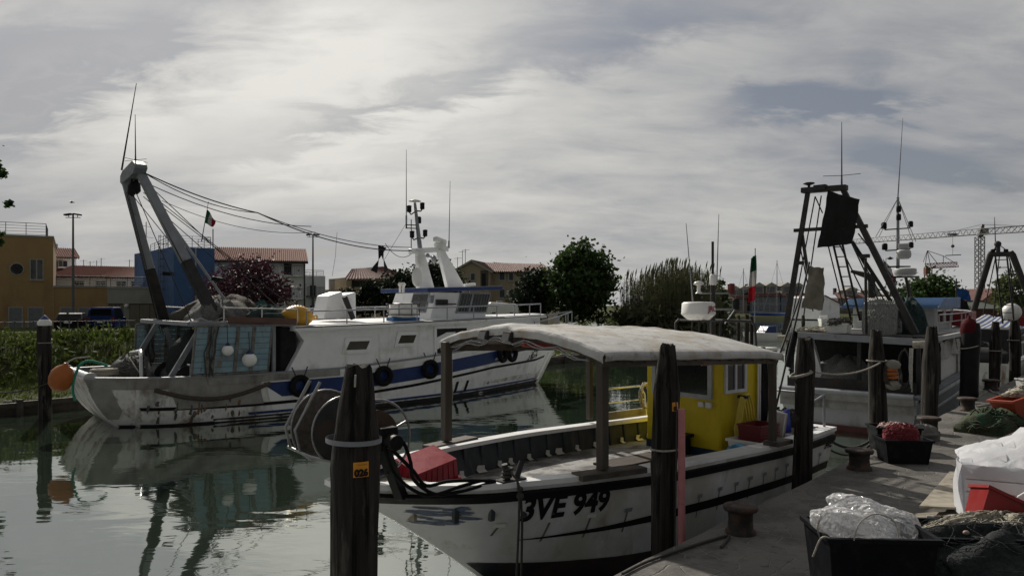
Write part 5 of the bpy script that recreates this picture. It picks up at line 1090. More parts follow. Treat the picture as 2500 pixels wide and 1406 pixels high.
def plate(t, r, z, ang, wd, ht, lines):
    m_ = MB(); a0 = ang; f = lambda u, v, off: Vector(((r+off)*math.cos(a0+u/r), (r+off)*math.sin(a0+u/r), z+v))
    m_.sheet([[f(lerp(-wd/2, wd/2, i/8), v, .0) for v in (-ht/2, ht/2)] for i in range(9)], .006); o = part('number_plate', m_, m_plate, t)
    for txt, sz, u, v, fit, bold in lines:
        m_ = MB(); lettering(m_, txt, sz, lambda x, y: f(u+x, v+y, .009), bold, 0, 1, fit); part('lettering', m_, m_black, o)
t, fr, h = pile(864, 5.04, .33, 895, 'nearest tall dark mooring pile with a metal strap and an orange plate reading 026', 4, .52, .62)
band(t, P(0, 1072, 5.04).z, .178, flat=True, mat=m_greysteel, tilt=-.006, name='metal_strap')
plate(t, .182, P(0, 1146, 5.04-.16).z, R(-90+27), .105, .098, (('026', .062, -.046, -.040, .090, .004), ('CITTA DI CAORLE', .011, -.03, .03, .066, .0)))
m_ = MB(); m_.tube([(.04, -.155, h-.12), (.045, -.165, h-.04)], .008, 6); part('nail', m_, m_inox, t)
t, fr, h = pile(1624, 8.4, .285, 842, 'dark mooring pile between the white boat and the quay, pink pipe standing next to it', 11, .58, .52)
plate(t, .162, P(0, 993, 8.25).z, R(-90+34), .095, .098, (('02', .06, -.036, -.038, .052, .004), ('CITTA', .011, -.03, .03, .03, .0)))
band(t, P(0, 1094, 8.4).z, .162, .012, m_rope, .008)
m_ = MB(); pt = P(1664, 998, 8.25); pb = P(1664, 1335, 8.25); m_.tube([(pt.x, pt.y, -.6), (pt.x, pt.y, pt.z)], .04, 16); solo('pink_pipe', m_, m_pink, 'faded pink plastic pipe standing upright beside the mooring pile at the quay edge', 'pipe')
m_ = MB(); a = P(1600, 1100, 8.25); m_.tube([a, a+Vector((-.05, 0, -.12)), a+Vector((-.04, 0, -.3)), a+Vector((.0, .1, -.42))], .008, 5); m_.tube([P(1650, 980, 8.2), P(1652, 1010, 8.2), P(1650, 1200, 8.2), P(1647, 1340, 8.2)], .008, 5); solo('mooring_line', m_, m_ropedark, 'thin dark line hanging down the mooring pile next to the pink pipe', 'rope')
t, fr, h = pile(1957, 10.9, .27, 826, 'cracked grey mooring pile beside the stern of the white open boat, rope tied round it', 21, .7, .4)
band(t, P(0, 912, 10.9).z, .156, .022, m_rope, .05); plate(t, .139, P(0, 941, 10.8).z, R(-90+68), .06, .1, ())
t, fr, h = pile(2141, 13.86, .31, 806, 'pale grey mooring pile with orange floats hung on it, before the stern trawler', 31, .55, .62)
band(t, P(0, 880, 13.86).z, .174, .012)
t, fr, h = pile(2270, 17.0, .345, 797, 'dark mooring pile just left of the white canvas gap of the moored trawler', 41, .55, .8)
t, fr, h = pile(2366, 20.3, .46, 790, 'thick black mooring pile with a dark red rounded cap', 51, .8, .3, mat=m_black)
m_ = MB(); m_.lathe([(.205, h-.30), (.215, h-.2), (.2, h-.02), (.14, h+.1), (.05, h+.14), (.03, h+.22), (.0, h+.23)], (0, 0, 0), 18); part('red_cap', m_, M('dark_red_cap', (.075, .008, .012), .7, bump=.05, spec=.1), t)
band(t, h-.62, .235, .015, m_rope, .06)
t, fr, h = pile(2428, 23.4, .30, 786, 'dark mooring pile under the left end of the striped awning', 61, .6, .5); band(t, h-.9, .165, .015)
t, fr, h = pile(2475, 26.4, .36, 782, 'dark mooring pile under the right end of the striped awning', 71, .65, .5); band(t, h-.7, .19, .015)
t, fr, h = pile(109, 23.0, .38, 793, 'tall mooring pile with a white rounded cap standing by the grassy bank', 81, .95, .3)
m_ = MB(); m_.lathe([(.2, h-.02), (.205, h+.02), (.19, h+.1), (.1, h+.2), (.0, h+.24)], (0, 0, 0), 18, Matrix.Rotation(R(-10), 3, 'Y') if False else None); part('white_cap', m_, m_whitepl, t); m_ = MB(); m_.lathe([(.13, h+.17), (.09, h+.23), (.03, h+.29), (0, h+.3)], (0, 0, 0), 14); part('blue_tip', m_, m_navy, t); band(t, h-.55, .2, .014)
m_ = MB(); m_.tube(sag(P(-20, 957, 22.6), P(125, 932, 22.8), .12), .022, 6); solo('mooring_line', m_, m_ropegreen if False else m_ropedark, 'dark mooring line stretched from the orange fender off to the left', 'rope')
def bollard(px, py, label, d_=.31, h=.30):
    c = G(px, py, QZ); fr = Fr(c, 0.4*px); t = thing('bollard', label, 'bollard', fr, 'iron mooring bollards on the quay'); r_ = d_/2; m_ = MB()
    m_.lathe([(r_*1.02, 0), (r_*1.0, .03), (r_*.86, .045), (r_*.8, h*.45), (r_*.84, h*.74)], (0, 0, 0), 24); part('stem', m_, m_bitt, t)
    m_ = MB(); m_.lathe([(r_*.84, h*.74), (r_*1.1, h*.80), (r_*1.16, h*.88), (r_*1.12, h*.96), (r_*.9, h), (0, h*1.01)], (0, 0, 0), 24); part('cap', m_, m_bitt, t)
bollard(1808, 1300, 'rusty iron bollard nearest the camera, at the quay edge beside the pink pipe'); bollard(2098, 1145, 'rusty iron bollard on the quay left of the two black crates', .34)
bollard(2268, 1056, 'rusty iron bollard on the sunlit quay behind the crates', .36); bollard(2362, 1002, 'dark iron bollard at the foot of the thick black pile', .36); bollard(2420, 952, 'farthest iron bollard on the quay, a pale rope lying beside it', .4)
m_ = MB(); pts = [G(*p, QZ+.02) for p in ((1520, 1400), (1580, 1370), (1680, 1335), (1770, 1308), (1778, 1313), (1760, 1335))]; m_.tube(smooth(pts), .014, 6); solo('mooring_line', m_, m_ropedark, 'dark line lying on the paving along the quay edge to the nearest bollard', 'rope')
m_ = MB(); pts = [G(*p, QZ+.02) for p in ((2385, 992), (2420, 985), (2445, 975), (2440, 962), (2420, 955), (2400, 930))]+[QF.w(24.5, 1.0, 1.2)]; m_.tube(smooth(pts), .025, 6); solo('mooring_line', m_, m_rope, 'pale mooring rope lying in a loop on the far quay', 'rope')
m_ = MB(); m_.tube(sag(P(1978, 905, 10.75), P(2150, 885, 13.7), .12), .014, 6); solo('mooring_line', m_, m_rope, 'thin pale rope stretched between two mooring piles at the trawler stern', 'rope')
m_ = MB(); m_.tube(sag(BF.w(5.7, -1.2, 1.46), G(2125, 1075, QZ+.05), .22), .025, 7); m_.tube(sag(BF.w(5.75, -1.0, 1.46), G(2130, 1080, QZ+.05), .34), .018, 6); solo('mooring_rope', m_, m_ropedark, 'dark mooring ropes sagging from the open boat stern to the quay by the crates', 'rope')
t = thing('float_string', 'string of orange and white floats hung on the pale grey mooring pile', 'floats', Fr(P(2172, 915, 13.75), 0)); zz = 0
for i, (dx, dz, m__) in enumerate(((0, .10, m_orpl), (.0, .03, m_orpl), (.02, -.04, m_orpl), (.03, .20, m_dullfloat), (.03, -.17, m_dullfloat))):
    m_ = MB(); m_.lathe([(.04, -.028), (.10, -.028), (.115, 0), (.10, .028), (.04, .028)] if i < 3 else [(.03, -.1), (.12, -.07), (.14, .0), (.1, .06), (.03, .08)], (dx, -.05, dz), 16); part('float', m_, m__, t)
m_ = MB(); coil(m_, (.02, 0, 0), .15, .012, 4, 2, Matrix.Rotation(R(80), 3, 'X') @ Matrix.Diagonal(Vector((1, 1.7, 1)))); part('cord', m_, m_ropedark, t)

# ================================================================== THE TRAWLER MOORED STERN ON, RIGHT
RF = Fr(QF.w(16.2, 3.05, 0), TH)
RH = Hull([(-.5, 10.6), (0, 11.2), (1.2, 11.8), (2.7, 12.9)], [(-.5, .3), (0, .05), (1.2, -.15)], [(0, 2.1), (.2, 1.75), (.5, 1.35), (1, 1.02)], 1.95, 1.75,
          [(0, .02), (.06, .22), (.16, .5), (.3, .8), (.45, .95), (.6, 1), (.85, 1), (1, .93)], [(0, .01), (.1, .22), (.25, .58), (.4, .85), (.6, 1), (.85, 1), (1, .92)])
r2 = thing('trawler', 'grey and white stern trawler with dark A frame gantry and light blue wheelhouse roof', 'fishing boat', RF)
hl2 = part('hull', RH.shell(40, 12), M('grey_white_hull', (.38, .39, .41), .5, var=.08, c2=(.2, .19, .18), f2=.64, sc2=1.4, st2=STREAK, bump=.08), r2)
m_ = MB(); RH.strip(m_, .02, .995, -.4, .16, .006); m_.add([(-.0-.06, y, z) for y, z in ((-1.62, -.3), (1.62, -.3), (1.66, .16), (-1.66, .16))], [(0, 1, 2, 3)]); part('red_boot', m_, m_redboot, hl2)
m_ = MB(); m_.bx(-.22, -.14, -1.76, 1.76, .86, 1.02); m_.add([(-.13, y, z) for y, z in ((-1.8, .62), (1.8, .62), (1.8, .86), (-1.8, .86))], [(0, 1, 2, 3)]); part('dark_transom_band', m_, m_grey, hl2)
m_ = MB(); RH.strip(m_, .02, .99, lambda p: RH.top(p)-.5, lambda p: RH.top(p)-.44, .03, n=30, th=1); RH.strip(m_, .02, .99, lambda p: RH.top(p)-.1, RH.top, .05, n=30, th=1); part('rubbing_strake', m_, m_white, hl2)
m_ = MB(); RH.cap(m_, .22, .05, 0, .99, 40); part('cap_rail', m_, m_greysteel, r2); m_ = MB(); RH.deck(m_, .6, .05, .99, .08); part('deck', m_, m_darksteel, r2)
m_ = MB(); m_.tube([(-.16, -1.75, 1.08), (-.16, 1.8, 1.08)], .09, 18); part('stern_roller', m_, m_steel, r2)
m_ = MB(); m_.bx(.3, .36, -1.7, 1.75, 1.0, 1.42); part('stern_board', m_, m_darksteel, r2)
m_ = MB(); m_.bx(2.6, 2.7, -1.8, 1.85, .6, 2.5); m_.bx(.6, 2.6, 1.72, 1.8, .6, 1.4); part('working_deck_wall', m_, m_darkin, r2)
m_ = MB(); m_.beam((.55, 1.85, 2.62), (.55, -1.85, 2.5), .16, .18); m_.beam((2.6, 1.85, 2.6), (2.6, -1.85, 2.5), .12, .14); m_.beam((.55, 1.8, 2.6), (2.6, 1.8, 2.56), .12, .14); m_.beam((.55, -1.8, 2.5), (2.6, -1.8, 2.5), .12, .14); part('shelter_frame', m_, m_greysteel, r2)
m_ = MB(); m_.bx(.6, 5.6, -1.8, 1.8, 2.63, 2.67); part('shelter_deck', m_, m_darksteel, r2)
m_ = MB(); m_.prism([(1.55, 1.05), (1.72, 2.5), (1.42, 2.5), (1.05, 1.2)], .9, lambda x, y, k: (1.1+k*.2, x-.1, y)); part('white_side_screen', m_, m_white, r2)
for y in (1.7, -1.7, -.2):
    m_ = MB(); m_.beam((.5, y, .8), (.55, y, 2.55), .1, .1); part('shelter_post', m_, m_darksteel, r2)
n_ = MB(); heap(n_, (1.4, .45, .62), .7, 1.0, 1.35, 17, rough=.08); o = solo('net_heap', n_, m_net, 'dark grey net bundle standing under the shelter of the stern trawler', 'net', RF, 'nets on the stern trawler')
def leg2(p0, p1, xx, w0, w1):
    a, b = RF.pl(*p0, 0, xx), RF.pl(*p1, 0, xx-.3); m_ = MB(); m_.beam(a, b, w0, w0, (1, 0, 0), w1, w1); part('gantry_leg', m_, m_greysteel if False else m_darksteel, r2, .01); return a, b
XL = 1.2
leg2((1914, 830), (1973, 465), XL, .15, .12); leg2((2235, 815), (2058, 462), XL, .18, .14)
m_ = MB(); m_.beam(RF.pl(1958, 466, 0, .9), RF.pl(2068, 458, 0, .9), .26, .16); part('gantry_head', m_, m_darksteel, r2, .02)
m_ = MB(); m_.beam(RF.pl(1939, 563, 0, 1.0), RF.pl(2118, 552, 0, 1.0), .12, .1); part('gantry_crossbar', m_, m_darksteel, r2)
m_ = MB(); q = RF.pl(1975, 449, 0, .9); m_.lathe([(0, .05), (.15, .03), (.17, 0), (.04, -.05), (.03, -.2)], q, 16); part('satellite_disc', m_, m_darksteel, r2)
m_ = MB(); m_.box(RF.pl(2003, 458, 0, .8), (.22, .34, .14)); part('work_lamp', m_, m_darksteel, r2)
for px, py in ((1952, 642), (2112, 625)): m_ = MB(); m_.box(RF.pl(px, py, 0, 1.0), (.18, .22, .1)); part('work_lamp', m_, m_darksteel, r2)
m_ = MB(); q0, q1 = RF.pl(2055, 458, 0, .9), RF.pl(2055, 298, 0, .9); m_.tube([q0, q0.lerp(q1, .2), q1], [.03, .02, .008], 6); c = RF.pl(2055, 429, 0, .9)
for an in (.3, 1.87, 3.44, 5.0): m_.tube([c, c+Vector((.5*math.cos(an), .5*math.sin(an), .02))], .009, 5)
part('star_aerial', m_, m_darksteel, r2)
m_ = MB(); ladder(m_, RF.pl(2088, 780, 0, 2.6), RF.pl(2044, 590, 0, 1.2), (0, -.26, 0), 8, .035, .018); part('gantry_ladder', m_, m_darksteel, r2)
m_ = MB()
for (a, b) in (((2005, 478), (1958, 800)), ((1990, 480), (1930, 800)), ((1990, 480), (2008, 520)), ((2078, 590), (2196, 800)), ((2075, 585), (2150, 745)), ((2095, 570), (2190, 690)), ((2022, 600), (2058, 745)), ((1955, 610), (1985, 760)), ((2050, 598), (2110, 720))):
    m_.tube([RF.pl(*a, 0, 1.1), RF.pl(*b, 0, 1.5)], .02, 6)
part('hauling_wire', m_, m_wire, r2)
m_ = MB(); m_.beam(RF.pl(2080, 590, 0, 1.3), RF.pl(2235, 828, 0, 1.6), .1, .1); m_.beam(RF.pl(1958, 570, 0, 1.0), RF.pl(1972, 665, 0, 1.0), .08, .08); part('gantry_brace', m_, m_darksteel, r2)
def panel(pts, x, th, mat, label, name='trawl_door', cat='trawl door', fold=0):
    v = [RF.pl(*p, 0, x) for p in pts]; rows = []
    for i in range(9):
        u = i/8; rows.append([v[0].lerp(v[1], j/6).lerp(v[3].lerp(v[2], j/6), u)+Vector((.05*math.sin(j*1.1+u*5)*fold+.25*u, .02*fold*math.sin(i*1.9+j), .015*fold*math.sin(j*2.2))) for j in range(7)])
    m_ = MB(); m_.sheet(rows, th); return solo(name, m_, mat, label, cat, RF)
panel(((2021, 466), (2098, 488), (2074, 594), (1989, 604)), .75, .05, m_black, 'big black cloth panel hanging high on the dark A frame gantry', 'black_panel', 'panel', .6)
panel(((1975, 650), (2011, 655), (2003, 758), (1951, 752)), .8, .03, M('beige_sacking', (.16, .145, .12), .9, var=.25, sc=4, bump=.5), 'beige sacking hanging from the left leg of the dark A frame gantry', 'sacking', 'cloth', 1)
n_ = MB(); c = RF.pl(2151, 772, 0, 1.5); n_.prism([(-.47, -.45), (-.42, -.52), (.42, -.52), (.47, -.45), (.46, .2), (.34, .42), (0, .5), (-.34, .42), (-.46, .2)], .55, lambda x, y, k: (c.x-.2+k, c.y-x, c.z+y)); n_.cm = 1
for i in range(13): n_.tube([(c.x-.22, c.y-.4+.066*i, c.z+.36), (c.x+.1, c.y-.38+.063*i, c.z+.52), (c.x+.4, c.y-.36+.06*i, c.z+.46)], .02, 5)
n_.cm = 0; strands(n_, (c.x-.1, c.y, c.z-.5), .4, .45, .9, 14, .012, 5); solo('net_bundle', n_, [M('pale_grey_net', (.25, .26, .25), .95, var=.35, sc=35, st=(1, 1, .3), bump=1, bs=60), m_whitepl], 'pale grey folded net bundle standing behind the gantry leg of the stern trawler', 'net', RF, bev=.03)
n_ = MB(); heap(n_, (2.4, -.95, 2.66), .5, .5, .95, 6, rough=.2); strands(n_, (2.4, -.95, 2.66), .5, .5, .95, 16, .014, 9); solo('net_heap', n_, m_netgreen, 'dark green net heaped beside the pale net bundle on the stern trawler', 'net', RF, 'nets on the stern trawler')
m_ = MB(); tub(m_, .62, .45, .28, .02, .9); q = RF.pl(2048, 800, 0, 1.2); place('crate', 'white plastic crate full of cord on the stern trawler shelter deck', 'crate', RF, m_, m_whitepl, q.x, q.y, 2.68, R(90))
n_ = MB(); strands(n_, (q.x, q.y, 2.86), .3, .36, .22, 30, .016, 4); solo('rope_heap', n_, m_ropedark, 'tangled cord heaped in the white crate on the stern trawler', 'rope', RF)
n_ = MB(); heap(n_, (1.3, 1.25, 2.67), .4, .55, .14, 6); strands(n_, (1.3, 1.25, 2.67), .42, .6, .14, 16, .014, 8); solo('net_heap', n_, m_beige, 'low beige heap of net near the left end of the stern trawler shelter deck', 'net', RF, 'nets on the stern trawler')
m_ = MB(); q = RF.pl(2128, 740, 0, 3.0); a = RF.pl(2128, 676, 0, 3.0); m_.tube([(q.x, q.y, 2.65), a-Vector((0, 0, .12)), a-Vector((0, -.04, .03)), a+Vector((0, .12, .04)), RF.pl(2078, 662, 0, 3.0)], [.11, .11, .11, .1, .05], 12); part('exhaust_stack', m_, m_darksteel, r2)
m_ = MB(); q = RF.pl(2115, 800, 0, .9); m_.tube([(q.x, q.y, 2.5), RF.pl(2113, 630, 0, .9)], .04, 7); part('lamp_post', m_, m_darksteel, r2)
m_ = MB(); q = RF.pl(2228, 842, 0, -.1); m_.tube([q+Vector((0, 0, 0)), q+Vector((.05, -.28, .02))], .1, 12); part('gallows_roller', m_, m_beige, r2); m_ = MB(); q2 = RF.pl(1900, 824, 0, .6); m_.tube([q2, q2+Vector((0, -.5, .02))], .08, 10); part('gallows_roller', m_, m_beige, r2)
m_ = MB(); q = RF.pl(2222, 850, 0, -.15)
for k in range(3): m_.tube([q+Vector((0, -.03*k, 0)), q+Vector((0, -.03*k+.02, -.5)), q+Vector((.02, -.02*k, -.95-.1*k))], .02, 5)
part('hanging_chain', m_, m_inox, r2)
n_ = MB(); coil(n_, RF.pl(2206, 900, 0, -.05), .28, .014, 5, 4, Matrix.Rotation(R(90), 3, 'Y') @ Matrix.Diagonal(Vector((1.8, .5, 1)))); solo('rope_coil', n_, m_ropedark, 'long dark rope coil hanging at the quay side of the trawler stern', 'rope', RF)
# raised fore part: side panel, gap with canvas, upper deck, wheelhouse
def rside(x, z): return RH.S(RH.p_at(x, 1.2), min(z, RH.top(RH.p_at(x, 1.2))), -1).y
m_ = MB(); rows = []
for i in range(13):
    x = lerp(5.6, 12.4, i/12); y = rside(x, 1.2)+.06; rows.append([Vector((x if i else 5.9, y, RH.top(RH.p_at(x, 1.2)))), Vector((x, y*1.0-.03, 2.0)), Vector((x if i else 5.2, y-.05, 2.62))])
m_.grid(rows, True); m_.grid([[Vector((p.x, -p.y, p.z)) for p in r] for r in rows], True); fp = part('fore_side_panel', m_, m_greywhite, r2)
m_ = MB(); rows = []
for i in range(21):
    x = lerp(1.6, 12.7, i/20); y = abs(rside(max(x, .5), 1.2))+.0; rows.append([Vector((x, k*y, 2.60+.012*x+(.0 if abs(k) < 1 else 0))) for k in (-1, -.5, 0, .5, 1)])
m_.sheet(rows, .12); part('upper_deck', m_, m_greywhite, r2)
m_ = MB(); q = [RF.pl(*p, 1, -1.86) for p in ((2324, 826), (2332, 826), (2336, 849), (2328, 852))]; m_.prism([(v.x, v.z) for v in q], -.02, lambda x, z, k: (x, -1.95+k, z)); part('side_window', m_, m_glass, fp)
def on_r(u, v): return Vector((7.2+u-v*.06, rside(7.2+u, 1.2)+.02, 1.72+v))
m_ = MB(); lettering(m_, 'VESPER', .26, on_r, .004, 0, 1, fit=1.5); part('name_lettering', m_, m_greysteel, fp)
m_ = MB(); m_.sheet([[Vector((lerp(2.6, 5.4, j/10), -1.78-.05*math.sin(j*1.3+i*.6), lerp(2.45, 1.95, i/6)-.06*math.sin(j*.7))) for j in range(11)] for i in range(7)], .01); part('white_canvas', m_, m_canvas, r2)
m_ = MB(); m_.bx(5.55, 5.62, -1.82, -1.70, 1.3, 2.55); m_.bx(2.65, 5.6, -1.66, -1.60, 1.25, 2.0); part('slatted_screen', m_, m_whitepl, r2)
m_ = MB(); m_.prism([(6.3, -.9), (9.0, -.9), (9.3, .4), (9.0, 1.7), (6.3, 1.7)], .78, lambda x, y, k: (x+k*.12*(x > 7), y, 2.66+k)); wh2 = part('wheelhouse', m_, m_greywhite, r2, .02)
m_ = MB(); m_.prism([(5.75, -1.1), (9.2, -1.1), (9.55, .4), (9.2, 1.95), (5.75, 1.95)], .05, lambda x, y, k: (x, y, 3.42+k)); wr2 = part('wheelhouse_roof', m_, m_white, r2)
m_ = MB()
for y in (-1.1, 1.93): m_.prism([(5.75, 3.40), (9.2, 3.40), (9.25, 3.78), (6.6, 3.72)], .03, lambda x, z, k: (x, y+k-.015, z))
m_.prism([(-1.1, 3.40), (1.93, 3.40), (1.93, 3.5), (-1.1, 3.5)], .03, lambda y, z, k: (5.73+k, y, z)); m_.prism([(-1.1, 3.4), (1.93, 3.4), (1.93, 3.78), (-1.1, 3.78)], .03, lambda y, z, k: (9.22+k, y, z)); part('blue_fascia', m_, m_lightblue, wr2)
win(wh2, (0, -.9, 0), (1, 0, 0), 6.5, 7.5, 2.92, 3.32, (0, -1, 0), .03, (), m_whitepl); win(wh2, (0, -.9, 0), (1, 0, 0), 7.75, 8.8, 2.92, 3.32, (0, -1, 0), .03, (), m_whitepl); win(wh2, (6.3, 0, 0), (0, 1, 0), .6, 1.5, 2.95, 3.3, (-1, 0, 0), .03, (1.05,), m_whitepl)
m_ = MB(); m_.box((6.9, .75, 3.62), (1.2, 1.0, .34)); part('roof_locker', m_, m_whitepl, wr2, .08)
m_ = MB(); rail(m_, [(2.7, -1.75, 2.72), (4, -1.8, 2.73), (5.6, -1.8, 2.75), (7.4, -1.7, 2.77), (9, -1.5, 2.78), (10.6, -1.1, 2.8), (12.2, -.35, 2.82)], .5, .022, 1.1, (.55,)); part('upper_deck_rail', m_, m_steel, r2)
def RT(px, py, y=.3): return RF.pl(px, py, 1, y)
m_ = MB(); m_.tube([RT(2192, 660), RT(2192, 482)], [.06, .045], 9); mt2 = part('mast', m_, m_greysteel, r2)
m_ = MB(); m_.tube([RT(2192, 482), RT(2204, 289)], [.025, .008], 6); part('whip_aerial', m_, m_greysteel, mt2)
m_ = MB()
for px in (2138, 2146): m_.tube([RT(2192, 484), RT(px, 578)], .012, 5)
for px in (2228, 2236): m_.tube([RT(2192, 484), RT(px, 590)], .012, 5)
part('mast_stay', m_, m_greysteel, mt2)
for yy, l_, r_ in ((559, 2158, 2223), (610, 2160, 2224)):
    m_ = MB(); m_.tube([RT(l_, yy-6), RT(l_+3, yy+2), RT(r_-3, yy-2), RT(r_, yy-10)], .025, 6); part('lamp_arm', m_, m_darksteel, mt2)
    for px, py in ((l_, yy-7), (r_, yy-11)): m_ = MB(); m_.lathe([(.06, -.1), (.09, -.08), (.09, .08), (.06, .12)], RT(px, py), 12); part('navigation_lamp', m_, m_black, mt2)
for py in (511, 531): m_ = MB(); m_.lathe([(.06, -.1), (.08, -.08), (.08, .08), (.06, .12)], RT(2194, py, .2), 12); part('navigation_lamp', m_, m_black, mt2)
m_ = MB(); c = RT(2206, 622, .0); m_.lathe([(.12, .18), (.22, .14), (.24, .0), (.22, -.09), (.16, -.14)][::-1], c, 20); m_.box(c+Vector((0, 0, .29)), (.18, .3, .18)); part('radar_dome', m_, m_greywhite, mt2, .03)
m_ = MB(); c = RT(2210, 663, -.1); m_.lathe([(.24, -.14), (.33, -.1), (.35, .07), (.32, .1), (0, .11)], c, 24); part('radar_dome', m_, m_greywhite, mt2)
m_ = MB()
for px in (2174, 2186, 2212, 2222): m_.tube([RT(2185 if px < 2190 else 2212, 678, .8 if px % 4 else -.2), RT(px-12 if px < 2190 else px+12, 755, .9 if px % 4 else -.3)], .045, 7)
m_.beam(RT(2180, 676, .3), RT(2226, 676, .3), .5, .06); m_.beam(RT(2178, 651, .3), RT(2212, 651, .3), .3, .05); part('mast_tripod', m_, m_darksteel, mt2)
m_ = MB(); m_.lathe([(.03, .0), (.12, .04), (.04, .08), (.02, .1)], RT(2173, 634), 12); part('horn', m_, m_darksteel, mt2)
m_ = MB(); a, b = RT(2163, 720, .9), RT(2163, 630, .9); m_.tube([a, b], .012, 6)
fl_ = thing('flag', 'small furled Italian flag on the mast of the stern trawler', 'flag', Fr(RF.w(*a), RF.th)); m_ = MB(); m_.tube([(0, 0, 0), tuple(b-a)], .012, 6); part('pole', m_, m_greysteel, fl_)
def flag_cloth(t, o, w, h, slant, seed, hang=0):
    rows = []; m_ = MB()
    for k in range(3):
        m_.cm = k; rws = []
        for i in range(6):
            u = (k+i/5)/3; rws.append([o+Vector((w*u+.0, .08*math.sin(5*u+seed)+.03*math.sin(v*1.1+seed), -h*v/6-slant*u+.02*math.sin(6*u+v))) for v in range(7)])
        m_.sheet(rws, .006)
    part('cloth', m_, m_flag, t)
flag_cloth(fl_, b-a, .7, .45, .5, 1)
bf = BF.pl(1843, 860, 1, 1.0); fr = Fr(P(1841, 850, 26), 0); t = thing('flag', 'tall furled Italian flag hanging on a thin pole beyond the canvas canopy', 'flag', fr); dz = P(1844, 606, 26).z-fr.o.z; m_ = MB(); m_.tube([(0, 0, -2.2), (.04, 0, dz)], .016, 6); part('pole', m_, m_greysteel, t)
m_ = MB()
for k in range(3):
    m_.cm = k; a0, a1 = dz-.25-k*.52, dz-.25-(k+1)*.52; rws = []
    for i in range(8):
        u = i/7; z = lerp(a0, a1, u); wd = (.16+.13*((k+u)/3)) ; rws.append([Vector((.05-wd*j/4*(1 if j else 0)+.02*math.sin(3*z+j), .09*math.sin(j*2.0+z*1.5), z-.1*j/4)) for j in range(5)])
    m_.sheet(rws, .006)
part('cloth', m_, m_flag, t)
for px, py, top_, mt_, lab, sx in ((2336, 800, 680, (m_navy, m_black), 'pole with a dark blue and a black flag at the bow of the stern trawler', 34),):
    fr = Fr(P(px, py, 30), 0); t = thing('flag', lab, 'flag', fr); dz = P(px, top_, 30).z-fr.o.z; m_ = MB(); m_.tube([(0, 0, -.6), (-.02, 0, dz)], .025, 6); part('pole', m_, m_darksteel, t)
    for i, (mm_, y0, y1) in enumerate(((M('blue_flag', (.02, .09, .26), .8, trans=.3), 704, 730), (m_black, 730, 762))):
        z0, z1 = P(px, y0, 30).z-fr.o.z, P(px, y1, 30).z-fr.o.z; m_ = MB(); m_.sheet([[Vector((.03+.5*j/5*(1 if i == 0 else .85), .06*math.sin(j*1.4+k+i), lerp(z0, z1, k/5)-.09*j/5+.02*math.sin(j+k))) for j in range(6)] for k in range(6)], .006); part('cloth', m_, mm_, t)

# ================================================================== THE THIRD TRAWLER, FAR RIGHT
XF = Fr(QF.w(30.2, 2.6, 0), TH)
XH = Hull([(-.5, 11.6), (0, 12), (2.6, 13.6)], [(-.5, .3), (0, .05), (1.2, -.15)], [(0, 2.2), (.3, 1.5), (1, 1.15)], 1.8, 1.65, RH.gs, RH.ws)
r3 = thing('trawler', 'far white trawler with a rounded tube gantry and a blue striped awning', 'fishing boat', XF); h3 = part('hull', XH.shell(30, 10), m_white_worn, r3)
m_ = MB(); XH.strip(m_, .02, .99, -.4, .12, .006); part('boot_top', m_, m_boot, h3)
m_ = MB(); XH.cap(m_, .2, .05, 0, .99, 30); part('cap_rail', m_, m_greysteel, r3); m_ = MB(); XH.deck(m_, .75, .05, .99, .08); part('deck', m_, m_darksteel, r3)
m_ = MB(); m_.bx(4.2, 8.5, -1.2, 1.2, .78, 2.4); part('deckhouse', m_, m_darksteel, r3); m_ = MB(); m_.tube([(1.6, -1.0, 1.3), (1.6, 1.0, 1.3)], .4, 16); part('net_winch', m_, m_darksteel, r3); m_ = MB(); m_.beam((.4, -1.6, 1.9), (4.2, -1.6, 1.9), .06, .06); m_.beam((.4, 1.6, 1.9), (4.2, 1.6, 1.9), .06, .06); [m_.beam((x, y, .8), (x, y, 1.9), .05, .05) for x in (.4, 1.7, 3.0, 4.2) for y in (-1.6, 1.6)]; part('side_rail', m_, m_steel, r3)
n_ = MB(); heap(n_, (2.9, .1, .76), 1.0, 1.2, 1.0, 23, rough=.2); strands(n_, (2.9, .1, .76), 1.0, 1.2, 1.0, 20, .016, 5); solo('net_heap', n_, m_netdark, 'dark net piled on the aft deck of the far trawler under its awning', 'net', XF)
def XT(px, py, x): return XF.pl(px, py, 0, x)
m_ = MB()
for p0, p1, p2 in (((2350, 850), (2418, 622), (2422, 616)), ((2560, 850), (2472, 622), (2466, 616))):
    m_.tube([XT(*p0, 3.0), XT(*p1, 2.2), XT(*p2, 2.2)], .13, 10)
m_.tube([XT(2418, 621, 2.2), XT(2470, 620, 2.2)], .11, 10); part('gantry', m_, m_darksteel, r3)
m_ = MB(); m_.tube([XT(2437, 622, 2.2), XT(2437, 596, 2.2)], .08, 8); m_.ball(XT(2436, 596, 2.2), .14, 10, 8)
for px in (2418, 2468): m_.tube([XT(2437, 596, 2.2), XT(px, 619, 2.2)], .02, 6)
part('gantry_peak', m_, m_darksteel, r3); m_ = MB(); m_.tube([XT(2431, 612, 2.2), XT(2428, 530, 2.2)], [.025, .01], 6); part('whip_aerial', m_, m_darksteel, r3)
m_ = MB(); ladder(m_, XT(2462, 790, 3.6), XT(2444, 625, 2.4), (0, -.42, 0), 9, .035, .02); part('gantry_ladder', m_, m_darksteel, r3)
for px in (2424, 2456): m_ = MB(); m_.lathe([(.06, -.08), (.09, -.06), (.09, .08), (.07, .1)], XT(px, 614, 2.2), 10); part('deck_lamp', m_, m_black, r3)
m_ = MB()
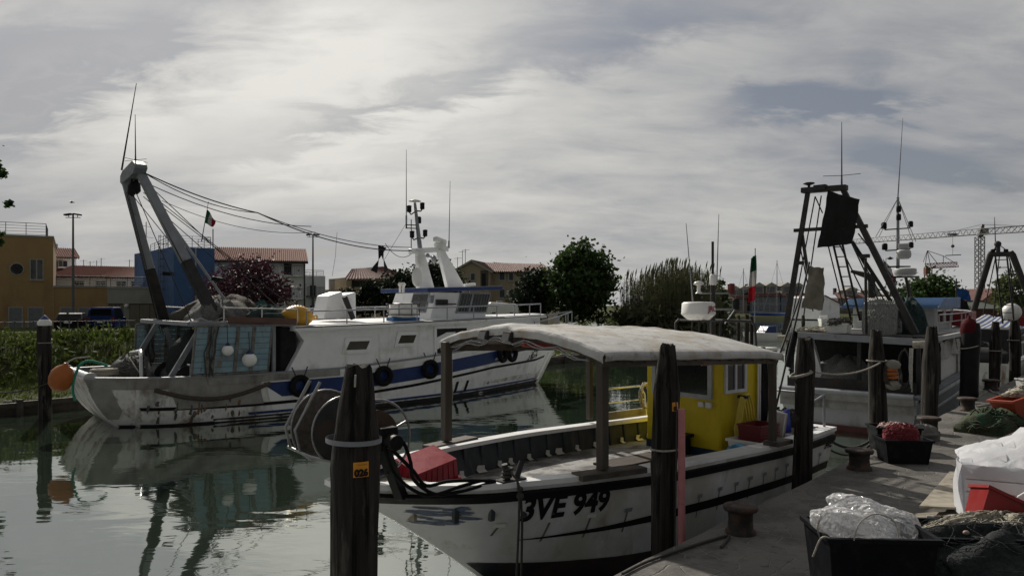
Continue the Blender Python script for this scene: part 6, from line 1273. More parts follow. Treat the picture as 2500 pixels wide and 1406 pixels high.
for a, b in (((2432, 622), (2400, 770)), ((2440, 624), (2425, 775)), ((2462, 625), (2495, 740)), ((2466, 640), (2475, 770))): m_.tube([XT(*a, 2.3), XT(*b, 3)], .022, 6)
part('hauling_wire', m_, m_wire, r3)
aw = MB(); A4 = [XF.pl(*p, 1, v) for p, v in (((2350, 792), 1.3), ((2402, 768), 1.5), ((2540, 786), -1.5), ((2508, 822), -1.5))]
for k in range(22):
    aw.cm = k % 2; rws = []
    for i in range(3):
        u = (k+i/2)/22; a, b = A4[0].lerp(A4[3], u), A4[1].lerp(A4[2], u); rws.append([a.lerp(b, j/4)+Vector((0, 0, -.06*math.sin(math.pi*j/4)+.03*math.sin(u*20))) for j in range(5)])
    aw.sheet(rws, .01)
part('striped_awning', aw, [M('awning_white', (.6, .6, .62), .8, trans=.3), M('awning_blue', (.07, .11, .26), .8, trans=.3)], r3)
m_ = MB()
for v in A4: m_.tube([(v.x, v.y, .9), tuple(v)], .03, 6)
part('awning_pole', m_, m_steel, r3)
c = XF.pl(2470, 762, 0, 4.5); t = thing('buoy', 'big white round buoy above the striped awning', 'buoy', Fr(XF.w(*c), XF.th)); m_ = MB(); m_.ball((0, 0, 0), .40, 20, 12); part('ball', m_, m_whitepl, t); m_ = MB(); m_.torus((0, 0, 0), .405, .012, Matrix.Rotation(R(90), 3, 'Y'), 26, 5); part('lashing', m_, m_ropedark, t)
m_ = MB(); tub(m_, 1.0, .6, .4); q = XF.pl(2500, 785, 0, 5); place('crate', 'red plastic crate at the right edge above the striped awning', 'crate', XF, m_, m_redpl, q.x, q.y, q.z-.2)
m_ = MB(); m_.bx(8.9, 10.2, -1.45, -.75, 2.78, 3.28); solo('crate', m_, m_redpl, 'red box tied to the bow rail of the stern trawler', 'box', RF, bev=.03)

# ================================================================== GEAR ON THE QUAY
def qplace(name, label, cat, mb, mat, px, py, rz=0, z=QZ, tilt=None, group=None, bev=.01, dz=0):
    c = G(px, py, z); o = mesh_obj(name, mb, mat, None, bev); o.location = (c.x, c.y, z+dz); o.rotation_euler = (*(tilt or (0, 0)), rz); return tag(o, label, cat, group)
m_ = MB(); tub(m_, .84, .62, .55, .018, .88, .035); qplace('tub', 'large black plastic tub holding clear plastic bags, front right of the quay', 'tub', m_, m_blackpl, 2118, 1286, R(-3), 1.67, dz=-.55)
TC = G(2118, 1286, 1.67)
def bag(label, cx, cy, cz, sx, sy, sz, seed, rz):
    q = random.Random(seed); ph = [q.uniform(0, 6.3) for _ in range(9)]; m_ = MB(); rows = []
    for i in range(61):
        v = math.pi*i/60; row = []
        for j in range(97):
            a = 6.2832*j/96; f = 1+.09*math.sin(3*a+ph[0]+2*v)+.05*math.sin(5*a-3*v+ph[1])+.045*abs(math.sin(4*a+5*v+ph[2]))+.03*abs(math.sin(6*v+3*a+ph[3]))
            row.append(Vector((sx*f*math.sin(v)**.7*math.cos(a), sy*f*math.sin(v)**.7*math.sin(a), -sz*math.cos(v)*(1+.13*math.sin(2*a+ph[5])+.03*math.sin(5*a+ph[6])))))
        row[-1] = row[0]; rows.append(row)
    m_.grid(rows, True); crinkle(m_, 0, .022, 5.5, seed); o = mesh_obj('plastic_bag', m_, m_film); o.location = (cx, cy, cz); o.rotation_euler = (R(6), R(17), rz); return tag(o, label, 'plastic bag', 'clear plastic bags in the black tub')
bag('clear plastic bag bulging over the left half of the black tub', TC.x-.10, TC.y-.06, 1.655, .36, .22, .145, 3, .05); bag('clear plastic bag with a fold, filling the right half of the black tub', TC.x+.15, TC.y+.16, 1.68, .37, .2, .14, 8, -.12)
m_ = MB(); m_.ball((-.16, 0, 1.47), .17, 12, 8, (1.2, 1, .6)); m_.ball((.16, .05, 1.47), .17, 12, 8, (1.2, 1, .6)); o = solo('foam_offcuts', m_, m_styro, 'white foam pieces inside the clear bags in the black tub', 'foam', Fr((TC.x, TC.y, 0), 0))
m_ = MB(); m_.tube(smooth([(TC.x-0.44, TC.y-.12, 1.62), (TC.x-0.48, TC.y-.16, 1.72), (TC.x-0.42, TC.y-.1, 1.8), (TC.x-0.38, TC.y+.05, 1.76)]), .008, 6); m_.tube(smooth([(TC.x-0.42, TC.y-.28, 1.66), (TC.x-0.49, TC.y-.26, 1.66), (TC.x-0.54, TC.y-.22, 1.5)]), .008, 6)
m_.tube(smooth([(TC.x-.26, TC.y-.32, 1.66), (TC.x-.2, TC.y-.28, 1.78), (TC.x-.06, TC.y-.24, 1.845), (TC.x+.08, TC.y-.26, 1.80), (TC.x+.10, TC.y-.31, 1.66)]), .006, 6); solo('cord', m_, m_rope, 'thin white cord tied through the rim of the black tub', 'cord')
# net heap with cork line
nc = G(2440, 1420, QZ); m_ = MB(); heap(m_, (nc.x+.1, nc.y+.05, QZ), 1.1, .58, .44, 31, n=110, k=44, rough=.10); crinkle(m_, 0, .075, 2.6, 3, True, QZ); strands(m_, (nc.x+.1, nc.y+.05, QZ), 1.12, .62, .5, 60, .0035, 5); solo('net_heap', m_, m_netdark, 'big heap of dark green black netting in the right foreground corner', 'net')
m_ = MB(); heap(m_, (nc.x+.25, nc.y+.34, QZ+.05), .85, .34, .40, 12, n=90, k=30, rough=.14); crinkle(m_, 0, .05, 5, 7, True, QZ); m_.cm = 0
for k in range(10): strands(m_, (nc.x+.25, nc.y+.28, QZ+.06), .92, .42, .40, 34, .003+.002*(k % 3), 40+k)
q = random.Random(4); m_.cm = 1
for k in range(26): a = q.uniform(-.7, .8); m_.ball((nc.x+.2+a*.8, nc.y+.02+q.uniform(-.1, .25), QZ+.40+q.uniform(-.06, .05)), .02, 8, 6, (1.5, 1, 1))
solo('cork_line_net', m_, [m_beige, M('pale_pink_floats', (.5, .36, .32), .6, bump=.05)], 'pale netting with cork line spread over the dark net heap', 'net')
m_ = MB(); tub(m_, 1.0, .6, .42, .02, .9, .03); qplace('tub', 'black plastic tub half hidden behind the clear bags and net heap', 'tub', m_, m_blackpl, 2350, 1300, R(-6), 1.5, dz=-.38)
# polystyrene boxes under film
sc_ = G(2356, 1292, QZ); t = thing('box_stack', 'tall stack of white polystyrene fish boxes wrapped in plastic film', 'fish boxes', Fr((sc_.x, sc_.y, QZ), R(-26)), None)
for k in range(5):
    m_ = MB(); m_.bx(0, .8, 0, .6, .004+k*.134, .132+k*.134); part('box', m_, m_styro, t, .014)
m_ = MB(); m_.bx(.82, 1.6, 0, .6, .004, .66); part('box', m_, m_styro, t, .014)
m_ = MB(); rows = []
for i in range(17):
    u = i/16; rows.append([Vector((lerp(-.03, 1.65, u)+.01*math.sin(v*2.2), lerp(-.03, .72, v/14)+.012*math.sin(i*1.9), +.685+.36*math.sin(math.pi*.5*min(1, v/14*1.25))*min(1, u*2.6+.08)*(.85+.15*math.sin(i*.9+1))+.02*math.sin(i*2.3+v*.9)+.02*math.sin(v*2.3-i*2.1)+.012*math.sin(i*4.1-v*3.3))) for v in range(15)])
m_.sheet(rows, .004); m_.sheet([[Vector((x, y, lerp(.70, z, k/3)+.006*math.sin(x*30+k))) for x, y, z in [(lerp(-.035, 1.65, u/20), -.035-.008*math.sin(u*2.1), .58+.015*math.sin(u*1.7)) for u in range(21)]] for k in range(4)], .003)
m_.sheet([[Vector((-.035-.03*math.sin(y*9+k*.8), y, lerp(.70, .12, k/6))) for y in [-.03+.065*j for j in range(10)]] for k in range(7)], .003); part('plastic_film', m_, M('white_film', (.78, .79, .82), .3, var=.04, bump=.5, bs=9, trans=.35), t)
c = G(2352, 1300, QZ); m_ = MB(); tub(m_, .78, .42, .36, .018, .9, .03); o = mesh_obj('fish_box', m_, M('deep_red_plastic', (.24, .012, .012), .4, var=.12, c2=(.15, .012, .012), f2=.62, sc2=6, bump=.06), None, .012); o.location = tuple(P(2462, 1318, 7.0)); o.rotation_euler = (R(-14), R(25), R(-16)); tag(o, 'bright red plastic box tipped on its side on the net heap', 'box')
m_ = MB(); m_.box((0, 0, 0), (.55, .36, .05)); m_.box((0, 0, -.03), (.5, .31, .04)); o = mesh_obj('polystyrene_sheet', m_, m_styro, None, .012); o.location = (5.32, 7.28, 1.62); o.rotation_euler = (R(72), R(-36), R(-16)); tag(o, 'loose white foam sheet leaning against the wrapped polystyrene stack', 'foam sheet')
def slab(pts, z, th, name, label, cat, mat):
    v = [G(*p, z) for p in pts]; m_ = MB(); m_.prism([(k.x, k.y) for k in v], -th, lambda x, y, k: (x, y, z+k)); return solo(name, m_, mat, label, cat, bev=.004)
slab(((2318, 1150), (2420, 1155), (2390, 1240), (2244, 1234)), QZ+.16, .025, 'plywood_board', 'weathered plywood board lying on the quay against the polystyrene stack', 'board', m_plank)
slab(((2235, 1252), (2360, 1245), (2420, 1300), (2215, 1290)), QZ+.03, .03, 'plywood_board', 'lower pale board on the paving just behind the black tubs', 'board', m_plank)
m_ = MB(); rows = [[G(lerp(2262, 2395, j/8), lerp(1256, 1278, i/4)+4*math.sin(j*1.1+i), QZ+.10+.03*math.sin(j*1.3+i*2)) for j in range(9)] for i in range(5)]; m_.sheet(rows, .008); solo('cloth', m_, m_canvas, 'crumpled off white cloth lying on the lower board', 'cloth')
m_ = MB(); m_.box((0, 0, .06), (.1, .7, .12)); qplace('timber', 'short timber bearer under the weathered plywood board', 'timber', m_, m_plank, 2330, 1205, R(-60))
# two black crates with red net
m_ = MB(); tub(m_, .68, .46, .36, .018, .86, .03); qplace('crate', 'black fish crate in front, overflowing with red net', 'crate', m_, m_blackpl, 2204, 1126, R(-4), group='black fish crates on the quay')
m_ = MB(); tub(m_, .70, .46, .40, .018, .86, .03); qplace('crate', 'taller black fish crate behind the red net, red and white cord inside', 'crate', m_, m_blackpl, 2182, 1098, R(-5), group='black fish crates on the quay')
c = G(2204, 1126, QZ); m_ = MB(); heap(m_, (c.x-.02, c.y+.02, QZ+.3), .27, .19, .24, 7, rough=.09); strands(m_, (c.x-.02, c.y+.02, QZ+.3), .28, .2, .25, 40, .006, 6); solo('red_net', m_, m_netred, 'bright red net mounded in the front black crate', 'net')
c = G(2182, 1098, QZ); m_ = MB(); q = random.Random(3); heap(m_, (c.x-.02, c.y, QZ+.32), .24, .17, .06, 9)
m_.cm = 1; strands(m_, (c.x-.02, c.y, QZ+.32), .24, .17, .08, 40, .012, 2); m_.cm = 0; solo('cord_heap', m_, [M('red_cord', (.25, .06, .06), .8, bump=.2), M('pink_cord', (.5, .36, .34), .8, bump=.2)], 'red and white cord lying in the rear black crate', 'cord')
m_ = MB(); heap(m_, (0, 0, 0), .24, .22, .26, 4, rough=.08); m_.torus((0, 0, .1), .2, .04); qplace('sack', 'grey canvas sack slumped behind the black crates next to a bollard', 'sack', m_, M('grey_sack', (.13, .125, .115), .9, var=.2, bump=.5), 2256, 1072, bev=0)
# red bin with nets and logs
c = G(2490, 1055, QZ); m_ = MB(); tub(m_, .75, .55, .7, .02, .62, .04); o = mesh_obj('bin', m_, M('red_orange_plastic', (.30, .045, .018), .5, var=.15, bump=.05), None, .01); o.location = (c.x+.12, c.y, QZ+.02); o.rotation_euler = (R(-4), R(-14), R(12)); tag(o, 'red orange plastic bin full of netting at the right edge of the quay', 'bin')
m_ = MB(); heap(m_, (c.x-.5, c.y-.05, QZ), .55, .45, .42, 5, rough=.16); strands(m_, (c.x-.5, c.y-.05, QZ), .57, .47, .42, 34, .014, 7); solo('net_heap', m_, M('green_brown_net', (.05, .055, .03), .95, var=.5, sc=30, c2=(.03, .09, .05), f2=.56, sc2=5, bump=1, bs=50), 'green and brown net heap lying beside the red orange bin', 'net')
m_ = MB(); heap(m_, (c.x+.15, c.y, QZ+.66), .34, .26, .16, 5, rough=.2); strands(m_, (c.x+.15, c.y, QZ+.66), .36, .28, .17, 18, .014, 7); solo('net_heap', m_, m_beige, 'beige net heaped on top of the red orange bin', 'net')
m_ = MB(); a = G(2412, 1090, QZ+.3); b = G(2560, 1025, QZ+.3); m_.tube([a, b], .045, 10); solo('wooden_pole', m_, m_post, 'upper of two wooden poles lying in front of the red orange bin', 'pole'); m_ = MB(); a = G(2425, 1100, QZ+.18); b = G(2580, 1045, QZ+.18); m_.tube([a, b], .05, 10); solo('wooden_pole', m_, m_post, 'lower of two wooden poles lying in front of the red orange bin', 'pole')
m_ = MB(); tub(m_, .4, .34, .4, .02, .85); c = G(2498, 960, QZ); o = mesh_obj('crate', m_, m_whitepl, None, .01); o.location = (c.x+.1, c.y, QZ); tag(o, 'white plastic box on the quay behind the red orange bin', 'box')
# ================================================================== BUILDINGS, LAMPS, CARS AND TREES ON THE FAR BANK
def facade(pxl, dl, pxr, dr, base=1.3):
    a, b = P(pxl, HY, dl), P(pxr, HY, dr); fr = Fr((a.x, a.y, base), math.atan2(b.y-a.y, b.x-a.x)); return fr, math.hypot(b.x-a.x, b.y-a.y)
def zof(fr, px, py, y=0): q = fr.pl(px, py, 1, y); return q.z
def tiled(mb, a, b, c, d, n=40, amp=.05, rows=3):
    """corrugated tile slope: ridge a->b, eave d->c"""
    a, b, c, d = map(Vector, (a, b, c, d)); nn = (b-a).cross(d-a).normalized()
    if nn.z < 0: nn = -nn
    R_ = []
    for i in range(rows+1):
        v = i/rows; R_.append([a.lerp(b, u/(n*4)).lerp(d.lerp(c, u/(n*4)), v)+nn*(amp*math.cos(u*1.5708)) for u in range(n*4+1)])
    mb.grid(R_, False); return mb.grid([[p-nn*.16 for p in r] for r in (R_[0], R_[-1])], False)
def bwin(root, fr, x0, y0, x1, y1, mat=None, shut=None, mull=1, fw=.09, glass=None, wy=0):
    """window given by photo pixels on the local plane y = wy"""
    a, b = fr.pl(x0, y1, 1, wy), fr.pl(x1, y0, 1, wy); ml = [lerp(a.x, b.x, (i+1)/(mull+1)) for i in range(mull)]
    w_ = win(root, (0, wy, 0), (1, 0, 0), a.x, b.x, a.z, b.z, (0, -1, 0), fw, ml, mat or m_trim, .07, glass or m_glass)
    s_ = MB(); s_.bx(a.x-.15, b.x+.15, wy-.14, wy, a.z-.17, a.z-.10); part('sill', s_, m_trim, w_)
    if shut:
        s_ = MB(); ww = (b.x-a.x)*.5; s_.bx(*( (b.x+.1, b.x+.1+ww) if shut > 0 else (a.x-.1-ww, a.x-.1)), wy-.05, wy-.005, a.z, b.z); part('shutter', s_, m_brownw, w_)
    return w_
def railing(root, pts, h, n=4, name='railing', r=.03, every=1.6):
    m_ = MB(); pts = [Vector(p) for p in pts]; up = Vector((0, 0, h))
    for k in range(n+1): m_.tube([p+up*((k+.4)/(n+.4)) for p in pts], r if k == n else r*.7, 5)
    for a, b in zip(pts, pts[1:]):
        m = max(1, round((b-a).length/every))
        for i in range(m+1): q = a.lerp(b, i/m); m_.tube([q, q+up], r, 5)
    part(name, m_, m_railing, root)
# ochre house
fr, w = facade(-90, 67, 130, 70.5); t = thing('ochre_building', 'two storey ochre rendered building with a round window and a roof terrace railing', 'building', fr)
hz = zof(fr, 100, 580); m_ = MB(); m_.bx(0, w, 0, 14, -1, hz); part('wall', m_, m_ochre, t)
m_ = MB(); m_.bx(-.06, w+.06, -.06, 14, hz, hz+.18); part('coping', m_, m_greyrend, t)
bwin(t, fr, 75, 635, 104, 681); 
for x0, x1, y0 in ((23, 53, 752), (70, 104, 752)): bwin(t, fr, x0, y0, x1, 800, None, None, 0, .1, M('pale_blind_glass', (.16, .17, .185), .3, bump=0))
q = fr.pl(41, 657, 1, 0); m_ = MB(); m_.torus((q.x, -.02, q.z), .54, .05, Matrix.Rotation(R(90), 3, 'X'), 28, 8); rw = part('round_window', m_, m_trim, t); m_ = MB(); m_.lathe([(0, 0), (.54, 0)], (q.x, -.012, q.z), 28, Matrix.Rotation(R(90), 3, 'X')); part('pane', m_, m_glass, rw)
x0 = fr.pl(112, 570, 1, 0).x; railing(t, [(0, .3, hz+.18), (x0, .3, hz+.18), (x0, 6, hz+.18)], 1.15, 4)
# low wing: ochre then grey, with a terrace rail
fr, w = facade(130, 70.6, 262, 72.5); t = thing('ochre_wing', 'low ochre wing of the ochre building with two ground floor windows and terrace railing', 'building', fr)
hz = zof(fr, 200, 702); m_ = MB(); m_.bx(.01, w, 0, 9, -1, hz); part('wall', m_, m_ochre, t); m_ = MB(); m_.bx(.03, w, -.08, 9, hz, hz+.16); part('coping', m_, m_greyrend, t)
for x0, x1 in ((149, 181), (193, 224)): bwin(t, fr, x0, 752, x1, 800, None, None, 0, .1, M('pale_blind_glass', (.16, .17, .185), .3, bump=0))
railing(t, [(.2, .3, hz+.16), (w-.1, .3, hz+.16)], .95, 4)
fr, w = facade(262.5, 72.5, 432, 74); t = thing('garage_building', 'low grey garage building with khaki doors and globe lamps, below the blue tower', 'building', fr)
hz = zof(fr, 330, 704); m_ = MB(); m_.bx(.0, w, 0, 9, -1, hz); part('wall', m_, m_greyrend, t); m_ = MB(); m_.bx(0, w, -.08, 9, hz, hz+.16); part('coping', m_, m_trim, t)
for x0, x1 in ((264, 301), (315, 416)):
    a, b = fr.pl(x0, 741, 1, 0), fr.pl(x1, 741, 1, 0); m_ = MB(); m_.bx(a.x, b.x, -.03, .0, -1, a.z); o = part('garage_door', m_, m_garage, t); m_ = MB()
    m_.bx(a.x, b.x, -.06, -.03, a.z-.1, a.z)
    for i in range(1, 4): xx = lerp(a.x, b.x, i/4); m_.bx(xx-.02, xx+.02, -.045, -.03, -1, a.z-.1)
    part('door_frame', m_, m_brownw, o)
for px in (308, 426): q = fr.pl(px, 747, 1, -.3); m_ = MB(); m_.ball((q.x, -.25, q.z), .2, 14, 8); part('globe_lamp', m_, m_lampw, t)
railing(t, [(.2, .3, hz+.16), (w-.1, .3, hz+.16)], .95, 4)
# blue tower with roof terrace and cage ladder
A_, B_c, C_ = P(424, HY, 69.5), P(522, HY, 71.5), P(362, HY, 76)
fr, w = facade(424, 69.5, 524, 72); t = thing('blue_building', 'tall deep blue stair tower with roof railing and caged ladder', 'building', fr)
hz = zof(fr, 470, 604); lc = fr.l(Vector((C_.x, C_.y, 0))); m_ = MB(); m_.prism([(0, 0), (w, 0), (w, 10), (lc.x, lc.y+5), (lc.x, lc.y)], 1, lambda x, y, k: (x, y, lerp(-1, hz-(.55 if x < -1 else 0), k))); part('wall', m_, m_bluerend, t)
railing(t, [(lc.x+.3, lc.y+.3, hz-.4), (.1, .5, hz), (w-.2, .5, hz), (w-.2, 4, hz)], 1.1, 4)
m_ = MB(); q = fr.pl(400, 640, 0, lc.x*.45); lx, ly = lc.x*.42, lc.y*.42-.25
for k in range(9): m_.tube([(lx+.42*math.cos(a), ly+.42*math.sin(a), hz-4.6+k*.72) for a in [i*.628 for i in range(10)]], .025, 5, True)
for i in range(5): a = i*1.2566; m_.tube([(lx+.42*math.cos(a), ly+.42*math.sin(a), hz-5.4), (lx+.42*math.cos(a), ly+.42*math.sin(a), hz+1.3)], .025, 5)
part('cage_ladder', m_, m_railing, t); m_ = MB(); m_.tube([(w*.52, -.08, -1), (w*.52, -.08, hz)], .08, 8); part('downpipe', m_, m_trim, t)
m_ = MB(); m_.tube([(lc.x-.2, lc.y, hz-.4), (lc.x-.2, lc.y, hz+3.0)], .04, 6); m_.tube([(lc.x-.9, lc.y, hz+1.5), (lc.x+.5, lc.y, hz+1.4)], .02, 5); m_.tube([(lc.x-.7, lc.y, hz+2.6), (lc.x+.3, lc.y, hz+2.5)], .02, 5); m_.tube([(w-.05, .3, hz), (w-.05, .3, hz+1.9)], .05, 6); part('aerial', m_, m_railing, t)
# Italian flag on its pole behind the tower
fp_ = P(492, 590, 74); f2 = Fr((fp_.x, fp_.y, fp_.z), 0); fl2 = thing('flag', 'Italian flag flying on a thin slanting pole above the blue tower', 'flag', f2); tp = P(509, 492, 74)-fp_; m_ = MB(); m_.tube([(0, 0, 0), tuple(tp)], [.05, .02], 6); part('pole', m_, m_railing, fl2)
m_ = MB(); v = [P(*p, 74)-fp_ for p in ((505, 511), (527, 540), (521, 555), (500, 545))]
for k in range(3):
    m_.cm = k; rws = []
    for i in range(5):
        u = (k+i/4)/3; rws.append([v[0].lerp(v[1], u).lerp(v[3].lerp(v[2], u), j/5)+Vector((0, .12*math.sin(6*u+j*.8), .05*math.sin(7*u))) for j in range(6)])
    m_.sheet(rws, .01)
part('cloth', m_, m_flag, fl2)
# white apartment house with tiled roof and loggias
fr, w = facade(524, 74, 742, 76.5); t = thing('apartment_house', 'white apartment house with a long terracotta roof and recessed balconies behind the purple tree', 'building', fr)
ze_ = zof(fr, 700, 634); zr = ze_+1.46; m_ = MB(); m_.bx(0, w, 0, 9, -1, ze_-.2); m_.prism([(0, ze_-.2), (9, ze_-.2), (4.5, zr-.25)], w, lambda y, z, k: (k, y, z)); part('wall', m_, m_whiterend, t)
rf = MB(); tiled(rf, (-.3, 4.5, zr), (w+.3, 4.5, zr), (w+.4, -.7, ze_-.15), (-.4, -.7, ze_-.15), 46, .07); tiled(rf, (-.3, 4.5, zr), (w+.3, 4.5, zr), (w+.4, 9.7, ze_-.15), (-.4, 9.7, ze_-.15), 46, .07); part('roof', rf, m_roof, t)
m_ = MB(); m_.bx(-.4, w+.4, -.78, -.62, ze_-.42, ze_-.2); m_.tube([(w+.06, -.1, -1), (w+.06, -.1, ze_-.3)], .07, 8); part('gutter', m_, m_brownw, t)
for (x0, x1, y0, y1, dx0, dx1, dy0) in ((637, 678, 638, 672, 645, 657, 643), (686, 739, 638, 672, 693, 712, 644), (560, 600, 638, 672, 570, 584, 643), (686, 739, 690, 728, 693, 712, 696), (637, 678, 690, 728, 645, 657, 696)):
    a, b = fr.pl(x0, y1, 1, -.02), fr.pl(x1, y0, 1, -.02); m_ = MB(); m_.bx(a.x, b.x, -.03, 0, a.z, b.z); o = part('loggia', m_, m_whiterend, t)
    c, d = fr.pl(dx0, y1, 1, -.03), fr.pl(dx1, dy0, 1, -.03); m_ = MB(); m_.bx(c.x, d.x, -.06, -.03, c.z, d.z); part('balcony_door', m_, m_darkin, o)
    m_ = MB(); m_.bx(a.x, b.x, -.9, -.03, a.z-.12, a.z); part('balcony_slab', m_, m_whiterend, o)
    m_ = MB(); n = int((b.x-a.x)/.16)
    for i in range(n+1): xx = lerp(a.x, b.x, i/n); m_.beam((xx, -.85, a.z), (xx, -.85, a.z+.95), .025, .025)
    m_.beam((a.x, -.85, a.z+.95), (b.x, -.85, a.z+.95), .05, .05); part('balustrade', m_, m_railing, o)
# its flat roofed annexe
fr, w = facade(742.8, 77.5, 797, 79); t = thing('white_annexe', 'white flat roofed annexe with a roof terrace right of the white apartment house', 'building', fr)
hz = zof(fr, 770, 673); m_ = MB(); m_.bx(.0, w, .3, 9, -1, hz); part('wall', m_, m_whiterend, t); railing(t, [(.1, .5, hz), (w-.1, .5, hz), (w-.1, 6, hz)], .6, 3, r=.02)
for (x0, y0, x1, y1, dx0, dx1) in ((747, 690, 789, 722, 757, 771), (747, 739, 789, 775, 757, 771)):
    a, b = fr.pl(x0, y1, 1, .28), fr.pl(x1, y0, 1, .28); m_ = MB(); m_.bx(a.x, b.x, .27, .3, a.z, b.z); o = part('loggia', m_, m_whiterend, t); c, d = fr.pl(dx0, y1, 1, .25), fr.pl(dx1, y0+7, 1, .25); m_ = MB(); m_.bx(c.x, d.x, .24, .27, c.z, d.z); part('balcony_door', m_, m_darkin, o)
    m_ = MB(); m_.beam((a.x, -.1, a.z+.9), (b.x, -.1, a.z+.9), .05, .05); m_.bx(a.x, b.x, -.2, .27, a.z-.15, a.z)
    for i in range(14): xx = lerp(a.x, b.x, i/13); m_.beam((xx, -.1, a.z), (xx, -.1, a.z+.9), .025, .025)
    part('balustrade', m_, m_railing, o)
# houses behind the ochre wing
fr, w = facade(110, 86, 186, 88); t = thing('white_house', 'small white house with a pitched tile roof and dark shutter behind the ochre building', 'building', fr)
ze_ = zof(fr, 160, 626); zr = zof(fr, 160, 606, 3); m_ = MB(); m_.bx(0, w, 0, 6, -1, ze_); m_.prism([(0, ze_), (6, ze_), (3, zr-.1)], w, lambda y, z, k: (k, y, z)); part('wall', m_, m_whiterend, t)
rf = MB(); tiled(rf, (-.3, 3, zr), (w+.3, 3, zr), (w+.3, -.5, ze_-.1), (-.3, -.5, ze_-.1), 16, .07); tiled(rf, (-.3, 3, zr), (w+.3, 3, zr), (w+.3, 6.5, ze_-.1), (-.3, 6.5, ze_-.1), 16, .07); part('roof', rf, m_roof, t)
bwin(t, fr, 133, 637, 152, 656, None, 1); m_ = MB(); m_.bx(w*.3, w*.3+.8, 3.4, 4.2, zr-.4, zr+.5); part('chimney', m_, m_brownw, t)
fr, w = facade(128, 82, 382, 86); t = thing('low_house', 'long low house with a pinkish tile roof behind the terrace railings', 'building', fr)
ze_ = zof(fr, 250, 674); zr = zof(fr, 250, 650, 4); m_ = MB(); m_.bx(0, w, 0, 8, -1, ze_); m_.prism([(0, ze_), (8, ze_), (4, zr-.15)], w, lambda y, z, k: (k, y, z)); part('wall', m_, m_whiterend, t)
rf = MB(); xl = fr.pl(178, 650, 1, 4).x; tiled(rf, (xl, 4, zr), (w, 4, zr), (w, -.6, ze_-.1), (xl-2.2, -.6, ze_-.1), 44, .07); part('roof', rf, m_roof, t); rf = MB(); tiled(rf, (0, 2, ze_+.9), (xl-.6, 2, ze_+.9), (xl-2.3, -.6, ze_-.1), (0, -.6, ze_-.1), 8, .06); part('porch_roof', rf, m_roofdark, t)
for x0, x1 in ((183, 204), (236, 256), (286, 306), (322, 340)): bwin(t, fr, x0, 688, x1, 700, None, None, 1)
for px, y0 in ((204, 634), (220, 638), (236, 636), (247, 630), (316, 634)):
    q = fr.pl(px, 648, 1, 6); m_ = MB(); m_.tube([(q.x, 6, ze_), (q.x, 6, zof(fr, px, y0, 6))], .04, 5); m_.tube([(q.x-.4, 6, zof(fr, px, y0+3, 6)), (q.x+.4, 6, zof(fr, px, y0+2, 6))], .02, 4); part('aerial', m_, m_railing, t)
# houses farther back in the middle
fr, w = facade(796, 116, 1030, 124); t = thing('terrace_house', 'distant cream house with a long low red roof behind the dark pines', 'building', fr)
ze_ = zof(fr, 900, 690); m_ = MB(); m_.bx(0, w, 0, 9, -1, ze_-1.2); m_.bx(fr.pl(848, 700, 1, 0).x, w, .5, 9, ze_-1.2, ze_+.8); part('wall', m_, m_cream, t)
xs_ = [fr.pl(p, 700, 1, 0).x for p in (846, 960, 1030)]; rf = MB(); tiled(rf, (xs_[0]+2.5, 5, ze_+2.4), (xs_[1], 5, ze_+2.9), (xs_[1]+3, -.6, ze_+.9), (xs_[0]-.5, -.6, ze_+.5), 22, .07); part('roof', rf, m_roofdark, t)
m_ = MB(); m_.bx(xs_[0]+1, xs_[1]-1, .42, .5, ze_-.7, ze_+.3); part('shaded_window_band', m_, m_darkin, t); m_ = MB(); m_.bx(1.5, 2.3, 3, 3.8, ze_-1.2, ze_+.6); m_.bx(4.0, 4.6, 3, 3.6, ze_-1.2, ze_+.1); part('chimney', m_, m_trim, t)
fr, w = facade(1112, 94, 1196, 93); t = thing('cream_house', 'big cream house with a brown tile roof and shuttered windows behind the wheelhouse', 'building', fr)
ze_ = zof(fr, 1150, 660); zr = zof(fr, 1150, 635); L_ = 7.2; m_ = MB(); m_.prism([(0, -1), (w, -1), (w, ze_), (w/2, zr-.15), (0, ze_)], 11, lambda x, z, k: (x, k, z)); m_.bx(w-.02, w+L_, 1.2, 10, -1, ze_-.1); part('wall', m_, m_cream, t)
rf = MB(); tiled(rf, (w/2, -.5, zr), (w/2, 11, zr), (w+.5, 11, ze_-.2), (w+.5, -.5, ze_-.2), 26, .05); tiled(rf, (w/2, -.5, zr), (w/2, 11, zr), (-.5, 11, ze_-.2), (-.5, -.5, ze_-.2), 26, .05)
tiled(rf, (w/2, 5.5, zr), (w+L_-1.5, 5.5, zr-.3), (w+L_+.6, .6, ze_-.2), (w*.9, .6, ze_-.15), 30, .05); part('roof', rf, m_roofdark, t); m_ = MB(); m_.beam((-.5, -.55, ze_-.3), (w/2, -.55, zr-.1), .1, .18); m_.beam((w+.5, -.55, ze_-.3), (w/2, -.55, zr-.1), .1, .18); part('barge_board', m_, m_trim, t)
for x0, x1, y0, y1, wy in ((1150, 1159, 668, 684, 0), (1220, 1232, 665, 683, 1.2), (1243, 1253, 667, 684, 1.2), (1220, 1232, 707, 726, 1.2), (1243, 1253, 709, 726, 1.2)): bwin(t, fr, x0, y0, x1, y1, None, None, 0, .12, M('dark_slat_shutter', (.05, .055, .065), .6, bump=0), wy)
